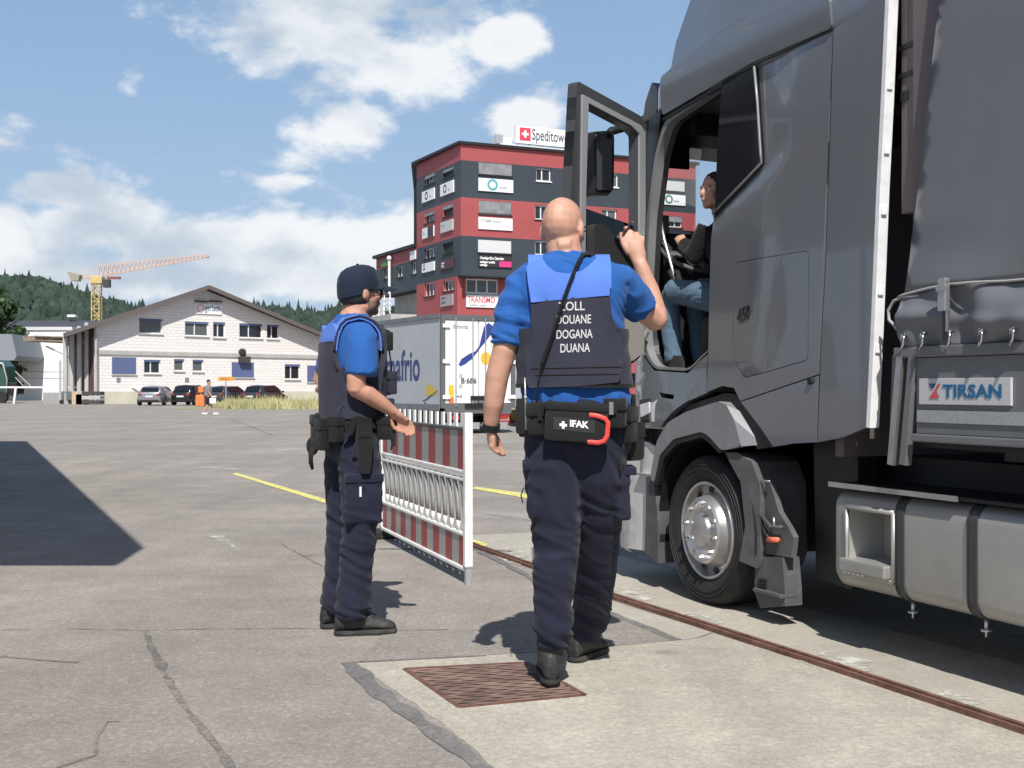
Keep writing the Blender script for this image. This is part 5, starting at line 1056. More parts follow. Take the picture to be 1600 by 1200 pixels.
m = MB(); m.add([T(lx0+lw*a, -.0268, zb_+.026+.058*b) for a, b in ((0, 1), (.62, 1), (.40, .66), (.18, .70))], [(0, 1, 2, 3)]); yobj('emblem', m, mat('plate_navy', (.02, .06, .16), .5), None, plate)
m = MB(); m.box(T(1.50, .07, 1.92), T(1.60, 2.1, 3.4)); yobj('front_cowl', m, M_rear)
m = MB(); m.box(T(1.49, .062, 2.62), T(1.86, .0695, 2.64)); m.box(T(1.49, .062, 2.50), T(1.70, .0695, 2.52)); m.box(T(1.50, .062, 2.40), T(1.54, .0695, 2.44)); m.box(T(1.6, .06, 1.92), T(1.62, .069, 3.4)); yobj('cowl_trim', m, M_blk)
# box behind the curtain, floor, running gear seen beneath
m = MB(); m.box(T(1.86, .02, 1.0), T(12, 2.2, 3.44)); m.box(T(1.62, .03, .93), T(12, 2.2, .998)); yobj('load_box', m, M_blk)
m = MB(); m.box(T(tb-.02, .05, 1.0), T(1.86, 2.15, 3.40)); yobj('bulkhead', m, M_rear)
m = MB(); m.box(T(1.9, .25, .88), T(2.5, .4, .93)); m.box(T(1.75, .10, .925), T(1.80, .16, .952)); yobj('under_rail', m, M_plast)
m = MB(); m.box(T(3.0, .7, .55), T(12, .85, .93)); m.box(T(3.0, 1.4, .55), T(12, 1.55, .93)); yobj('trailer_frame', m, M_blk)
def big_wheel(t, w):
    o = T(t, w, .405); m = MB().lathe_ring([(.26, .02), (.33, -.01), (.398, .012), (.405, .035), (.405, .3), (.33, .32), (.26, .3)], o, (0, 1, 0), 40)
    r = yobj('wheel', m, M_rub, 35); m = MB().lathe([(.265, .012), (.25, .004), (.226, .1), (.19, .13), (.14, .05), (.1, .03), (.001, .02)], o, (0, 1, 0), 40); m.v = [XT @ v for v in m.v]; obj('rim', m, M_alu, r, 30, local=True)
for t_ in (8.2, 9.3, 10.4): big_wheel(t_, .03)
# rear drive wheels of the tractor
wheel('rear_wheel', 3.55+.9, .03)
# ================================================================ STRIPED BARRIER
M_bwht = mat('barrier_white', (.80, .80, .78), .45, var=.04, vscale=9, dirt=(.45, .43, .40, .45), dscale=8)
M_bred = mat('barrier_red', (.30, .032, .038), .4, var=.1, vscale=12, dirt=(.22, .09, .08, .5), dscale=7); M_bsil = mat('reflective_silver', (.36, .36, .35), .35, .25, var=.1, vscale=30)
BN = G(733, 915); BFr = G(597, 842); bd = (BFr-BN).normalized(); BP = Plane(BFr.xy, BN.xy)
br = thing('crowd_barrier', 'white barrier with red and silver stripes and slanted pickets beside the capped officer', 'barrier', tuple((BN+BFr)/2))
bl = BP.len; sc_ = lambda py, at=1: CZ-(py-HY)/F*(BN.y if at else BFr.y)
zt1, zs1, zs0, zr1, zm1, zm0, zb1, zb0 = [sc_(y) for y in (646, 668, 733, 738, 838, 846, 880, 892)]
post = rounded([(0, 0), (.045, 0), (.045, .05), (0, .05)], .01)
def bpost(t, z0, z1, w=.048):
    m = MB(); a = BP.P(t, z0); m.bar(a, BP.P(t, z1), w, w, up=BP.d.to_3d(), bev=.008); obj('post', m, M_bwht, br)
    m = MB(); m.bar(BP.P(t, 0), BP.P(t, z0), .034, .034, up=BP.d.to_3d()); obj('foot', m, M_metal, br)
bpost(bl-.024, sc_(887), sc_(645), .05); bpost(.024, .10, zt1, .035)
def rail(name, z, h, d, m_=M_bwht, o=0): 
    m = MB(); m.bar(BP.P(.03, z, o), BP.P(bl-.04, z, o), d, h, bev=min(h, d)*.3); return obj(name, m, m_, br)
rail('rail', zs1-.012, .022, .03, M_plast); rail('rail', zr1-.004, .022, .032); rail('rail', zr1-.052, .018, .03); rail('rail', zm1, .022, .032); rail('rail', zb0, .026, .034)
def stripe(i, n, z0, z1, dirn=1):
    a, b = .035+(bl-.08)*i/n, .035+(bl-.08)*(i+1)/n
    m = MB(); q = lambda t, z, o: BP.P(t, z, o); m.loft([[q(a+.0, z0, -.006), q(b, z0, -.006), q(b, z1, -.006), q(a, z1, -.006)], [q(a, z0, .006), q(b, z0, .006), q(b, z1, .006), q(a, z1, .006)]]); obj('stripe', m, M_bred if i % 2 == 0 else M_bsil, br)
for i in range(13): stripe(i, 13, zr1+.008, zs1-.024)
for i in range(15): stripe(i, 15, zb0+.014, zm1-.012)
n = 15
for i in range(n):
    t = .06+(bl-.12)*(i+.5)/n
    m = MB(); m.bar(BP.P(t, zs1+.0), BP.P(t, zt1+.0), .012, .058, up=BP.d.to_3d()); obj('top_tab', m, M_bwht, br)
    # pickets bow towards the far end at the top and end in a pale foot
    pk = [BP.P(t+.055, zm1+.07, .0), BP.P(t+.045, zm1+.15, .0), BP.P(t+.02, (zm1+zr1)/2+.03, 0), BP.P(t-.0, zr1-.11, 0), BP.P(t-.03, zr1-.07, -.0), BP.P(t-.05, zr1-.06, -.002)]
    m = MB(); m.tube(pk, [(.029, .012)]*len(pk), 8, up=BP.n.to_3d()); obj('picket', m, mat('picket_grey', (.26, .26, .255), .5, var=.08, vscale=9), br, True)
    m = MB(); a = BP.P(t+.058, zm1+.075, .0); b = BP.P(t+.062, zm1+.012, .0); m.tube([a, b], [(.024, .013), (.012, .010)], 8, up=BP.n.to_3d()); obj('picket_foot', m, M_bwht, br, True)
blk = thing('barrier_foot', 'low dark rubber foot block under the far end of the striped barrier', 'foot block', tuple(BFr))
m = MB(); c = BFr+bd*.05; m.obox(c+Vector((0, 0, .035)), bd*.10, Vector((bd.y, -bd.x, 0))*.32, Vector((0, 0, .033)), bev=.015); obj('block', m, M_rub, blk)

# ================================================================ WHITE REFRIGERATED TRAILER
RC = Vector((W(687, 0, 31).x, 31)); RSd = Vector((W(590, 0, 34.6).x, 34.6)); sdir = (RSd-RC).normalized(); RE = RC+Vector((-sdir.y, sdir.x))*-2.2
PSd = Plane(tuple(RC+sdir*7.8), tuple(RC)); PRr = Plane(tuple(RC), tuple(RC+Vector((sdir.y, -sdir.x))*2.2))
if (RC+Vector((sdir.y, -sdir.x))*2.2).x < RC.x: PRr = Plane(tuple(RC), tuple(RC-Vector((sdir.y, -sdir.x))*2.2))
rt_ = thing('refrigerated_trailer', 'pale refrigerated trailer with large mafrio lettering and blue and yellow swooshes on its rear doors', 'trailer', (RC.x, RC.y, 0))
M_rsil = mat('trailer_silver', (.42, .435, .45), .5, .1, var=.05, vscale=.8, dirt=(.36, .36, .37, .5), dscale=.9); M_rwh = mat('trailer_white', (.78, .78, .76), .4); M_rfr = mat('trailer_frame_grey', (.12, .12, .125), .5); M_navy = mat('navy_print', (.03, .05, .16), .5); M_sw = mat('swoosh_blue', (.03, .055, .24), .5); M_yp = mat('yellow_print', (.75, .48, .03), .5)
zT, zB = CZ-(491-HY)/F*31, CZ-(638-HY)/F*31
obj('body', slab_on(PSd, 0, PSd.len, zB, zT, -2.15, 0), M_rsil, rt_)
obj('roof_rail', slab_on(PSd, -.02, PSd.len+.02, zT-.09, zT+.02, .003, .04), M_alb, rt_); obj('bottom_rail', slab_on(PSd, -.02, PSd.len+.0, zB-.06, zB+.10, .003, .04), M_alb, rt_)
wl = PRr.len
m = MB()
for a in ((0, .12, zB, zT), (wl-.12, wl, zB, zT), (.12, wl-.12, zT-.14, zT), (.12, wl-.12, zB-.14, zB+.12)): slab_on(PRr, *a, .003, .09, m)
obj('rear_frame', m, M_rfr, rt_)
for a, b in ((.13, wl/2-.015), (wl/2+.015, wl-.13)):
    d_ = obj('rear_door', slab_on(PRr, a, b, zB+.13, zT-.15, .003, .07), M_rwh, rt_)
    for f in (.30, .82) if a < 1 else (.18, .70):
        tt = a+(b-a)*f; m = MB(); m.tube([PRr.P(tt, zB+.05, .11), PRr.P(tt, zT-.08, .11)], .018, 6); obj('lock_rod', m, M_alu, d_)
    for zz in (.12, .5, .88): zc = zB+(zT-zB)*zz; tt = a if a < 1 else b; obj('hinge', slab_on(PRr, tt-.09, tt+.12, zc-.05, zc+.05, .092, .12), M_rwh, d_)
def pr_poly(name, pts, m_, o=.075):
    q = [PRr.sz(*p) for p in pts]; m = MB(); m.add([PRr.P(a, b, o) for a, b in q], [tuple(range(len(q)))]); return obj(name, m, m_, rt_)
def blade(c, r):
    out = []
    L_, R_ = [], []
    for i, (x, y) in enumerate(c):
        a, b = c[max(0, i-1)], c[min(len(c)-1, i+1)]; dx, dy = b[0]-a[0], b[1]-a[1]; l = math.hypot(dx, dy); L_.append((x-dy/l*r[i], y+dx/l*r[i])); R_.append((x+dy/l*r[i], y-dx/l*r[i]))
    return L_+R_[::-1]
pr_poly('swoosh', blade([(716, 571), (722, 565), (733, 557), (742, 550), (748, 542), (755, 528), (761, 515), (766, 508)], [2, 5, 4.5, 1.6, 1.5, 5, 8, 6]), M_sw)
pr_poly('yellow_disc', [(757+8*math.cos(a), 560+10*math.sin(a)) for a in np.linspace(0, 2*PI, 14)[:-1]], M_yp, .076)
pr_poly('yellow_disc', [(768+3*math.cos(a), 538+6*math.sin(a)) for a in np.linspace(0, 2*PI, 10)[:-1]], mat('pale_yellow', (.75, .68, .35), .5), .076)
pr_poly('warning_strip', [(699, 602), (707, 602), (707, 632), (699, 632)], M_yp); pr_poly('warning_strip', [(699, 621), (707, 621), (707, 632), (699, 632)], mat('orange_print', (.6, .18, .04), .5), .077)
def on_rear(s, px, py, size, m_, sx=1):
    t_, z_ = PRr.sz(px, py); obj('lettering', text_mb(s, size, lambda x, y: PRr.P(t_+x, z_+y, .078), 'LEFT', sx=sx, bold=.004), m_, rt_)
on_rear('Schmitz', 706, 513, .14, M_gtext); on_rear('B·686', 718, 599, .20, M_dtext); on_rear('o', 715, 590, .2, M_gtext); on_rear('o', 715, 606, .2, M_gtext); on_rear('14·13', 710, 621, .08, M_dtext)
m = MB(); slab_on(PRr, .2, wl-.2, zB-.55, zB-.38, -.1, .02, m); slab_on(PRr, .75, .85, zB-.4, zB-.05, -.1, 0, m); slab_on(PRr, wl-.85, wl-.75, zB-.4, zB-.05, -.1, 0, m); obj('underrun_bar', m, M_metal, rt_)
for a in (.2, wl-.55): obj('tail_lamp', slab_on(PRr, a, a+.35, zB-.30, zB-.17, .0, .05), mat('tail_lamp_red', (.4, .03, .03), .3), rt_)
m = MB(); slab_on(PRr, .68, 1.2, zB+.02, zB+.12, .10, .14, m); slab_on(PRr, wl/2-.25, wl/2+.25, zB+.2, zB+.32, .09, .13, m); obj('latch', m, M_blk, rt_)
for k in range(3):
    for s_, o_ in ((1, -.35), (0, -2.0)):
        t_ = PSd.len-1.2-k*1.05; c = PSd.P(t_, .40, o_); ax = PSd.n.to_3d(); w_ = obj('wheel', MB().lathe([(.01, -.12), (.25, -.12), (.37, -.1), (.39, 0), (.37, .12), (.25, .14), (.22, .05), (.01, .07)], c, ax, 20), M_rub, rt_, 40)
m = MB(); slab_on(PSd, 1, PSd.len-.3, .45, zB-.06, -1.7, -.4, m); obj('underframe', m, M_blk, rt_)
# side lettering: fitted so that the last six letters fall where the photo shows them
ta_, z_lo = PSd.sz(603, 596); tb_, _ = PSd.sz(656, 592); zx = PSd.sz(630, 560)[1]
q = text_mb('mafrio', 1, lambda x, y: Vector((x, y, 0)), 'LEFT', bold=.012); wx = max(v.x for v in q.v)
q2 = text_mb('pri', 1, lambda x, y: Vector((x, y, 0)), 'LEFT', bold=.012); w2 = max(v.x for v in q2.v)+.06
z_b = PSd.sz(630, 594)[1]; hgt = (PSd.sz(630, 561)[1]-z_b)/.50; k_ = (tb_-ta_)/wx
obj('lettering', text_mb('mafrio', 1, lambda x, y: PSd.P(ta_+x*k_, z_b+y*hgt, .006), 'LEFT', bold=.02), M_navy, rt_); obj('lettering', text_mb('pri', 1, lambda x, y: PSd.P(ta_-w2*k_+x*k_, z_b+y*hgt, .006), 'LEFT', bold=.02), M_navy, rt_)
def ps_poly(name, pts, m_, o=.007):
    q = [PSd.sz(*p) for p in pts]; m = MB(); m.add([PSd.P(a, b, o) for a, b in q], [tuple(range(len(q)))]); return obj(name, m, m_, rt_)
ps_poly('flower_print', [(665, 604), (669, 600), (676, 604), (684, 609), (684, 615), (676, 619), (668, 619), (665, 612)], mat('flower_yellow', (.55, .40, .06), .5)); ps_poly('flower_print', blade([(661, 626), (667, 624), (675, 617), (684, 611)], [.7, .9, .9, .6]), M_navy, .009)
ps_poly('flower_print', [(660, 640), (664, 628), (666, 628), (663, 640)], M_navy, .009)
# second trailer, mostly hidden
p_ = W(806, 608, 37); t2 = thing('white_trailer', 'second pale trailer, a narrow slice showing behind the bald officer\'s arm', 'trailer', (p_.x, p_.y, 0))
zb_, zt_ = CZ-(636-HY)/F*37, CZ-(520-HY)/F*37
m = MB(); m.box((p_.x-.1, 37, zb_), (p_.x+2.1, 44, zt_), bev=.04); obj('body', m, M_rsil, t2); m = MB(); m.box((p_.x, 37.1, .3), (p_.x+2.0, 43, zb_-.02)); obj('underframe', m, M_blk, t2)
for x in (.0, 1.7): obj('wheel', MB().lathe([(.01, 0), (.3, 0), (.39, .05), (.39, .28), (.3, .3), (.01, .28)], (p_.x+x, 38.5, .39), (1, 0, 0), 20), M_rub, t2, 40)
# small red and yellow chocks beside the trailer
p_ = W(789, 661, 40); ck = thing('pallet_truck', 'small red and yellow hand truck on the yard beyond the bald officer\'s left arm', 'hand truck', (p_.x, p_.y, 0))
m = MB(); a = G(780, 665); m.bar(a+Vector((-.15, 0, .12)), a+Vector((.45, .2, .12)), .1, .08); m.tube([a+Vector((-.1, 0, .14)), a+Vector((.2, 0, .45)), a+Vector((.4, .1, .2))], .04, 8); obj('frame', m, mat('dull_crimson', (.35, .03, .06), .5), ck)
m = MB(); m.box(a+Vector((.25, .3, .1)), a+Vector((.75, .6, .5)), bev=.05); obj('box', m, mat('straw_yellow', (.5, .45, .14), .6), ck)
m = MB(); m.tube([a+Vector((.0, -.02, .07)), a+Vector((.0, .08, .07))], .07, 12); obj('wheel', m, M_rub, ck)

# ================================================================ PARKED CARS
M_cglass = mat('car_glass', (.012, .014, .016), .06, coat=.4); M_cred = mat('car_tail_lamp', (.35, .02, .02), .2, coat=.5)
def car(name, label, paint, base, rot, L_=4.2, Wd=1.78, H=1.45, hatch=False, suv=0):
    t = thing(name, label, 'car', tuple(base), rot, 'cars parked in front of the warehouse'); lo = lambda nm, mb_, m_, sm=None, par=None: obj(nm, mb_, m_, par or t, sm, local=True)
    # body rings along the length (x forwards); half width, sill, belt
    xs = [(-L_/2, .62, .42, .62, .88), (-L_/2+.06, .80, .28, .60, .95), (-L_/2+.5, .97, .22, .60, 1.0), (-.9, 1, .2, .6, .98), (0, 1, .2, .6, .95), (.9, 1, .2, .58, .90), (L_/2-.75, .98, .22, .55, .82), (L_/2-.25, .88, .25, .5, .72), (L_/2, .62, .35, .5, .62)]
    rings = []
    for x, w, z0, zm, z1 in xs:
        hw = Wd/2*w; z1 += suv*.1; rings.append([Vector((x, y, z)) for y, z in ((-hw*.9, z0), (-hw, zm*.7), (-hw, zm+.08), (-hw*.93, z1-.05), (-hw*.80, z1), (hw*.80, z1), (hw*.93, z1-.05), (hw, zm+.08), (hw, zm*.7), (hw*.9, z0))])
    b = lo('body', MB().loft(rings), paint, 45)
    cab = [(-L_/2+.22, .70, .9), (-L_/2+.55, .68, H-.10), (-L_/2+.95, .66, H-.01), (-.2, .66, H), (.35, .66, H-.05), (1.15, .72, .9)]
    rg = []
    for i, (x, w, z) in enumerate(cab):
        hw = Wd/2; base_z = .90+suv*.08
        rg.append([Vector((x, -hw*.9, base_z-.02)), Vector((x, -hw*w*1.12, (base_z+z)/2)), Vector((x, -hw*w, max(z-.05, base_z))), Vector((x, 0, z+.0)), Vector((x, hw*w, max(z-.05, base_z))), Vector((x, hw*w*1.12, (base_z+z)/2)), Vector((x, hw*.9, base_z-.02))])
    lo('roof', MB().loft(rg), paint, 50)
    g = MB(); hw = Wd/2
    for s in (-1, 1):
        P_ = [Vector((-L_/2+.75, s*hw*.885, 1.0+suv*.08)), Vector((.95, s*hw*.895, 1.0+suv*.08)), Vector((.38, s*hw*.735, H-.10)), Vector((-L_/2+1.0, s*hw*.735, H-.09))]
        g.add(P_+[p+Vector((0, s*.012, .0)) for p in P_], [(4, 5, 6, 7), (0, 1, 5, 4), (1, 2, 6, 5), (2, 3, 7, 6), (3, 0, 4, 7)])
    lo('side_glass', g, M_cglass)
    a = Vector((-L_/2+.28, 0, 1.0)); g = MB(); g.add([Vector((-L_/2+.245, -hw*.66, 1.0)), Vector((-L_/2+.245, hw*.66, 1.0)), Vector((-L_/2+.50, hw*.56, H-.13)), Vector((-L_/2+.50, -hw*.56, H-.13))], [(0, 1, 2, 3)]); g.v = [v+Vector((-.03, 0, 0)) for v in g.v]; lo('rear_window', g, M_cglass)
    g = MB(); g.add([Vector((1.13, -hw*.7, .97)), Vector((1.13, hw*.7, .97)), Vector((.42, hw*.58, H-.06)), Vector((.42, -hw*.58, H-.06))], [(0, 1, 2, 3)]); g.v = [v+Vector((.02, 0, .02)) for v in g.v]; lo('windscreen', g, M_cglass)
    for s in (-1, 1):
        g = MB(); g.box((-L_/2-.012, s*hw*.52, .72), (-L_/2+.12, s*hw*.80, .86), bev=.02); lo('tail_lamp', g, M_cred)
        g = MB(); g.box((L_/2-.16, s*hw*.5, .55), (L_/2-.02, s*hw*.74, .66), bev=.02); lo('headlight', g, M_lamp)
        g = MB(); g.box((.75, s*hw*.98, .92), (.95, s*hw*1.13, 1.05), bev=.03); lo('door_mirror', g, paint)
        for x in (-L_/2+.78, L_/2-.80):
            w_ = lo('wheel', MB().lathe([(.01, .0), (.20, .0), (.31, -.01), (.325, .04), (.325, .18), (.3, .2), (.01, .2)], (x, s*hw*.985, .325), (0, -s, 0), 22), M_rub, 40); lo('rim', MB().lathe([(.20, -.012), (.17, .0), (.05, -.012), (.01, -.012)], (x, s*hw*.985, .325), (0, -s, 0), 16), M_alu, 40, w_)
    g = MB(); g.box((-L_/2-.015, -.26, .60), (-L_/2+.02, .26, .70)); lo('number_plate', g, M_rwh); g = MB(); g.box((-L_/2+.0, -hw*.7, .26), (-L_/2+.1, hw*.7, .40)); lo('rear_bumper', g, M_blk)
    return t
def gp(px, Y): q = W(px, 608, Y); return (q.x, q.y, 0)
fwd = PI/2
car('parked_car', 'silver grey hatchback parked tail towards the yard, leftmost of the cars at the warehouse', mat('car_silver', (.30, .305, .32), .35, .5, coat=.8), gp(245, 87), fwd+.03, H=1.42, Wd=1.95)
car('parked_car', 'black hatchback parked behind the orange bin, second car from the left', mat('car_black', (.012, .013, .014), .3, .2, coat=1), gp(299, 88), fwd-.12, H=1.5, Wd=1.75)
car('parked_car', 'dark grey car behind the signpost and the pedestrian', mat('car_dark_grey', (.06, .063, .065), .3, .4, coat=1), gp(357, 86), fwd-.30, L_=4.1, H=1.42)
car('parked_car', 'dark car half hidden by tall dry grass, rightmost of the parked cars', mat('car_dark_grey2', (.045, .048, .05), .3, .4, coat=1), gp(415, 87), fwd-.34, L_=4.2, H=1.48)
# green lorry at the left edge
p_ = W(-9, 608, 100); gl_ = thing('green_lorry', 'dark green lorry cab cut by the left edge in front of the white hall', 'lorry', (p_.x, p_.y, 0))
M_grn = mat('dark_green_paint', (.02, .075, .045), .35, .1, coat=.6)
m = MB(); x = p_.x; m.loft([[Vector((x-2.6, 100, .6)), Vector((x+1.0, 100, .6)), Vector((x+1.15, 100, 1.8)), Vector((x+.75, 100, 3.1)), Vector((x+.3, 100, 3.6)), Vector((x-2.6, 100, 3.6))], [Vector((x-2.6, 102.3, .6)), Vector((x+1.0, 102.3, .6)), Vector((x+1.15, 102.3, 1.8)), Vector((x+.75, 102.3, 3.1)), Vector((x+.3, 102.3, 3.6)), Vector((x-2.6, 102.3, 3.6))]]); obj('cab', m, M_grn, gl_)
m = MB(); m.box((x-.9, 99.94, 1.9), (x+.45, 99.99, 2.9), bev=.02); obj('side_window', m, M_cglass, gl_); m = MB(); m.tube([Vector((x-.2, 99.8, 3.5)), Vector((x+.8, 99.8, 3.3)), Vector((x+1.15, 99.8, 2.0)), Vector((x+1.1, 99.8, .9))], .07, 8); obj('guard_tube', m, M_metal, gl_, True)
m = MB(); m.box((x+1.16, 99.95, .75), (x+1.9, 101.5, 1.75), bev=.08); obj('front_unit', m, M_blk, gl_)
for xx in (x-.8, x+.6): obj('wheel', MB().lathe([(.01, 0), (.3, 0), (.48, -.02), (.5, .06), (.5, .3), (.01, .3)], (xx, 99.98, .5), (0, 1, 0), 24), M_rub, gl_, 40)
# white yard railing
yr = thing('yard_railing', 'long low white railing on posts across the far side of the yard at the left', 'railing', gp(60, 96))
m = MB(); a, b = W(-120, 604, 96), W(228, 604, 96); a.z = b.z = 1.32; m.bar(a, b, .08, .14); obj('rail', m, M_frame, yr)
for x in (-70, 22, 112, 134, 153): q = W(x, 608, 96); obj('post', MB().bar((q.x, q.y, 0), (q.x+(.15 if x == 22 else 0), q.y, 1.25), .16), M_frame, yr)
m = MB(); a, b = W(24, 580, 99), W(48, 603, 99); m.bar(a, b, .06); m.bar(a-Vector((.0, 0, .5)), b-Vector((0.6, 0, .0)), .06); obj('stair_rail', m, M_grey, yr)
# crates and trolley by the dock
dq = W(142, 608, 90); cr_ = thing('stacked_crates', 'low stack of pale crates on the ground at the dock corner', 'crates', (dq.x, dq.y, 0))
for k in range(3): m = MB(); m.box((dq.x-.7, 90, .05+k*.33), (dq.x+.7, 91, .33+k*.33), bev=.03); obj('crate', m, [mat('crate_dark', (.05, .05, .05), .6), mat('crate_grey', (.4, .4, .38), .6)][k % 2], cr_)
dq = W(120, 608, 90); pt = thing('pallet_stack', 'pale pallets leaning beside the railing at the dock', 'pallets', (dq.x, dq.y, 0))
for k in range(2): m = MB(); m.box((dq.x-.5+k*.3, 90.3, .0), (dq.x+.3+k*.4, 90.6, 1.0-.2*k), bev=.02); obj('pallet', m, mat('pallet_wood', (.48, .36, .26), .8, var=.2, vscale=3), pt)
dq = W(104, 608, 93); fk = thing('hand_cart', 'small grey hand cart with a tall handle left of the dock', 'cart', (dq.x, dq.y, 0))
m = MB(); m.box((dq.x-.6, 93, .3), (dq.x+.5, 93.8, 1.0), bev=.05); obj('box', m, mat('cart_grey', (.12, .12, .12), .6), fk); m = MB(); m.tube([(dq.x-.5, 93, .3), (dq.x-.5, 93, 3.4)], .1, 8); obj('handle', m, M_grey, fk)
for s in (-.4, .3): obj('wheel', MB().lathe([(.01, 0), (.18, 0), (.18, .1), (.01, .1)], (dq.x+s, 93, .18), (0, 1, 0), 14), M_rub, fk)
# orange bin and sign, grass
ob = thing('orange_bin', 'bright orange litter bin with a raised lid beside the pedestrian', 'bin', gp(312, 80)); q = W(312, 608, 80); M_or = mat('safety_orange', (.75, .20, .06), .5)
m = MB(); m.box((q.x-.28, 80, .02), (q.x+.28, 80.5, .78), bev=.04); obj('body', m, M_or, ob); m = MB(); m.box((q.x-.14, 80.1, .95), (q.x+.22, 80.5, 1.35), bev=.03); m.box((q.x-.02, 80.2, .7), (q.x+.06, 80.3, 1.0)); obj('lid', m, M_or, ob)
sg2 = thing('direction_sign', 'small orange arrow sign on a thin grey pole above the parked cars', 'road sign', gp(353, 82)); q = W(353, 608, 82)
m = MB(); m.tube([(q.x, 82, 0), (q.x, 82, 1.75)], .04, 8); obj('pole', m, M_metal, sg2); pts = [(-.52, -.13), (.5, -.13), (.68, 0), (.5, .13), (-.52, .13)]
m = MB(); m.prism(pts, lambda p: Vector((q.x+p[0], 82.0, 1.87+p[1])), lambda p: Vector((q.x+p[0], 81.95, 1.87+p[1]))); s_ = obj('sign_board', m, mat('sign_orange', (.65, .28, .04), .5), sg2); obj('lettering', text_mb('ZOLL', .2, lambda x, y: Vector((q.x-.32+x*1.2, 81.944, 1.80+y)), 'LEFT'), mat('sign_brown', (.12, .05, .02), .6), s_)
def grass():
    rng = np.random.default_rng(11); n = 6500; vs = []; fs = []
    for i in range(n):
        px = rng.uniform(335, 590); Y = rng.uniform(70, 79)+(px < 350)*3; h = rng.uniform(.25, .62)*(1 if rng.uniform() < .9 else 1.5)*(.6 if px < 352 else 1); p = W(px, 608, Y); w = rng.uniform(.03, .07); a = rng.uniform(-.25, .25); k = len(vs)
        vs += [(p.x-w, Y, 0), (p.x+w, Y, 0), (p.x+a, Y+rng.uniform(-.1, .1), h)]; fs.append((k, k+1, k+2))
    me = bpy.data.meshes.new('grass'); me.from_pydata(vs, [], fs); me.materials.append(mat('dry_grass', (.36, .34, .17), .9, var=.35, vscale=.8)); o = bpy.data.objects.new('dry_grass', me); COL.objects.link(o); o['kind'] = 'stuff'; tag(o, 'strip of tall dry grass along the edge of the car park', 'grass')
grass()
mb = MB(); mb.add([(W(330, 608, 79).x, 69, .006), (-6, 69, .006), (-6, 80, .006), (W(330, 608, 84).x, 80, .006)], [(0, 1, 2, 3)]); struct('verge', mb, mat('verge_soil', (.26, .25, .15), .95, var=.2, vscale=1))
# ================================================================ PEOPLE
def skin_mat(name, col):
    m = mat(name, col, .55, var=.10, vscale=14, bump=.12, bscale=160); b = m.node_tree.nodes['Principled BSDF']; b.inputs['Subsurface Weight'].default_value = .12; b.inputs['Subsurface Radius'].default_value = (.02, .008, .004); b.inputs['Subsurface Scale'].default_value = .3; return m
def cloth_mat(name, col, rough=.85, bs=900, bump=.25):
    m = mat(name, col, rough, var=.08, vscale=6, bump=bump, bscale=bs, spec=.25); m.node_tree.nodes['Principled BSDF'].inputs['Sheen Weight'].default_value = .08; return m
M_skin = skin_mat('skin', (.52, .285, .20)); M_skin2 = skin_mat('skin_tanned', (.50, .26, .18))
M_royal = cloth_mat('royal_blue_shirt', (.018, .098, .335)); M_yoke = cloth_mat('light_blue_panel', (.085, .19, .60), .7); M_vest = cloth_mat('dark_vest', (.030, .031, .050), .8)
M_navyc = cloth_mat('navy_trousers', (.014, .016, .034), .85); M_gear = cloth_mat('black_gear', (.011, .011, .012), .7, 500); M_boot = mat('boot_leather', (.022, .021, .021), .55, var=.2, vscale=12, bump=.25, bscale=90, dirt=(.08, .075, .065, .5), dscale=9)
M_sole = mat('boot_sole', (.025, .024, .023), .8, dirt=(.12, .11, .10, .6), dscale=12); M_print = mat('vest_print', (.55, .55, .56), .6); M_cap = cloth_mat('navy_cap', (.010, .018, .038), .8)
M_eye = mat('eye_white', (.7, .7, .68), .2); M_iris = mat('iris', (.05, .03, .02), .1); M_hair = mat('dark_hair', (.02, .017, .015), .7, var=.3, vscale=60, bump=.5, bscale=300); M_jean = cloth_mat('jeans', (.085, .14, .20), .85, 700)

def head_mb(M, s=1.0):
    m = MB()
    R = Matrix.Rotation
    m.ellip((0, -.008, .008), (.078, .098, .098)); m.ellip((0, .035, -.045), (.063, .062, .080)); m.ellip((0, .055, -.098), (.040, .036, .028)); m.ellip((0, .070, -.112), (.024, .022, .016))
    m.ellip((0, .082, .006), (.052, .018, .014)); m.ellip((0, .101, -.034), (.013, .018, .022)); m.tube([(0, .086, .0), (0, .104, -.036)], [.009, .012], 8); m.ellip((0, .094, -.070), (.025, .010, .007)); m.ellip((0, .092, -.080), (.021, .010, .007))
    for q in (-1, 1):
        m.ellip((q*.042, .060, -.040), (.024, .026, .020)); m.ellip((q*.079, -.008, -.024), (.0115, .023, .036), rot=R(q*.25, 3, 'Z')@R(-.15, 3, 'X')); m.ellip((q*.074, .0, -.05), (.008, .012, .014)); m.ellip((q*.050, .01, -.085), (.020, .045, .030))
    m.v = [M @ (v*s) for v in m.v]; return m
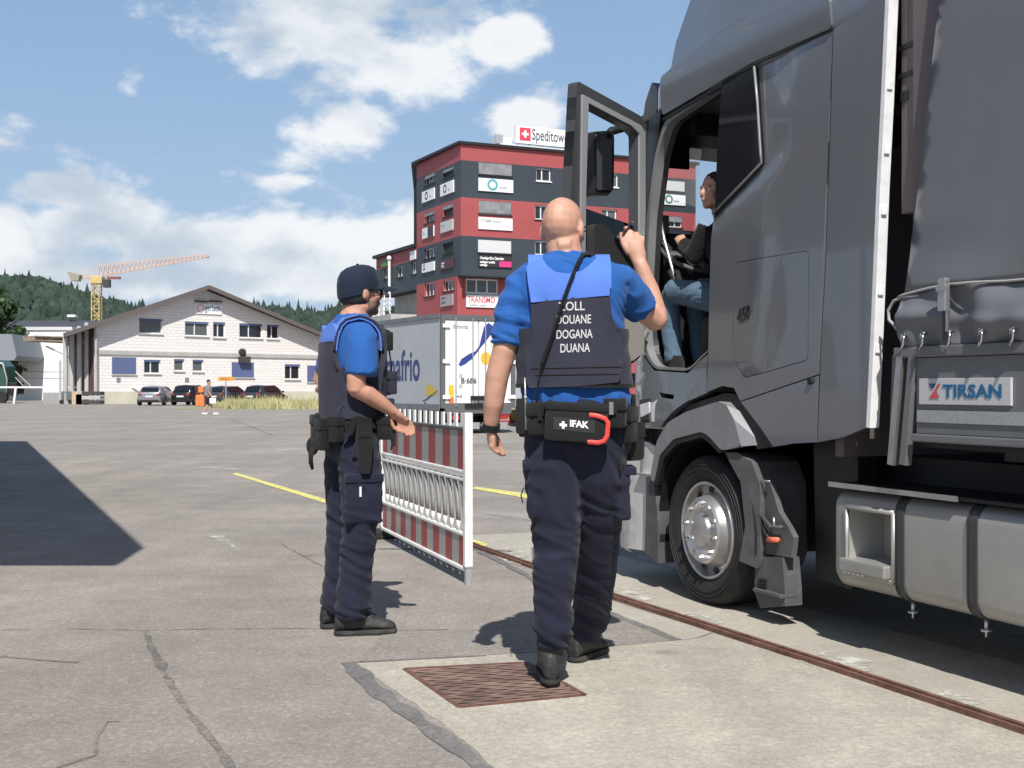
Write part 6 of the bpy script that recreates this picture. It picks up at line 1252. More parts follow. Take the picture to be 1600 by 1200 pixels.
def hand_mb(wrist, palm_end, side, spread, curl, r=.010, thumb=1, L_=.085, w=.040, th=.016):
    """wrist and palm_end points; side = across the knuckles; curl = direction the fingers bend to"""
    m = MB(); wv, p = Vector(wrist), Vector(palm_end); d = (p-wv).normalized(); s = Vector(side).normalized(); c = Vector(curl).normalized()
    m.tube([wv-d*.02, wv, wv+(p-wv)*.45, p-(p-wv)*.08, p], [(.027, .021), (.028, .020), (w*.96, th*1.15), (w, th), (w*.9, th*.8)], 12, up=c)
    ls = (.92, 1.0, .94, .74)
    for i in range(4):
        b = p+s*(w*.78*(1-2*i/3))-d*.010; f = [b]; a = .25; dirv = d
        for k, seg in enumerate((.44, .32, .24)):
            ang = spread[k]; a += ang; dirv = (d*math.cos(a)+c*math.sin(a)).normalized(); f.append(f[-1]+dirv*L_*ls[i]*seg)
        m.tube(f, [r*1.08, r, r*.92, r*.72], 8)
    if thumb:
        b = wv+(p-wv)*.25+s*thumb*w*.75; m.tube([b, b+d*.028+s*thumb*.020+c*.012, b+d*.055+s*thumb*.022+c*.024, b+d*.075+s*thumb*.012+c*.034], [.015, .0125, .011, .008], 8)
    return m
def torso_mb(M, rings, n=30, e=2.5):
    R_ = []
    for z, x0, x1, d, yc in rings:
        cx, a = (x0+x1)/2, (x1-x0)/2; r = []
        for j in range(n):
            t = 2*PI*j/n; c, s = math.cos(t), math.sin(t); r.append(M @ Vector((cx+a*abs(c)**(2/e)*(1 if c > 0 else -1), yc+d*abs(s)**(2/e)*(1 if s > 0 else -1), z)))
        R_.append(r)
    return MB().loft(R_)
def ridged(v, k=1.0): n = noise.noise(v); return (1-abs(n)*2.6)*k
def folds(amp, zk=24, xk=5, seed=0, slant=0.0, zones=()):
    def f(c):
        v = Vector((c.x*xk+seed+noise.noise(c*3)*.8, c.y*xk, (c.z+c.x*slant)*zk*(1+.15*noise.noise(c*4+Vector((seed, 0, 0))))))
        a = 1.0
        for z, w, g in zones: a += g*math.exp(-((c.z-z)/w)**2)
        return amp*a*(ridged(v)-.35+.38*ridged(v*2.4+Vector((7, 3, 1)))*max(0, .4+noise.noise(c*7)))
    return f
def cast(bvh, o, d, fallback):
    h = bvh.ray_cast(o, d); return h[0] if h[0] is not None else fallback
def drape(name, bvh, M, outline, parent, m_, side=-1, off=.012, th=.008, step=.02, yfall=0.0, smooth=True, holes=(), bump=None, xlim=None):
    """flat pattern piece (x,z in the figure's frame) laid on the body from behind (side -1) or in front (+1)"""
    V, Fc = tri_fill(outline, holes, step); R3 = M.to_3x3(); pts = []; dirv = (R3 @ Vector((0, -side, 0))).normalized()
    for p in V:
        x = p[0]
        if xlim: x = max(xlim[0], min(xlim[1], x))
        h = cast(bvh, M @ Vector((x, side*1.0, p[1])), dirv, None)
        y = (M.inverted() @ h).y if h is not None else yfall
        pts.append([p[0], y, p[1]])
    # relax depth so the cloth bridges small folds
    nb = [set() for _ in pts]
    for f in Fc:
        for i in range(3): nb[f[i]].add(f[(i+1) % 3]); nb[f[(i+1) % 3]].add(f[i])
    for _ in range(6):
        ys = [p[1] for p in pts]
        for i, p in enumerate(pts):
            if nb[i]: p[1] = .4*ys[i]+.6*sum(ys[j] for j in nb[i])/len(nb[i])
    idx = {}
    A = [M @ Vector((p[0], p[1]+side*(off+th+(bump(p[0], p[2]) if bump else 0)), p[2])) for p in pts]; B = [M @ Vector((p[0], p[1]+side*off, p[2])) for p in pts]
    n = len(V); mb = MB(); ec = {}
    for f in Fc:
        for i in range(3): ec[(f[i], f[(i+1) % 3])] = 1
    sd_ = [(e[1], e[0], n+e[0], n+e[1]) for e in ec if (e[1], e[0]) not in ec]
    mb.add(A+B, list(Fc)+[tuple(n+i for i in f[::-1]) for f in Fc]+sd_); o = obj(name, mb, m_, parent, 50)
    return o, bvh_of_world(mb)
def bvh_of_world(mb): return BVHTree.FromPolygons(mb.v, mb.f)
def wrap(name, bvh, M, c, z0, z1, parent, m_, off=.010, th=.008, a0=0, a1=2*PI, n=48, nz=4, bump=None, half=.5):
    """band round the body about the vertical axis through c (x,y in the figure's frame)"""
    out = []; inn = []; full_ = abs(a1-a0-2*PI) < 1e-6; R3 = M.to_3x3()
    rad = []
    for k in range(nz+1):
        z = z0+(z1-z0)*k/nz; rr = []
        for j in range(n if full_ else n+1):
            a = a0+(a1-a0)*j/n; d = Vector((math.cos(a), math.sin(a), 0)); o = M @ Vector((c[0], c[1], z)); h = bvh.ray_cast(o+(R3@d)*half, -(R3@d)); r = (h[0]-o).length if h[0] is not None else -1
            rr.append(r if .05 < r < .32 else (rr[-1] if rr else .14))
        for _ in range(3): rr = [(rr[(j-1) % len(rr)]+rr[j]*2+rr[(j+1) % len(rr)])/4 if (full_ or 0 < j < len(rr)-1) else rr[j] for j in range(len(rr))]
        rad.append(rr)
    rings_o = []; rings_i = []
    for k in range(nz+1):
        z = z0+(z1-z0)*k/nz; ro = []; ri = []
        for j, r in enumerate(rad[k]):
            a = a0+(a1-a0)*j/n; d = Vector((math.cos(a), math.sin(a), 0)); b = bump(a, z) if bump else 0
            ro.append(M @ (Vector((c[0], c[1], z))+d*(r+off+th+b))); ri.append(M @ (Vector((c[0], c[1], z))+d*(r+off)))
        rings_o.append(ro); rings_i.append(ri)
    rings = rings_o+rings_i[::-1]; m = MB(); m.loft(rings+[rings[0]], 0, False, full_)
    if not full_:
        nn = len(rings)
        for e in (0, -1): m.add([r[e] for r in rings], [tuple(range(nn))])
    return obj(name, m, m_, parent, 45)
def boot(parent, ank, d, label=None, s=1.0, lift=0.0, heel=None):
    """ank = ground point under the ankle, d = toe direction"""
    d = Vector((d[0], d[1], 0)).normalized(); w = Vector((d.y, -d.x, 0)); o = Vector(ank)
    P = lambda x, y, z: o+d*(x*s)+w*(y*s)+Vector((0, 0, z*s+lift+max(0, (-x)*0)))
    m = MB(); prof = [(-.085, .026, .075, .06), (-.078, .036, .115, .06), (-.04, .041, .15, .075), (.01, .043, .150, .075), (.06, .046, .115, .06), (.11, .050, .085, .047), (.16, .050, .068, .04), (.19, .042, .058, .036), (.207, .026, .045, .032)]
    rings = []
    for x, hw, zt_, zc in prof:
        rings.append([P(x, hw*math.cos(a)*(1 if math.sin(a) < 0 else .85), .018+(zt_-.018)*(.5+.5*math.sin(a)) if math.sin(a) > -.99 else .018) for a in np.linspace(0, 2*PI, 17)[:-1]])
    m.loft(rings); m.tube([P(-.025, 0, .08), P(-.022, 0, .15), P(-.02, 0, .225)], [(.056*s, .050*s), (.054*s, .049*s), (.056*s, .050*s)], 14, up=d)
    me = blend(m, .006, 3); displace(me, lambda c: .002*noise.noise(c*45)); b = obj('boot', me, M_boot, parent, True)
    so = [(-.090, .0), (-.087, .014), (-.078, .027), (-.060, .037), (-.035, .040), (.0, .039), (.06, .046), (.11, .053), (.165, .053), (.20, .038), (.216, .0)]; so = so+[(x, -y) for x, y in so[1:-1]][::-1]
    m = MB(); m.prism(so, lambda p: P(p[0]*.97+.003, p[1]*.93, .001), lambda p: P(p[0], p[1], .012)); m.prism(so, lambda p: P(p[0], p[1], .012), lambda p: P(p[0]*.975, p[1]*.93, .026)); 
    sl_ = obj('sole', m, M_sole, b, 30)
    la = MB()
    for k in range(5):
        x = .085-k*.022; z = .100+k*.016; la.tube([P(x, -.022, z), P(x+.008, 0, z+.006), P(x, .022, z)], .003, 6)
    obj('laces', la, M_gear, b)
    return b

# ---------------------------------------------------------------- bald officer, seen from behind
Y1 = 4.69
def J(px, py, dy=0.0): return W(px, py, Y1+dy)
I4 = Matrix.Translation((0, Y1, 0))                             # figure frame: x as the world, y from the body axis
p1 = thing('person', 'bald officer seen from behind in a ZOLL DOUANE vest, his right hand raised', 'person', (.2, Y1+.15, 0))
jx = lambda px: (px-800)/F*Y1
jz = lambda py: CZ-(py-HY)/F*Y1
hd = Matrix.Translation(J(880, 352, .03)) @ Matrix.Rotation(-.42, 4, 'Z') @ Matrix.Rotation(-.04, 4, 'X')
body = head_mb(hd, 1.02)
body.tube([J(879, 372, .02), J(882, 395, .01), J(885, 415, 0)], [(.066, .066), (.070, .068), (.082, .072)], 16, up=(0, 1, 0))
body.tube([J(872, 384, -.035), J(892, 383, -.035)], .028, 10)
tr1 = [(jz(740), jx(850), jx(950), .07, .05), (jz(700), jx(838), jx(965), .09, .02), (jz(640), jx(830), jx(968), .10, 0), (jz(560), jx(830), jx(962), .105, 0), (jz(480), jx(826), jx(966), .11, 0), (jz(430), jx(822), jx(970), .10, 0), (jz(415), jx(850), jx(930), .07, 0)]
body.join(torso_mb(I4, tr1))
LA = [J(822, 440), J(800, 496, -.01), J(788, 548, -.02), J(777, 588, -.015), (J(771, 632, .0)), J(767, 668, .03)]
body.tube(LA, [.048, .048, .048, .046, .040, .029], 14)
body.join(hand_mb(J(767, 670, .032), J(769, 698, .045), (.25, 1, 0), (.30, .45, .5), (1, .25, -.1), L_=.078, thumb=1, w=.036))
RA = [J(955, 440, .02), J(985, 468, .06), J(1008, 489, .12), J(1028, 503, .17), J(1016, 456, .20), J(1000, 412, .20)]
body.tube([RA[0], RA[1], RA[2], J(1024, 502, .16), J(1031, 500, .175)], [.040, .042, .044, .043, .038], 14); body.tube([J(1030, 506, .17), J(1026, 492, .18), J(1014, 452, .20), J(999, 409, .20)], [.037, .044, .041, .028], 14)
# raised right hand: back of the hand to the camera, thumb and forefinger pinching a card
wr_ = J(999, 411, .20); kn = J(992, 375, .215)
body.tube([wr_, J(996, 398, .205), J(992, 384, .21), kn], [(.028, .021), (.036, .021), (.040, .020), (.036, .018)], 12, up=(0, 1, 0))
for pts in ([J(981, 380, .21), J(979, 366, .23), J(980, 356, .245), J(975, 355, .255)], [J(988, 376, .22), J(986, 362, .235), J(979, 360, .265), J(976, 367, .27)], [J(996, 378, .22), J(996, 365, .245), J(988, 365, .28), J(984, 374, .28)], [J(1003, 382, .215), J(1004, 371, .24), J(997, 373, .27), J(992, 380, .27)]):
    pts = [pts[0]]+pts[1:]; body.tube(pts, [.0115, .0105, .010, .008], 8)
body.tube([J(983, 396, .205), J(976, 385, .21), J(972, 374, .225), J(970, 364, .24)], [.015, .0135, .012, .009], 8)
# legs inside the trousers
LL = [J(865, 700), J(868, 850, .0), J(864, 1000, .03), J(861, 1048, .045)]; RL = [J(930, 700, .02), J(930, 850, .16), J(920, 975, .43), J(917, 992, .465)]
body.tube(LL, [.08, .055, .034, .026], 12); body.tube(RL, [.08, .055, .034, .026], 12)
me = blend(body, .0062, 3); displace(me, lambda c: .0012*noise.noise(c*30)); obj('body', me, M_skin, p1, True)
for q in (-1, 1):
    e = MB().ellip(hd @ Vector((q*.031, .083, -.012)), (.013, .013, .013)); ey = obj('eye', e, M_eye, p1, True); obj('iris', MB().ellip(hd @ Vector((q*.031, .0935, -.012)), (.006, .004, .006)), M_iris, ey, True)
g = MB(); g.tube([hd @ Vector((.084, -.005, -.008)), hd @ Vector((.080, .05, -.006)), hd @ Vector((.066, .10, -.008)), hd @ Vector((.03, .112, -.01)), hd @ Vector((0, .115, -.004)), hd @ Vector((-.03, .112, -.01)), hd @ Vector((-.066, .10, -.008)), hd @ Vector((-.080, .05, -.006)), hd @ Vector((-.084, -.005, -.008))], .0028, 6); obj('glasses', g, M_blk, p1, True)
# shirt
sr = [(jz(642), jx(818), jx(982), .122, .0), (jz(620), jx(815), jx(983), .125, 0), (jz(590), jx(813), jx(982), .127, 0), (jz(550), jx(813), jx(976), .128, 0), (jz(500), jx(812), jx(974), .130, 0), (jz(465), jx(808), jx(978), .128, 0), (jz(440), jx(802), jx(984), .120, 0), (jz(426), jx(803), jx(983), .110, 0), (jz(416), jx(815), jx(968), .098, 0), (jz(408), jx(832), jx(948), .088, 0), (jz(401), jx(848), jx(926), .080, 0), (jz(395), jx(853), jx(919), .074, .0)]
b1t_ = torso_mb(I4, sr); b1t = BVHTree.FromPolygons(b1t_.v, b1t_.f)
sh_ = torso_mb(I4, sr)
sh_.tube([J(836, 436), J(812, 452), J(800, 486, -.01), J(793, 516, -.015), J(790, 538, -.02)], [(.066, .064), (.072, .070), (.068, .066), (.065, .062), (.062, .060)], 18)
sh_.tube([J(940, 436, .01), J(968, 442, .03), J(986, 462, .075), J(1003, 484, .12)], [(.070, .066), (.078, .074), (.076, .074), (.070, .070)], 18)
me = blend(sh_, .0075, 5); displace(me, folds(.0062, 15, 6, 3, .8, ((jz(625), .04, 1.4), (jz(530), .05, .6)))); shirt = obj('shirt', me, M_royal, p1, True)
b1 = BVHTree.FromPolygons([XF[p1.name] @ v.co for v in shirt.data.vertices], [tuple(p.vertices) for p in shirt.data.polygons])
# vest
vx = lambda px, py: (jx(px), jz(py))
side_b = lambda a, z: .003*math.sin(z*60)
wrap('vest_side', b1t, I4, (jx(893), 0), jz(602), jz(515), p1, M_vest, .006, .012, n=64, nz=8, bump=side_b)
wrap('vest_hem', b1t, I4, (jx(893), 0), jz(606), jz(600), p1, M_gear, .010, .012, n=64, nz=2)
bo = [vx(*q) for q in ((829, 470), (948, 461), (952, 500), (966, 520), (969, 560), (966, 597), (900, 604), (824, 606), (820, 590), (820, 540), (829, 520))]
vb, vb_b = drape('vest_back', b1t, I4, rounded(bo, .012), p1, M_vest, -1, .010, .016, .02, 0)
yk = [vx(*q) for q in ((822, 420), (824, 444), (829, 476.5), (884, 472), (948, 466), (950, 436), (951, 417), (941, 411), (930, 407), (919, 418), (905, 429), (884, 433), (866, 430), (854, 421), (846, 408), (834, 413))]
vy, vy_b = drape('vest_yoke', b1t, I4, yk, p1, M_yoke, -1, .012, .017, .018, 0)
fo_ = [vx(*q) for q in ((826, 420), (850, 408), (866, 440), (915, 440), (930, 405), (948, 412), (950, 500), (962, 520), (962, 600), (826, 600), (824, 520), (829, 500))]
drape('vest_front', b1t, I4, fo_, p1, M_vest, 1, .010, .02, .03, 0)
for cx in (836, 940):
    x = jx(cx); m = MB(); ring = []
    for a in np.linspace(-.15*PI, 1.15*PI, 15):
        d = Vector((0, -math.cos(a), math.sin(a))); o = Vector((x, Y1, jz(428))); h = b1.ray_cast(o+d*.3, -d); r = .3-h[3] if h[0] is not None else .08; ring.append([o+Vector((s*.028, 0, 0))+d*(r+e) for s, e in ((-1, .016), (1, .016), (1, .003), (-1, .003))])
    m.loft(ring); obj('vest_strap', m, M_yoke, p1, 50)
m = MB()
for a_, b_ in (((829, 577), (966, 574)), ((835, 587), (962, 585))):
    pts = [Vector((jx(a_[0]+(b_[0]-a_[0])*k/24), Y1, jz(a_[1]+(b_[1]-a_[1])*k/24))) for k in range(25)]; q_ = []
    for v in pts:
        h = vb_b.ray_cast(Vector((v.x, Y1-1, v.z)), Vector((0, 1, 0)))
        if h[0] is not None: q_.append(h[0]+Vector((0, -.001, 0)))
    m.tube(q_, .0022, 5)
obj('seam', m, M_gear, vb)
def on_back(mb_, bvh, off=.0015):
    out = []
    for v in mb_.v:
        h = bvh.ray_cast(Vector((v.x, Y1-1, v.z)), Vector((0, 1, 0))); out.append(Vector((v.x, (h[0].y if h[0] is not None else Y1-.15)-off, v.z)))
    mb_.v = out; return mb_
b2 = vb_b
for s, cx, cy, wpx in (('ZOLL', 890, 489, 40), ('DOUANE', 893, 509, 53), ('DOGANA', 894, 531, 56), ('DUANA', 895, 552, 46)):
    q = text_mb(s, 1, lambda x, y: Vector((x, y, 0)), 'CENTER', bold=.015); ww = max(v.x for v in q.v)*2; k = wpx/F*Y1/ww; hh = 13.5/F*Y1/.72
    t_ = text_mb(s, 1, lambda x, y: Vector((jx(cx)+x*k, 0, jz(cy)+y*hh+x*k*.03)), 'CENTER', bold=.012); obj('lettering', on_back(t_, b2), M_print, vb)
# coiled cord over the back
cpts = [J(918, 398, -.02), J(908, 402, -.10), J(895, 430, -.14), J(880, 470, -.165), J(866, 515, -.165), J(851, 556, -.16), J(846, 568, -.16), J(838, 610, -.15), J(830, 630, -.14)]
def smooth_path(P, n):
    out = []
    for i in range(len(P)-1):
        p0, p1_, p2_, p3_ = P[max(i-1, 0)], P[i], P[i+1], P[min(i+2, len(P)-1)]
        for k in range(n):
            t = k/n; out.append(.5*((2*p1_)+(p2_-p0)*t+(2*p0-5*p1_+4*p2_-p3_)*t*t+(3*p1_-p0-3*p2_+p3_)*t**3))
    return out+[P[-1]]
def project_back(P, off):
    out = []
    for v in P:
        best = v.y
        for bv in (vy_b, vb_b, b1):
            h = bv.ray_cast(Vector((v.x, Y1-1, v.z)), Vector((0, 1, 0)))
            if h[0] is not None: best = min(best, h[0].y-off) if best < Y1-.05 else best
        out.append(Vector((v.x, best, v.z)))
    return out
pth = project_back(smooth_path(cpts[:7], 12), .010); m = MB(); hel = []
for i in range((len(pth)-1)*7):
    f = i/7; k = int(f); p = pth[k].lerp(pth[min(k+1, len(pth)-1)], f-k); a = i*2*PI/5.3; hel.append(p+Vector((math.cos(a)*.0062, math.sin(a)*.0062, 0)))
m.tube(hel, .0030, 5); m.tube(pth, .0045, 6); cord = obj('coiled_cord', m, M_gear, p1, True); m = MB(); m.tube(smooth_path(cpts[5:], 6), .003, 6); obj('cord_end', m, M_gear, cord, True)
m = MB(); q = J(915, 399, -.06); m.ellip(q, (.028, .03, .012)); obj('speaker_microphone', m, M_gear, p1, True)
# trousers
def trousers(parent, legs, pelvis, amp, M=Matrix.Identity(4), zones=(), m_=None, vox=.0085, seed=0, pockets=()):
    m = torso_mb(M, pelvis)
    for pts, rr in legs: m.tube(pts, rr, 18)
    for c, ax, ay, az in pockets: m.obox(c, ax, ay, az, bev=.012)
    me = blend(m, vox, 4); displace(me, folds(amp, 17, 5, seed, .5, zones)); return obj('trousers', me, m_ or M_navyc, parent, True)
pv = [(jz(752), jx(880), jx(930), .05, .03), (jz(735), jx(835), jx(970), .10, .02), (jz(700), jx(818), jx(986), .128, .01), (jz(660), jx(818), jx(986), .130, 0), (jz(630), jx(820), jx(984), .124, 0), (jz(622), jx(824), jx(978), .118, 0)]
legs1 = [([J(866, 690, 0), J(862, 740, .0), J(867, 800, .0), J(869, 850, .01), J(866, 900, -.0), J(865, 950, .02), J(864, 985, .03), J(862, 1010, .035)], [(.105, .12), (.112, .118), (.102, .105), (.090, .09), (.083, .084), (.079, .082), (.080, .084), (.066, .070)]),
         ([J(936, 690, .0), J(938, 740, .02), J(934, 800, .09), J(932, 850, .17), J(929, 900, .26), J(924, 945, .36), J(921, 966, .42), J(917, 992, .46)], [(.105, .12), (.108, .115), (.100, .10), (.090, .088), (.086, .082), (.084, .082), (.082, .082), (.060, .064)])]
pk1 = [(J(832, 768, .0), Vector((.020, 0, .002)), Vector((0, .085, 0)), Vector((0, 0, .105))), (J(972, 772, .05), Vector((.026, 0, -.002)), Vector((0, .085, 0)), Vector((0, 0, .095)))]
tro1 = trousers(p1, legs1, pv, .0050, I4, zones=((jz(990), .05, 1.6), (jz(870), .10, .9), (jz(735), .05, .5)), seed=2, pockets=pk1)
m = MB(); m.obox(J(826, 726, .0), Vector((.024, 0, .002)), Vector((0, .088, 0)), Vector((0, 0, .016)), bev=.006); obj('pocket_flap', m, M_navyc, tro1)
m = MB(); m.obox(J(982, 734, .05), Vector((.024, 0, .0)), Vector((0, .088, 0)), Vector((0, 0, .016)), bev=.006); obj('pocket_flap', m, M_navyc, tro1)
m = MB(); m.tube([J(818, 762, -.05), J(814, 774, -.055), J(817, 786, -.05)], .0025, 6); obj('zip_cord', m, M_gear, tro1)
g1 = G(860, 1070); boot(p1, (J(860, 1060).x, 4.745, 0), (-.04, 1), s=1.0, lift=.012)
boot(p1, (.300, 5.175, 0), (.50, .86), s=1.0)
# belt and what hangs on it
b3 = BVHTree.FromPolygons([XF[p1.name] @ v.co for v in tro1.data.vertices], [tuple(p.vertices) for p in tro1.data.polygons])
wrap('duty_belt', b3, I4, (jx(902), .0), jz(664), jz(640), p1, M_gear, .004, .014, n=64, nz=3)
def pouch(c, hx, hy, hz, yaw=0, m_=None, nm='pouch', flap=True, bev=.012, tilt=0):
    a = Vector((math.cos(yaw), math.sin(yaw), tilt)); b = Vector((-math.sin(yaw), math.cos(yaw), 0)); u = Vector((-tilt, 0, 1))
    m = MB(); m.obox(c, a*hx, b*hy, u*hz, bev=bev); o = obj(nm, m, m_ or M_gear, p1, 40)
    if flap: m = MB(); m.obox(c-b*.006+u*hz*.62, a*(hx+.003), b*(hy+.003), u*hz*.42, bev=.006); obj('flap', m, m_ or M_gear, o, 40); m = MB(); m.obox(c-b*(hy+.008)+u*hz*.25, a*.008, b*.003, u*hz*.3, bev=.002); obj('strap', m, M_gear, o)
    return o
ifc = J(900, 660, -.150); ifk = pouch(ifc, .118, .034, .073, 0, nm='first_aid_pouch', flap=False, tilt=-.06)
m = MB(); m.obox(ifc+Vector((0, -.004, .060)), Vector((.120, 0, -.006)), Vector((0, .035, 0)), Vector((0, 0, .016)), bev=.006); obj('flap', m, M_gear, ifk, 40)
ux, uz = Vector((1, 0, -.10)), Vector((.0, 0, 1))
def on_if(px, py): return J(px, py, -.189)
x0 = J(890, 666, -.1868); t_ = text_mb('IFAK', .034, lambda x, y: x0+ux*x+uz*y+Vector((0, 0, 0)), 'LEFT', bold=.0012); obj('lettering', t_, M_sign, ifk)
c = J(880, 664, -.1868); m = MB(); m.add([c+ux*a+uz*b for a, b in ((-.005, .014), (.005, .014), (.005, .005), (.014, .005), (.014, -.005), (.005, -.005), (.005, -.014), (-.005, -.014), (-.005, -.005), (-.014, -.005), (-.014, .005), (-.005, .005))], [tuple(range(12))]); obj('white_cross', m, M_sign, ifk)
m = MB(); m.obox(J(897, 664, -.1845), Vector((.078, 0, -.008)), Vector((0, .0012, 0)), Vector((0, 0, .024))); obj('badge_patch', m, mat('patch_black', (.02, .021, .022), .8), ifk)
m = MB(); m.tube([J(921, 648, -.182), J(934, 650, -.19), J(945, 654, -.192), J(950, 660, -.19), J(949, 680, -.19), J(944, 689, -.19), J(934, 692, -.188), J(918, 690, -.180)], [(.009, .005)]*8, 8, up=(0, 1, 0)); obj('red_pull_tab', m, mat('red_webbing', (.72, .06, .05), .5), ifk, 50)
pouch(J(838, 655, -.11), .034, .030, .062, .35, bev=.018); pouch(J(818, 652, -.03), .026, .040, .066, .0, bev=.018); pouch(J(826, 655, .08), .04, .04, .07, 0)
pouch(J(962, 646, -.12), .040, .034, .055, -.2); pouch(J(978, 664, -.05), .038, .040, .070, -.5, bev=.02); pouch(J(988, 690, .03), .030, .045, .075, -.9, bev=.02); pouch(J(975, 640, .09), .04, .04, .06, 0)
m = MB(); m.obox(J(955, 638, -.162), Vector((.008, 0, 0)), Vector((0, .003, 0)), Vector((0, 0, .024))); obj('grey_clip', m, mat('webbing_grey', (.17, .17, .18), .7), p1)
m = MB(); m.obox(J(815, 650, -.075), Vector((.022, .0, 0)), Vector((0, .018, 0)), Vector((0, 0, .068)), bev=.008); rad = obj('radio', m, M_gear, p1, 40)
m = MB(); m.tube([J(822, 672, -.10), J(821, 620, -.10), J(820, 590, -.10)], [.0045, .004, .003], 8); obj('antenna', m, M_metal, rad, True); m = MB(); m.ellip(J(821, 621, -.10), (.007, .007, .007)); obj('antenna_knob', m, M_metal, rad, True)
m = MB(); m.tube([J(975, 700, .0), J(985, 716, .0), J(990, 700, .03)], .006, 6); m.tube([J(1000, 680, .05), J(1003, 716, .05)], .006, 6); m.tube([J(968, 705, -.08), J(970, 735, -.08)], .005, 6); obj('hanging_straps', m, M_gear, p1)
m = MB(); d_ = (LA[5]-LA[4]).normalized(); c_ = J(767.5, 667, .028); m.tube([c_-d_*.014, c_+d_*.014], .035, 18); wt = obj('watch', m, M_gear, p1, 50); m = MB(); m.tube([c_+Vector((-.036, -.004, 0)), c_+Vector((-.044, -.005, 0))], .019, 14); obj('watch_case', m, M_blk, wt, 40)
cd = thing('pocket_card', 'small dark card with an orange edge pinched in the bald officer\'s raised hand', 'card', tuple(J(979, 356, .25)))
a, b = J(972.5, 363.5, .235), J(987, 347, .262); m = MB(); m.obox((a+b)/2, (b-a)/2, Vector((.0, .03, .006)), Vector((.004, 0, .0035))); obj('card', m, mat('card_orange', (.55, .16, .08), .5), cd)
m = MB(); m.obox((a+b)/2+Vector((.0, -.004, 0))+Vector((.0006, 0, .0006)), (b-a)/2*.86, Vector((.0, .029, .006)), Vector((.0032, 0, .0028))); obj('dark_face', m, M_blk, cd)
# ---------------------------------------------------------------- capped officer, seen from his right side
Y2 = 5.80; th2 = math.radians(-68); X2 = (549-800)/F*Y2
M2 = Matrix.Translation((X2, Y2, 0)) @ Matrix.Rotation(th2, 4, 'Z')
p2 = thing('person', 'officer in a navy cap and sunglasses standing in profile beside the striped barrier', 'person', (X2, Y2, 0))
def Q(x, y, z): return M2 @ Vector((x, y, z))
z2 = lambda py: CZ-(py-HY)/F*Y2
hp = Q(.0, .045, 1.655)
h2 = Matrix.Translation(hp) @ Matrix.Rotation(math.radians(-58), 4, 'Z') @ Matrix.Rotation(.03, 4, 'X')
body = head_mb(h2, .98)
body.tube([Q(0, .04, 1.60), Q(0, .025, 1.545), Q(0, .005, 1.49)], [(.060, .062), (.064, .066), (.080, .075)], 16)
body.join(torso_mb(M2, [(.86, -.12, .12, .09, 0), (1.0, -.13, .13, .10, 0), (1.2, -.14, .14, .10, 0), (1.38, -.16, .16, .10, 0), (1.46, -.14, .14, .08, 0), (1.49, -.08, .08, .06, 0)]))
body.tube([Q(.17, .0, 1.43), Q(.215, -.02, 1.32), Q(.228, -.035, 1.22), Q(.226, -.035, 1.17), Q(.215, -.025, 1.155)], [.050, .048, .046, .044, .036], 14)
body.tube([Q(.226, -.045, 1.175), Q(.224, .015, 1.150), Q(.215, .085, 1.105), Q(.205, .150, 1.062)], [.040, .044, .037, .026], 14)
body.join(hand_mb(Q(.204, .153, 1.060), Q(.192, .212, 1.012), (1, .25, .1), (.30, .45, .45), (-.05, -.45, -1), L_=.084, thumb=-1, w=.036, r=.0095))
body.tube([Q(-.17, .0, 1.43), Q(-.25, -.05, 1.32), Q(-.30, -.085, 1.20)], [.055, .050, .042], 14); body.tube([Q(-.30, -.09, 1.195), Q(-.27, .0, 1.12), Q(-.20, .10, 1.04)], [.042, .040, .027], 14)
body.join(hand_mb(Q(-.20, .10, 1.04), Q(-.16, .16, 1.01), (0, -.3, 1), (.4, .5, .4), (1, .3, 0), L_=.075, thumb=1, w=.034))
for s in (-1, 1): body.tube([Q(s*.09, 0, .85), Q(s*.10, .01, .50), Q(s*.105, -.02, .10)], [.08, .055, .038], 12)
me = blend(body, .0062, 3); displace(me, lambda c: .0012*noise.noise(c*30)); obj('body', me, M_skin2, p2, True)
for q in (-1, 1):
    e = MB().ellip(h2 @ Vector((q*.030, .081, -.012)), (.0125, .0125, .0125)); ey = obj('eye', e, M_eye, p2, True); obj('iris', MB().ellip(h2 @ Vector((q*.030, .0915, -.012)), (.006, .004, .006)), M_iris, ey, True)
# cap
H = lambda x, y, z: h2 @ Vector((x, y, z))
rings = []
for k, (z, s) in enumerate(((-.030, .97), (-.005, 1.0), (.030, 1.0), (.062, .95), (.088, .80), (.105, .53), (.113, .22), (.1145, .03))):
    rings.append([H(.087*s*math.cos(a), -.012+(.106*s*math.sin(a)), z+(.028 if math.sin(a) > 0 else -.022)*(1-k/7)*abs(math.sin(a))+.004) for a in np.linspace(0, 2*PI, 33)[:-1]])
cap = obj('cap', MB().loft(rings), M_cap, p2, 50)
br_ = MB(); top_ = []; 
for j in range(13):
    u = -1+2*j/12; x = u*.074; yb = -.012+.106*1.0*math.sqrt(max(0, 1-(x/.088)**2)); yo = .090+.100*math.sqrt(max(0, 1-(u*.98)**2))+.004; zc = .012-.020*u*u
    top_.append([H(x, yb-.012, zc+.012), H(x*.98, (yb+yo)/2, zc+.010-.004), H(x*.95, yo, zc-.004), H(x*.95, yo, zc-.008), H(x*.98, (yb+yo)/2, zc+.002), H(x, yb-.012, zc+.007)])
br_.loft(top_); obj('brim', br_, M_cap, cap, 50); obj('button', MB().ellip(H(0, -.012, .120), (.008, .008, .005)), M_cap, cap, True)
seam = MB()
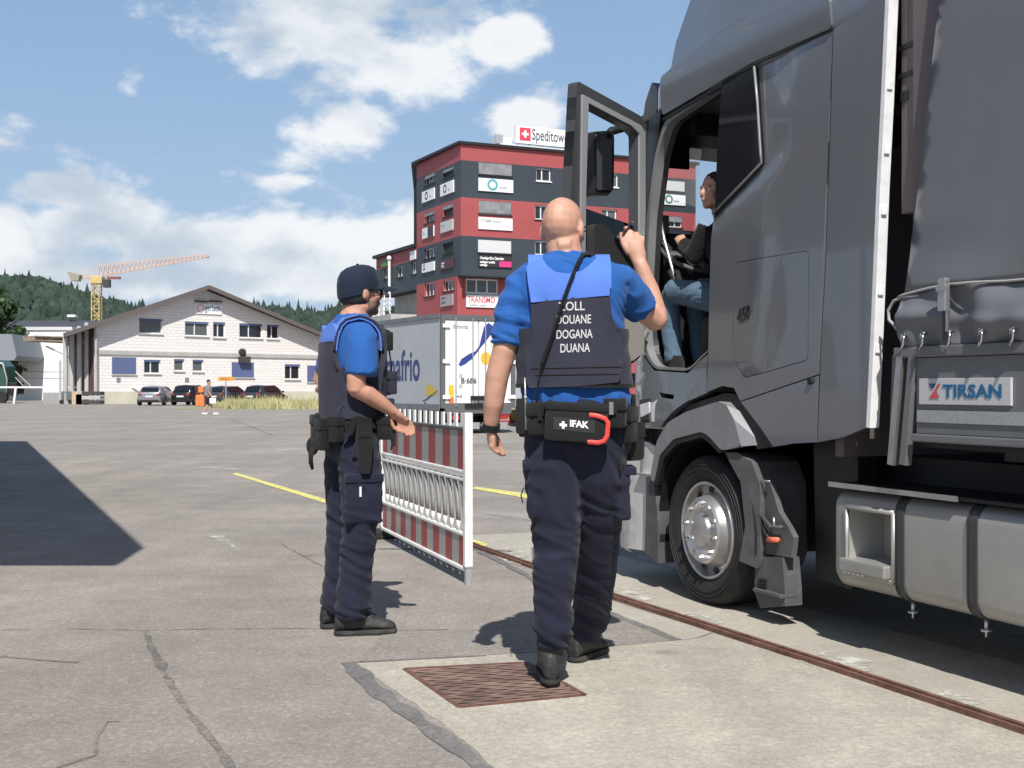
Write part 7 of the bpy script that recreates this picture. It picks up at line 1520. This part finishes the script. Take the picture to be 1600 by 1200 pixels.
for a in np.linspace(0, PI, 4)[:-1]: seam.tube([H(.0885*s*math.cos(a), -.012+.108*s*math.sin(a), z+.0045) for s, z in ((.99, .03), (.945, .064), (.80, .089), (.53, .106), (.1, .116), (-.53, .106), (-.80, .089), (-.945, .064), (-.99, .03))], .0012, 5)
pass
# hair below the cap, beard shadow, sunglasses
m = MB(); rg = []
for z, s in ((-.075, .80), (-.06, .93), (-.03, 1.0), (.0, 1.03), (.02, 1.0)):
    rg.append([H(.0795*s*math.cos(a), -.010+.1000*s*math.sin(a), z) for a in np.linspace(PI*.97, 2*PI*1.015, 20)]+[H(.070*s*math.cos(a), -.010+.088*s*math.sin(a), z) for a in np.linspace(2*PI*1.015, PI*.97, 20)])
obj('hair', MB().loft(rg), M_hair, p2, 60)
bm_ = bpy.data.meshes.new('beard'); hv = [v.co for v in p2.children[0].data.vertices]; hi_ = (h2.inverted() @ XF[p2.name])
loc = [hi_ @ v for v in hv]; keep = lambda q: q.z < -.055 and q.z > -.135 and q.y > -.005+(q.z+.055)*-.3 and q.z < -.040-.42*max(0, .045-q.y)+.02*noise.noise(q*60) and abs(q.x) < .075 and not (abs(q.x) < .024 and -.090 < q.z < -.062 and q.y > .06) and q.y > .0
sel = [i_ for i_, q in enumerate(loc) if keep(q)]; mp_ = {a: b for b, a in enumerate(sel)}; nn = p2.children[0].data.vertices
fs_ = [tuple(mp_[k] for k in p_.vertices) for p_ in p2.children[0].data.polygons if all(k in mp_ for k in p_.vertices)]
bm_.from_pydata([tuple(XF[p2.name] @ (nn[k].co+nn[k].normal*.0022)) for k in sel], [], fs_); obj('beard', bm_, mat('beard_stubble', (.17, .11, .085), .85, var=.3, vscale=90, bump=.3, bscale=400), p2, True)
m = MB(); m.tube([H(.083, -.012, -.008), H(.081, .045, -.005), H(.070, .086, -.006)], .0032, 6); m.tube([H(-.083, -.012, -.008), H(-.081, .045, -.005), H(-.070, .086, -.006)], .0032, 6)
m.loft([[H(x, y, .004), H(x, y+.004, .004), H(x*.96, y+.004, -.030), H(x*.96, y, -.030)] for x, y in ((-.071, .082), (-.055, .100), (-.03, .108), (0, .110), (.03, .108), (.055, .100), (.071, .082))]); obj('sunglasses', m, M_blkg, p2, 40)
# shirt
sh2 = torso_mb(M2, [(1.02, -.165, .165, .118, .0), (1.10, -.168, .168, .120, 0), (1.22, -.172, .172, .122, .0), (1.34, -.182, .182, .122, 0), (1.42, -.186, .186, .112, 0), (1.47, -.165, .165, .096, 0), (1.505, -.115, .115, .082, 0), (1.53, -.078, .078, .074, .005)])
sh2.tube([Q(.14, 0, 1.435), Q(.19, 0, 1.41), Q(.214, -.005, 1.34), Q(.226, -.008, 1.27), Q(.230, -.01, 1.235)], [(.066, .066), (.072, .068), (.074, .066), (.074, .066), (.072, .065)], 18)
sh2.tube([Q(-.14, 0, 1.435), Q(-.20, -.015, 1.40), Q(-.25, -.045, 1.32), Q(-.275, -.065, 1.26)], [(.066, .066), (.068, .066), (.062, .062), (.060, .060)], 18)
me = blend(sh2, .0075, 5); displace(me, folds(.0065, 14, 6, 8, -.8, ((1.25, .05, .8),))); shirt2 = obj('shirt', me, M_royal, p2, True)
b4 = BVHTree.FromPolygons([XF[p2.name] @ v.co for v in shirt2.data.vertices], [tuple(p.vertices) for p in shirt2.data.polygons])
ts = torso_mb(M2, [(1.02, -.168, .168, .121, .0), (1.10, -.170, .170, .122, 0), (1.22, -.174, .174, .124, .0), (1.34, -.184, .184, .124, 0), (1.42, -.188, .188, .114, 0), (1.47, -.167, .167, .098, 0), (1.505, -.117, .117, .084, 0), (1.53, -.080, .080, .076, .005)])
b4t = BVHTree.FromPolygons(ts.v, ts.f)
wrap('vest_side', b4t, M2, (0, 0), 1.03, 1.27, p2, M_vest, .006, .016, n=64, nz=6, bump=lambda a, z: .003*math.sin(z*50))
bo2 = [(-.15, 1.03), (.15, 1.03), (.172, 1.10), (.170, 1.26), (.150, 1.33), (.150, 1.395), (-.150, 1.395), (-.150, 1.33), (-.170, 1.26), (-.172, 1.10)]
drape('vest_back', b4t, M2, rounded(bo2, .015), p2, M_vest, -1, .012, .020, .022, 0)
yk2 = [(-.150, 1.392), (.150, 1.392), (.155, 1.44), (.140, 1.462), (.095, 1.482), (.07, 1.475), (.03, 1.46), (-.03, 1.46), (-.07, 1.475), (-.095, 1.482), (-.140, 1.462), (-.155, 1.44)]
drape('vest_yoke', b4t, M2, yk2, p2, M_yoke, -1, .013, .020, .02, 0)
fr2 = [(-.15, 1.03), (.15, 1.03), (.172, 1.10), (.168, 1.28), (.140, 1.36), (.130, 1.45), (.085, 1.48), (.07, 1.42), (-.07, 1.42), (-.085, 1.48), (-.130, 1.45), (-.140, 1.36), (-.168, 1.28), (-.172, 1.10)]
_, vf_b = drape('vest_front', b4t, M2, fr2, p2, M_vest, 1, .012, .030, .022, 0)
for s in (-1, 1):
    m = MB(); ring = []; x = s*.118
    for a in np.linspace(-.12*PI, 1.12*PI, 15):
        d = Vector((0, -math.cos(a), math.sin(a))); o = Vector((x, 0, 1.40)); dw = M2.to_3x3() @ d; h = b4.ray_cast(M2 @ o+dw*.3, -dw); r = .3-h[3] if h[0] is not None else .08; ring.append([M2 @ (o+Vector((q*.034, 0, -.006*(q*s)))+d*(r+e)) for q, e in ((-1, .017), (1, .017), (1, .002), (-1, .002))])
    m.loft(ring); obj('vest_strap', m, M_yoke, p2, 50)
    m = MB(); r2 = [[p.lerp(r[1 if s > 0 else 0], 0) for p in r] for r in ring]; edge = [r[1 if s > 0 else 0] for r in ring]; m.tube(edge, .006, 6); obj('strap_piping', m, M_vest, p2, True)
def pch(x, y, z, hx, hy, hz, yaw=0, nm='pouch', m_=None, flap=True, bev=.010):
    c = Q(x, y, z); a = M2.to_3x3() @ Vector((math.cos(yaw), math.sin(yaw), 0)); b = M2.to_3x3() @ Vector((-math.sin(yaw), math.cos(yaw), 0)); u = Vector((0, 0, 1))
    m = MB(); m.obox(c, a*hx, b*hy, u*hz, bev=bev); o = obj(nm, m, m_ or M_gear, p2, 40)
    if flap: m = MB(); m.obox(c+u*hz*.65, a*(hx+.003), b*(hy+.003), u*hz*.38, bev=.005); obj('flap', m, m_ or M_gear, o, 40)
    return o
pch(.08, .175, 1.20, .040, .022, .055, nm='vest_pouch', m_=M_vest); pch(-.04, .18, 1.20, .04, .024, .06, nm='vest_pouch', m_=M_vest); pch(.03, .175, 1.09, .07, .016, .035, nm='vest_pouch', m_=M_vest, flap=False)
m = MB(); m.obox(Q(.10, .16, 1.40), M2.to_3x3() @ Vector((.024, 0, 0)), M2.to_3x3() @ Vector((0, .016, 0)), Vector((0, 0, .045)), bev=.008); m.tube([Q(.10, .16, 1.36), Q(.11, .17, 1.28), Q(.06, .18, 1.20)], .004, 6); m.tube([Q(.02, .10, 1.50), Q(.06, .13, 1.46), Q(.10, .16, 1.44)], .012, 8); obj('radio_microphone', m, M_gear, p2, 40)
# trousers
legs2 = []
for s, dx in ((1, .0), (-1, .0)):
    f = .018 if s > 0 else -.006
    legs2.append(([Q(s*.085, .0, .92), Q(s*.095, f, .80), Q(s*.10, f, .66), Q(s*.10, f-.004, .50), Q(s*.10, f-.018, .36), Q(s*.10, f-.03, .22), Q(s*.10, f-.035, .13), Q(s*.10, f-.03, .08)], [(.105, .118), (.105, .122), (.096, .112), (.085, .100), (.080, .088), (.078, .086), (.084, .096), (.066, .082)]))
tro2 = trousers(p2, legs2, [(.80, -.05, .05, .06, 0), (.86, -.15, .15, .115, 0), (.93, -.172, .172, .125, 0), (1.00, -.170, .170, .122, 0), (1.06, -.162, .162, .116, 0)], .0050, M2, ((.10, .05, 1.8), (.45, .10, .9), (.22, .05, .8)), seed=11, pockets=[(Q(.195, .01, .655), M2.to_3x3() @ Vector((.020, 0, 0)), M2.to_3x3() @ Vector((0, .088, 0)), Vector((0, 0, .115))), (Q(-.195, .01, .655), M2.to_3x3() @ Vector((.020, 0, 0)), M2.to_3x3() @ Vector((0, .088, 0)), Vector((0, 0, .115)))])
fl_ = MB(); fl_.obox(Q(.200, .01, .752), M2.to_3x3() @ Vector((.021, 0, 0)), M2.to_3x3() @ Vector((0, .092, 0)), Vector((0, 0, .020)), bev=.006); obj('pocket_flap', fl_, M_navyc, tro2, 40)
fl_ = MB(); fl_.obox(Q(.2155, .055, .665), M2.to_3x3() @ Vector((.004, 0, 0)), M2.to_3x3() @ Vector((0, .036, 0)), Vector((0, 0, .042)), bev=.004); obj('phone_pocket', fl_, M_navyc, tro2, 40)
fl_ = MB(); fl_.obox(Q(.2165, -.012, .690), M2.to_3x3() @ Vector((.003, 0, 0)), M2.to_3x3() @ Vector((0, .005, 0)), Vector((0, .0, .024)), bev=.002); obj('white_pen', fl_, M_wtrim, tro2)
R2 = M2.to_3x3(); fd = R2 @ Vector((.12, 1, 0)); an = Q(.10, -.02, 0); boot(p2, (an.x-.0, an.y, 0), fd, s=1.0); an = Q(-.10, -.045, 0); boot(p2, (an.x, an.y, 0), R2 @ Vector((-.15, 1, 0)), s=1.0)
b5 = BVHTree.FromPolygons([XF[p2.name] @ v.co for v in tro2.data.vertices], [tuple(p.vertices) for p in tro2.data.polygons])
wrap('duty_belt', b5, M2, (0, 0), .985, 1.035, p2, M_gear, .004, .014, n=64, nz=3)
# holster with pistol on the right hip
hx = .222
m = MB(); prof2 = [(-.035, 1.00), (.040, 1.005), (.046, .93), (.036, .80), (.028, .775), (-.012, .775), (-.022, .81), (-.032, .90)]
m.prism(prof2, lambda p: Q(hx-.020, p[0], p[1]), lambda p: Q(hx+.020, p[0]*.92, p[1])); hol = obj('holster', m, M_gear, p2, 40)
m = MB(); m.prism([(-.030, 1.00), (.035, 1.005), (.04, 1.03), (-.03, 1.045), (-.052, 1.035)], lambda p: Q(hx-.012, p[0], p[1]), lambda p: Q(hx+.012, p[0], p[1])); m.prism([(-.052, 1.035), (-.02, 1.04), (-.055, .955), (-.095, .965)], lambda p: Q(hx-.011, p[0], p[1]), lambda p: Q(hx+.011, p[0], p[1])); obj('pistol', m, mat('pistol_black', (.02, .02, .021), .35, .3), hol, 40)
m = MB(); m.obox(Q(hx-.01, .0, .86), R2 @ Vector((.006, 0, 0)), R2 @ Vector((0, .05, 0)), Vector((0, 0, .012)), bev=.003); m.obox(Q(hx+.012, .0, .955), R2 @ Vector((.012, 0, 0)), R2 @ Vector((0, .030, 0)), Vector((0, 0, .012)), bev=.004); obj('holster_strap', m, M_gear, hol, 40)
pch(.175, .12, .985, .035, .030, .055, -.7); pch(.10, .165, .985, .04, .026, .05, -.2); pch(.165, -.115, .98, .028, .030, .060, .7, bev=.014); pch(.085, -.160, .955, .034, .028, .075, .2, bev=.014); pch(-.06, -.155, .98, .040, .026, .065, bev=.014); pch(-.17, -.08, .98, .03, .05, .07, -.5); pch(-.16, .12, .985, .035, .035, .05, .6)
m = MB()
for k in range(4): m.tube([Q(.07-k*.016, -.205, .90), Q(.07-k*.017, -.215+.004*k, .84), Q(.065-k*.018, -.205, .79+.008*k)], [.012, .011, .007], 7)
m.ellip(Q(.045, -.20, .90), (.03, .022, .045)); obj('hanging_gloves', m, M_gear, p2, True)
m = MB(); m.tube([Q(.19, .14, .96), Q(.19, .150, .91), Q(.19, .145, .88)], .005, 6); m.obox(Q(.195, .155, .93), Vector((.010, 0, 0)), Vector((0, .008, 0)), Vector((0, 0, .03)), bev=.003); obj('key_strap', m, M_gear, p2)

# ---------------------------------------------------------------- driver in the cab
def TW(t, w, z): return XF[tk.name] @ Vector((t, w, z))
pd = thing('person', 'lorry driver in a black top and blue jeans seated in the cab', 'person', tuple(TW(-.05, .25, 1.58)))
hdv = Matrix.Translation(TW(-.20, .20, 2.30)) @ Matrix.Rotation(math.atan2(-cP, sP)+math.radians(90+95), 4, 'Z')
body = head_mb(hdv, .92)
body.tube([TW(-.21, .22, 2.25), TW(-.17, .24, 2.12)], [.052, .060], 12)
body.tube([TW(-.12, .25, 2.08), TW(-.04, .27, 1.66)], [(.13, .10), (.14, .11)], 14)
body.tube([TW(-.16, .10, 2.06), TW(-.22, .06, 1.90), TW(-.40, .10, 2.01)], [.045, .040, .026], 12)
body.join(hand_mb(TW(-.40, .10, 2.01), TW(-.445, .105, 2.055), (0, 1, .2), (.3, .5, .5), (.4, 0, -1), L_=.07, thumb=1, w=.034))
body.tube([TW(-.16, .40, 2.06), TW(-.25, .46, 1.90), TW(-.46, .38, 2.0)], [.045, .040, .026], 12); body.join(hand_mb(TW(-.46, .38, 2.0), TW(-.51, .37, 2.03), (0, 1, .2), (.4, .5, .5), (0, 0, -1), L_=.07, thumb=1, w=.034))
me = blend(body, .0065, 3); obj('body', me, M_skin, pd, True)
for q in (-1, 1):
    e = MB().ellip(hdv @ Vector((q*.029, .073, -.012)), (.010, .010, .010)); ey = obj('eye', e, M_eye, pd, True); obj('iris', MB().ellip(hdv @ Vector((q*.029, .081, -.012)), (.0055, .004, .0055)), M_iris, ey, True)
m = MB(); rg = [[hdv @ Vector((.074*s*math.cos(a), -.012+.094*s*math.sin(a)*(1 if math.sin(a) < 0 else .90), z)) for a in np.linspace(0, 2*PI, 25)[:-1]] for z, s in ((.030, 1.0), (.055, .93), (.078, .74), (.094, .42), (.099, .05))]; m.loft(rg)
rg = [[hdv @ Vector((.0745*s*math.cos(a), -.012+.094*s*math.sin(a), z)) for a in np.linspace(PI, 2*PI, 16)]+[hdv @ Vector((.060*math.cos(a), -.010+.07*math.sin(a), z)) for a in np.linspace(2*PI, PI, 16)] for z, s in ((-.05, .93), (-.02, 1.0), (.032, 1.01))]; m.loft(rg); obj('hair', m, M_hair, pd, 50)
sj = MB(); sj.tube([TW(-.155, .25, 2.13), TW(-.13, .25, 2.07), TW(-.10, .26, 1.95), TW(-.06, .27, 1.75), TW(-.02, .27, 1.60)], [(.06, .06), (.155, .095), (.165, .115), (.155, .12), (.16, .13)], 18, up=(sP*-1, cP, 0)); sj.tube([TW(-.15, .12, 2.07), TW(-.22, .065, 1.91), TW(-.33, .085, 1.975), TW(-.375, .095, 2.00)], [.062, .056, .048, .042], 12); sj.tube([TW(-.15, .38, 2.07), TW(-.25, .46, 1.91), TW(-.42, .40, 1.98)], [.062, .056, .044], 12)
me = blend(sj, .009, 4); displace(me, folds(.005, 16, 6, 5)); obj('black_top', me, cloth_mat('black_top', (.008, .008, .009)), pd, True)
jn = MB()
for w_, dk_ in ((.115, 0), (.30, .015)): jn.tube([TW(-.02, w_+.06, 1.64), TW(-.25, w_+.02, 1.70), TW(-.52, w_, 1.745+dk_), TW(-.575, w_, 1.70), TW(-.56, w_, 1.52), TW(-.52, w_, 1.33)], [(.085, .085), (.080, .080), (.070, .072), (.065, .065), (.055, .058), (.052, .056)], 14)
me = blend(jn, .008, 4); displace(me, folds(.0045, 18, 6, 7)); obj('jeans', me, M_jean, pd, True)
for w_ in (.115, .30): m = MB(); m.loft([[TW(-.46+x, w_+a*.04, 1.275+z) for a, z in ((-1, .0), (1, .0), (.8, h_), (-.8, h_))] for x, h_ in ((.0, .09), (-.1, .08), (-.2, .05), (-.24, .03))]); obj('shoe', m, M_boot, pd, 60)

# ---------------------------------------------------------------- pedestrian far off
pp = G(325, 647.5); s_ = .95; MP = Matrix.Translation(pp) @ Matrix.Rotation(math.radians(-75), 4, 'Z')
pw = thing('person', 'distant pedestrian in a grey top and dark shorts crossing the far yard', 'person', tuple(pp))
def U(x, y, z): return MP @ (Vector((x, y, z))*s_)
hq = Matrix.Translation(U(0, .03, 1.58)) @ Matrix.Rotation(math.radians(-75), 4, 'Z'); body = head_mb(hq, .98); body.tube([U(0, .02, 1.52), U(0, 0, 1.40)], .055, 10)
body.tube([U(0, 0, 1.38), U(0, 0, .9)], [(.15, .1), (.14, .1)], 12)
for s, kx, ax_ in ((1, .10, .30), (-1, -.02, -.22)): body.tube([U(s*.09, 0, .88), U(s*.09, kx+.04, .48), U(s*.09, ax_, .10), U(s*.09, ax_+.06, .06)], [.08, .055, .04, .035], 10)
body.tube([U(.18, 0, 1.36), U(.22, .02, 1.10), U(.22, .14, .90), U(.22, .17, .83)], [.05, .042, .032, .03], 10); body.tube([U(-.18, 0, 1.36), U(-.22, -.05, 1.10), U(-.22, .0, .86), U(-.22, .0, .8)], [.05, .042, .032, .03], 10)
obj('body', blend(body, .016, 2), M_skin, pw, True)
m = MB(); m.tube([U(0, 0, 1.42), U(0, 0, 1.37), U(0, 0, 1.15), U(0, 0, .88)], [(.07, .07), (.20, .12), (.18, .125), (.17, .13)], 14); m.tube([U(.17, 0, 1.37), U(.22, .02, 1.14)], [.065, .06], 10); m.tube([U(-.17, 0, 1.37), U(-.22, -.04, 1.14)], [.065, .06], 10); obj('grey_top', blend(m, .016, 2), cloth_mat('grey_top', (.22, .21, .20)), pw, True)
m = MB(); m.tube([U(0, 0, .95), U(0, 0, .82)], [(.17, .13), (.17, .13)], 12)
for s, k_ in ((1, .06), (-1, -.01)): m.tube([U(s*.09, 0, .85), U(s*.10, k_+.03, .52)], [.10, .095], 10)
obj('shorts', blend(m, .016, 2), M_navyc, pw, True)
m = MB(); m.ellip(hq @ Vector((0, -.01, .05)), (.085, .105, .07)); obj('hat', m, M_hair, pw, True)
for ax_ in (.30, -.22): m = MB(); s2 = 1 if ax_ > 0 else -1; c = U(s2*.09, ax_+.06, .04); m.obox(c, R2 @ Vector((.045, 0, 0)), (MP.to_3x3() @ Vector((0, .13, 0))), Vector((0, 0, .035)), bev=.02); obj('shoe', m, M_frame, pw, 40)
bg_ = thing('carrier_bag', 'white carrier bag hanging from the pedestrian\'s hand', 'bag', tuple(U(.24, .2, .6))); m = MB(); c = U(.25, .22, .66); m.obox(c, MP.to_3x3() @ Vector((.06, 0, 0)), MP.to_3x3() @ Vector((0, .15, 0)), Vector((0, 0, .13)), bev=.04); obj('bag_body', m, M_frame, bg_, 40); m = MB(); m.tube([c+Vector((0, 0, .12)), U(.23, .18, .84)], .012, 5); obj('handle', m, M_frame, bg_)
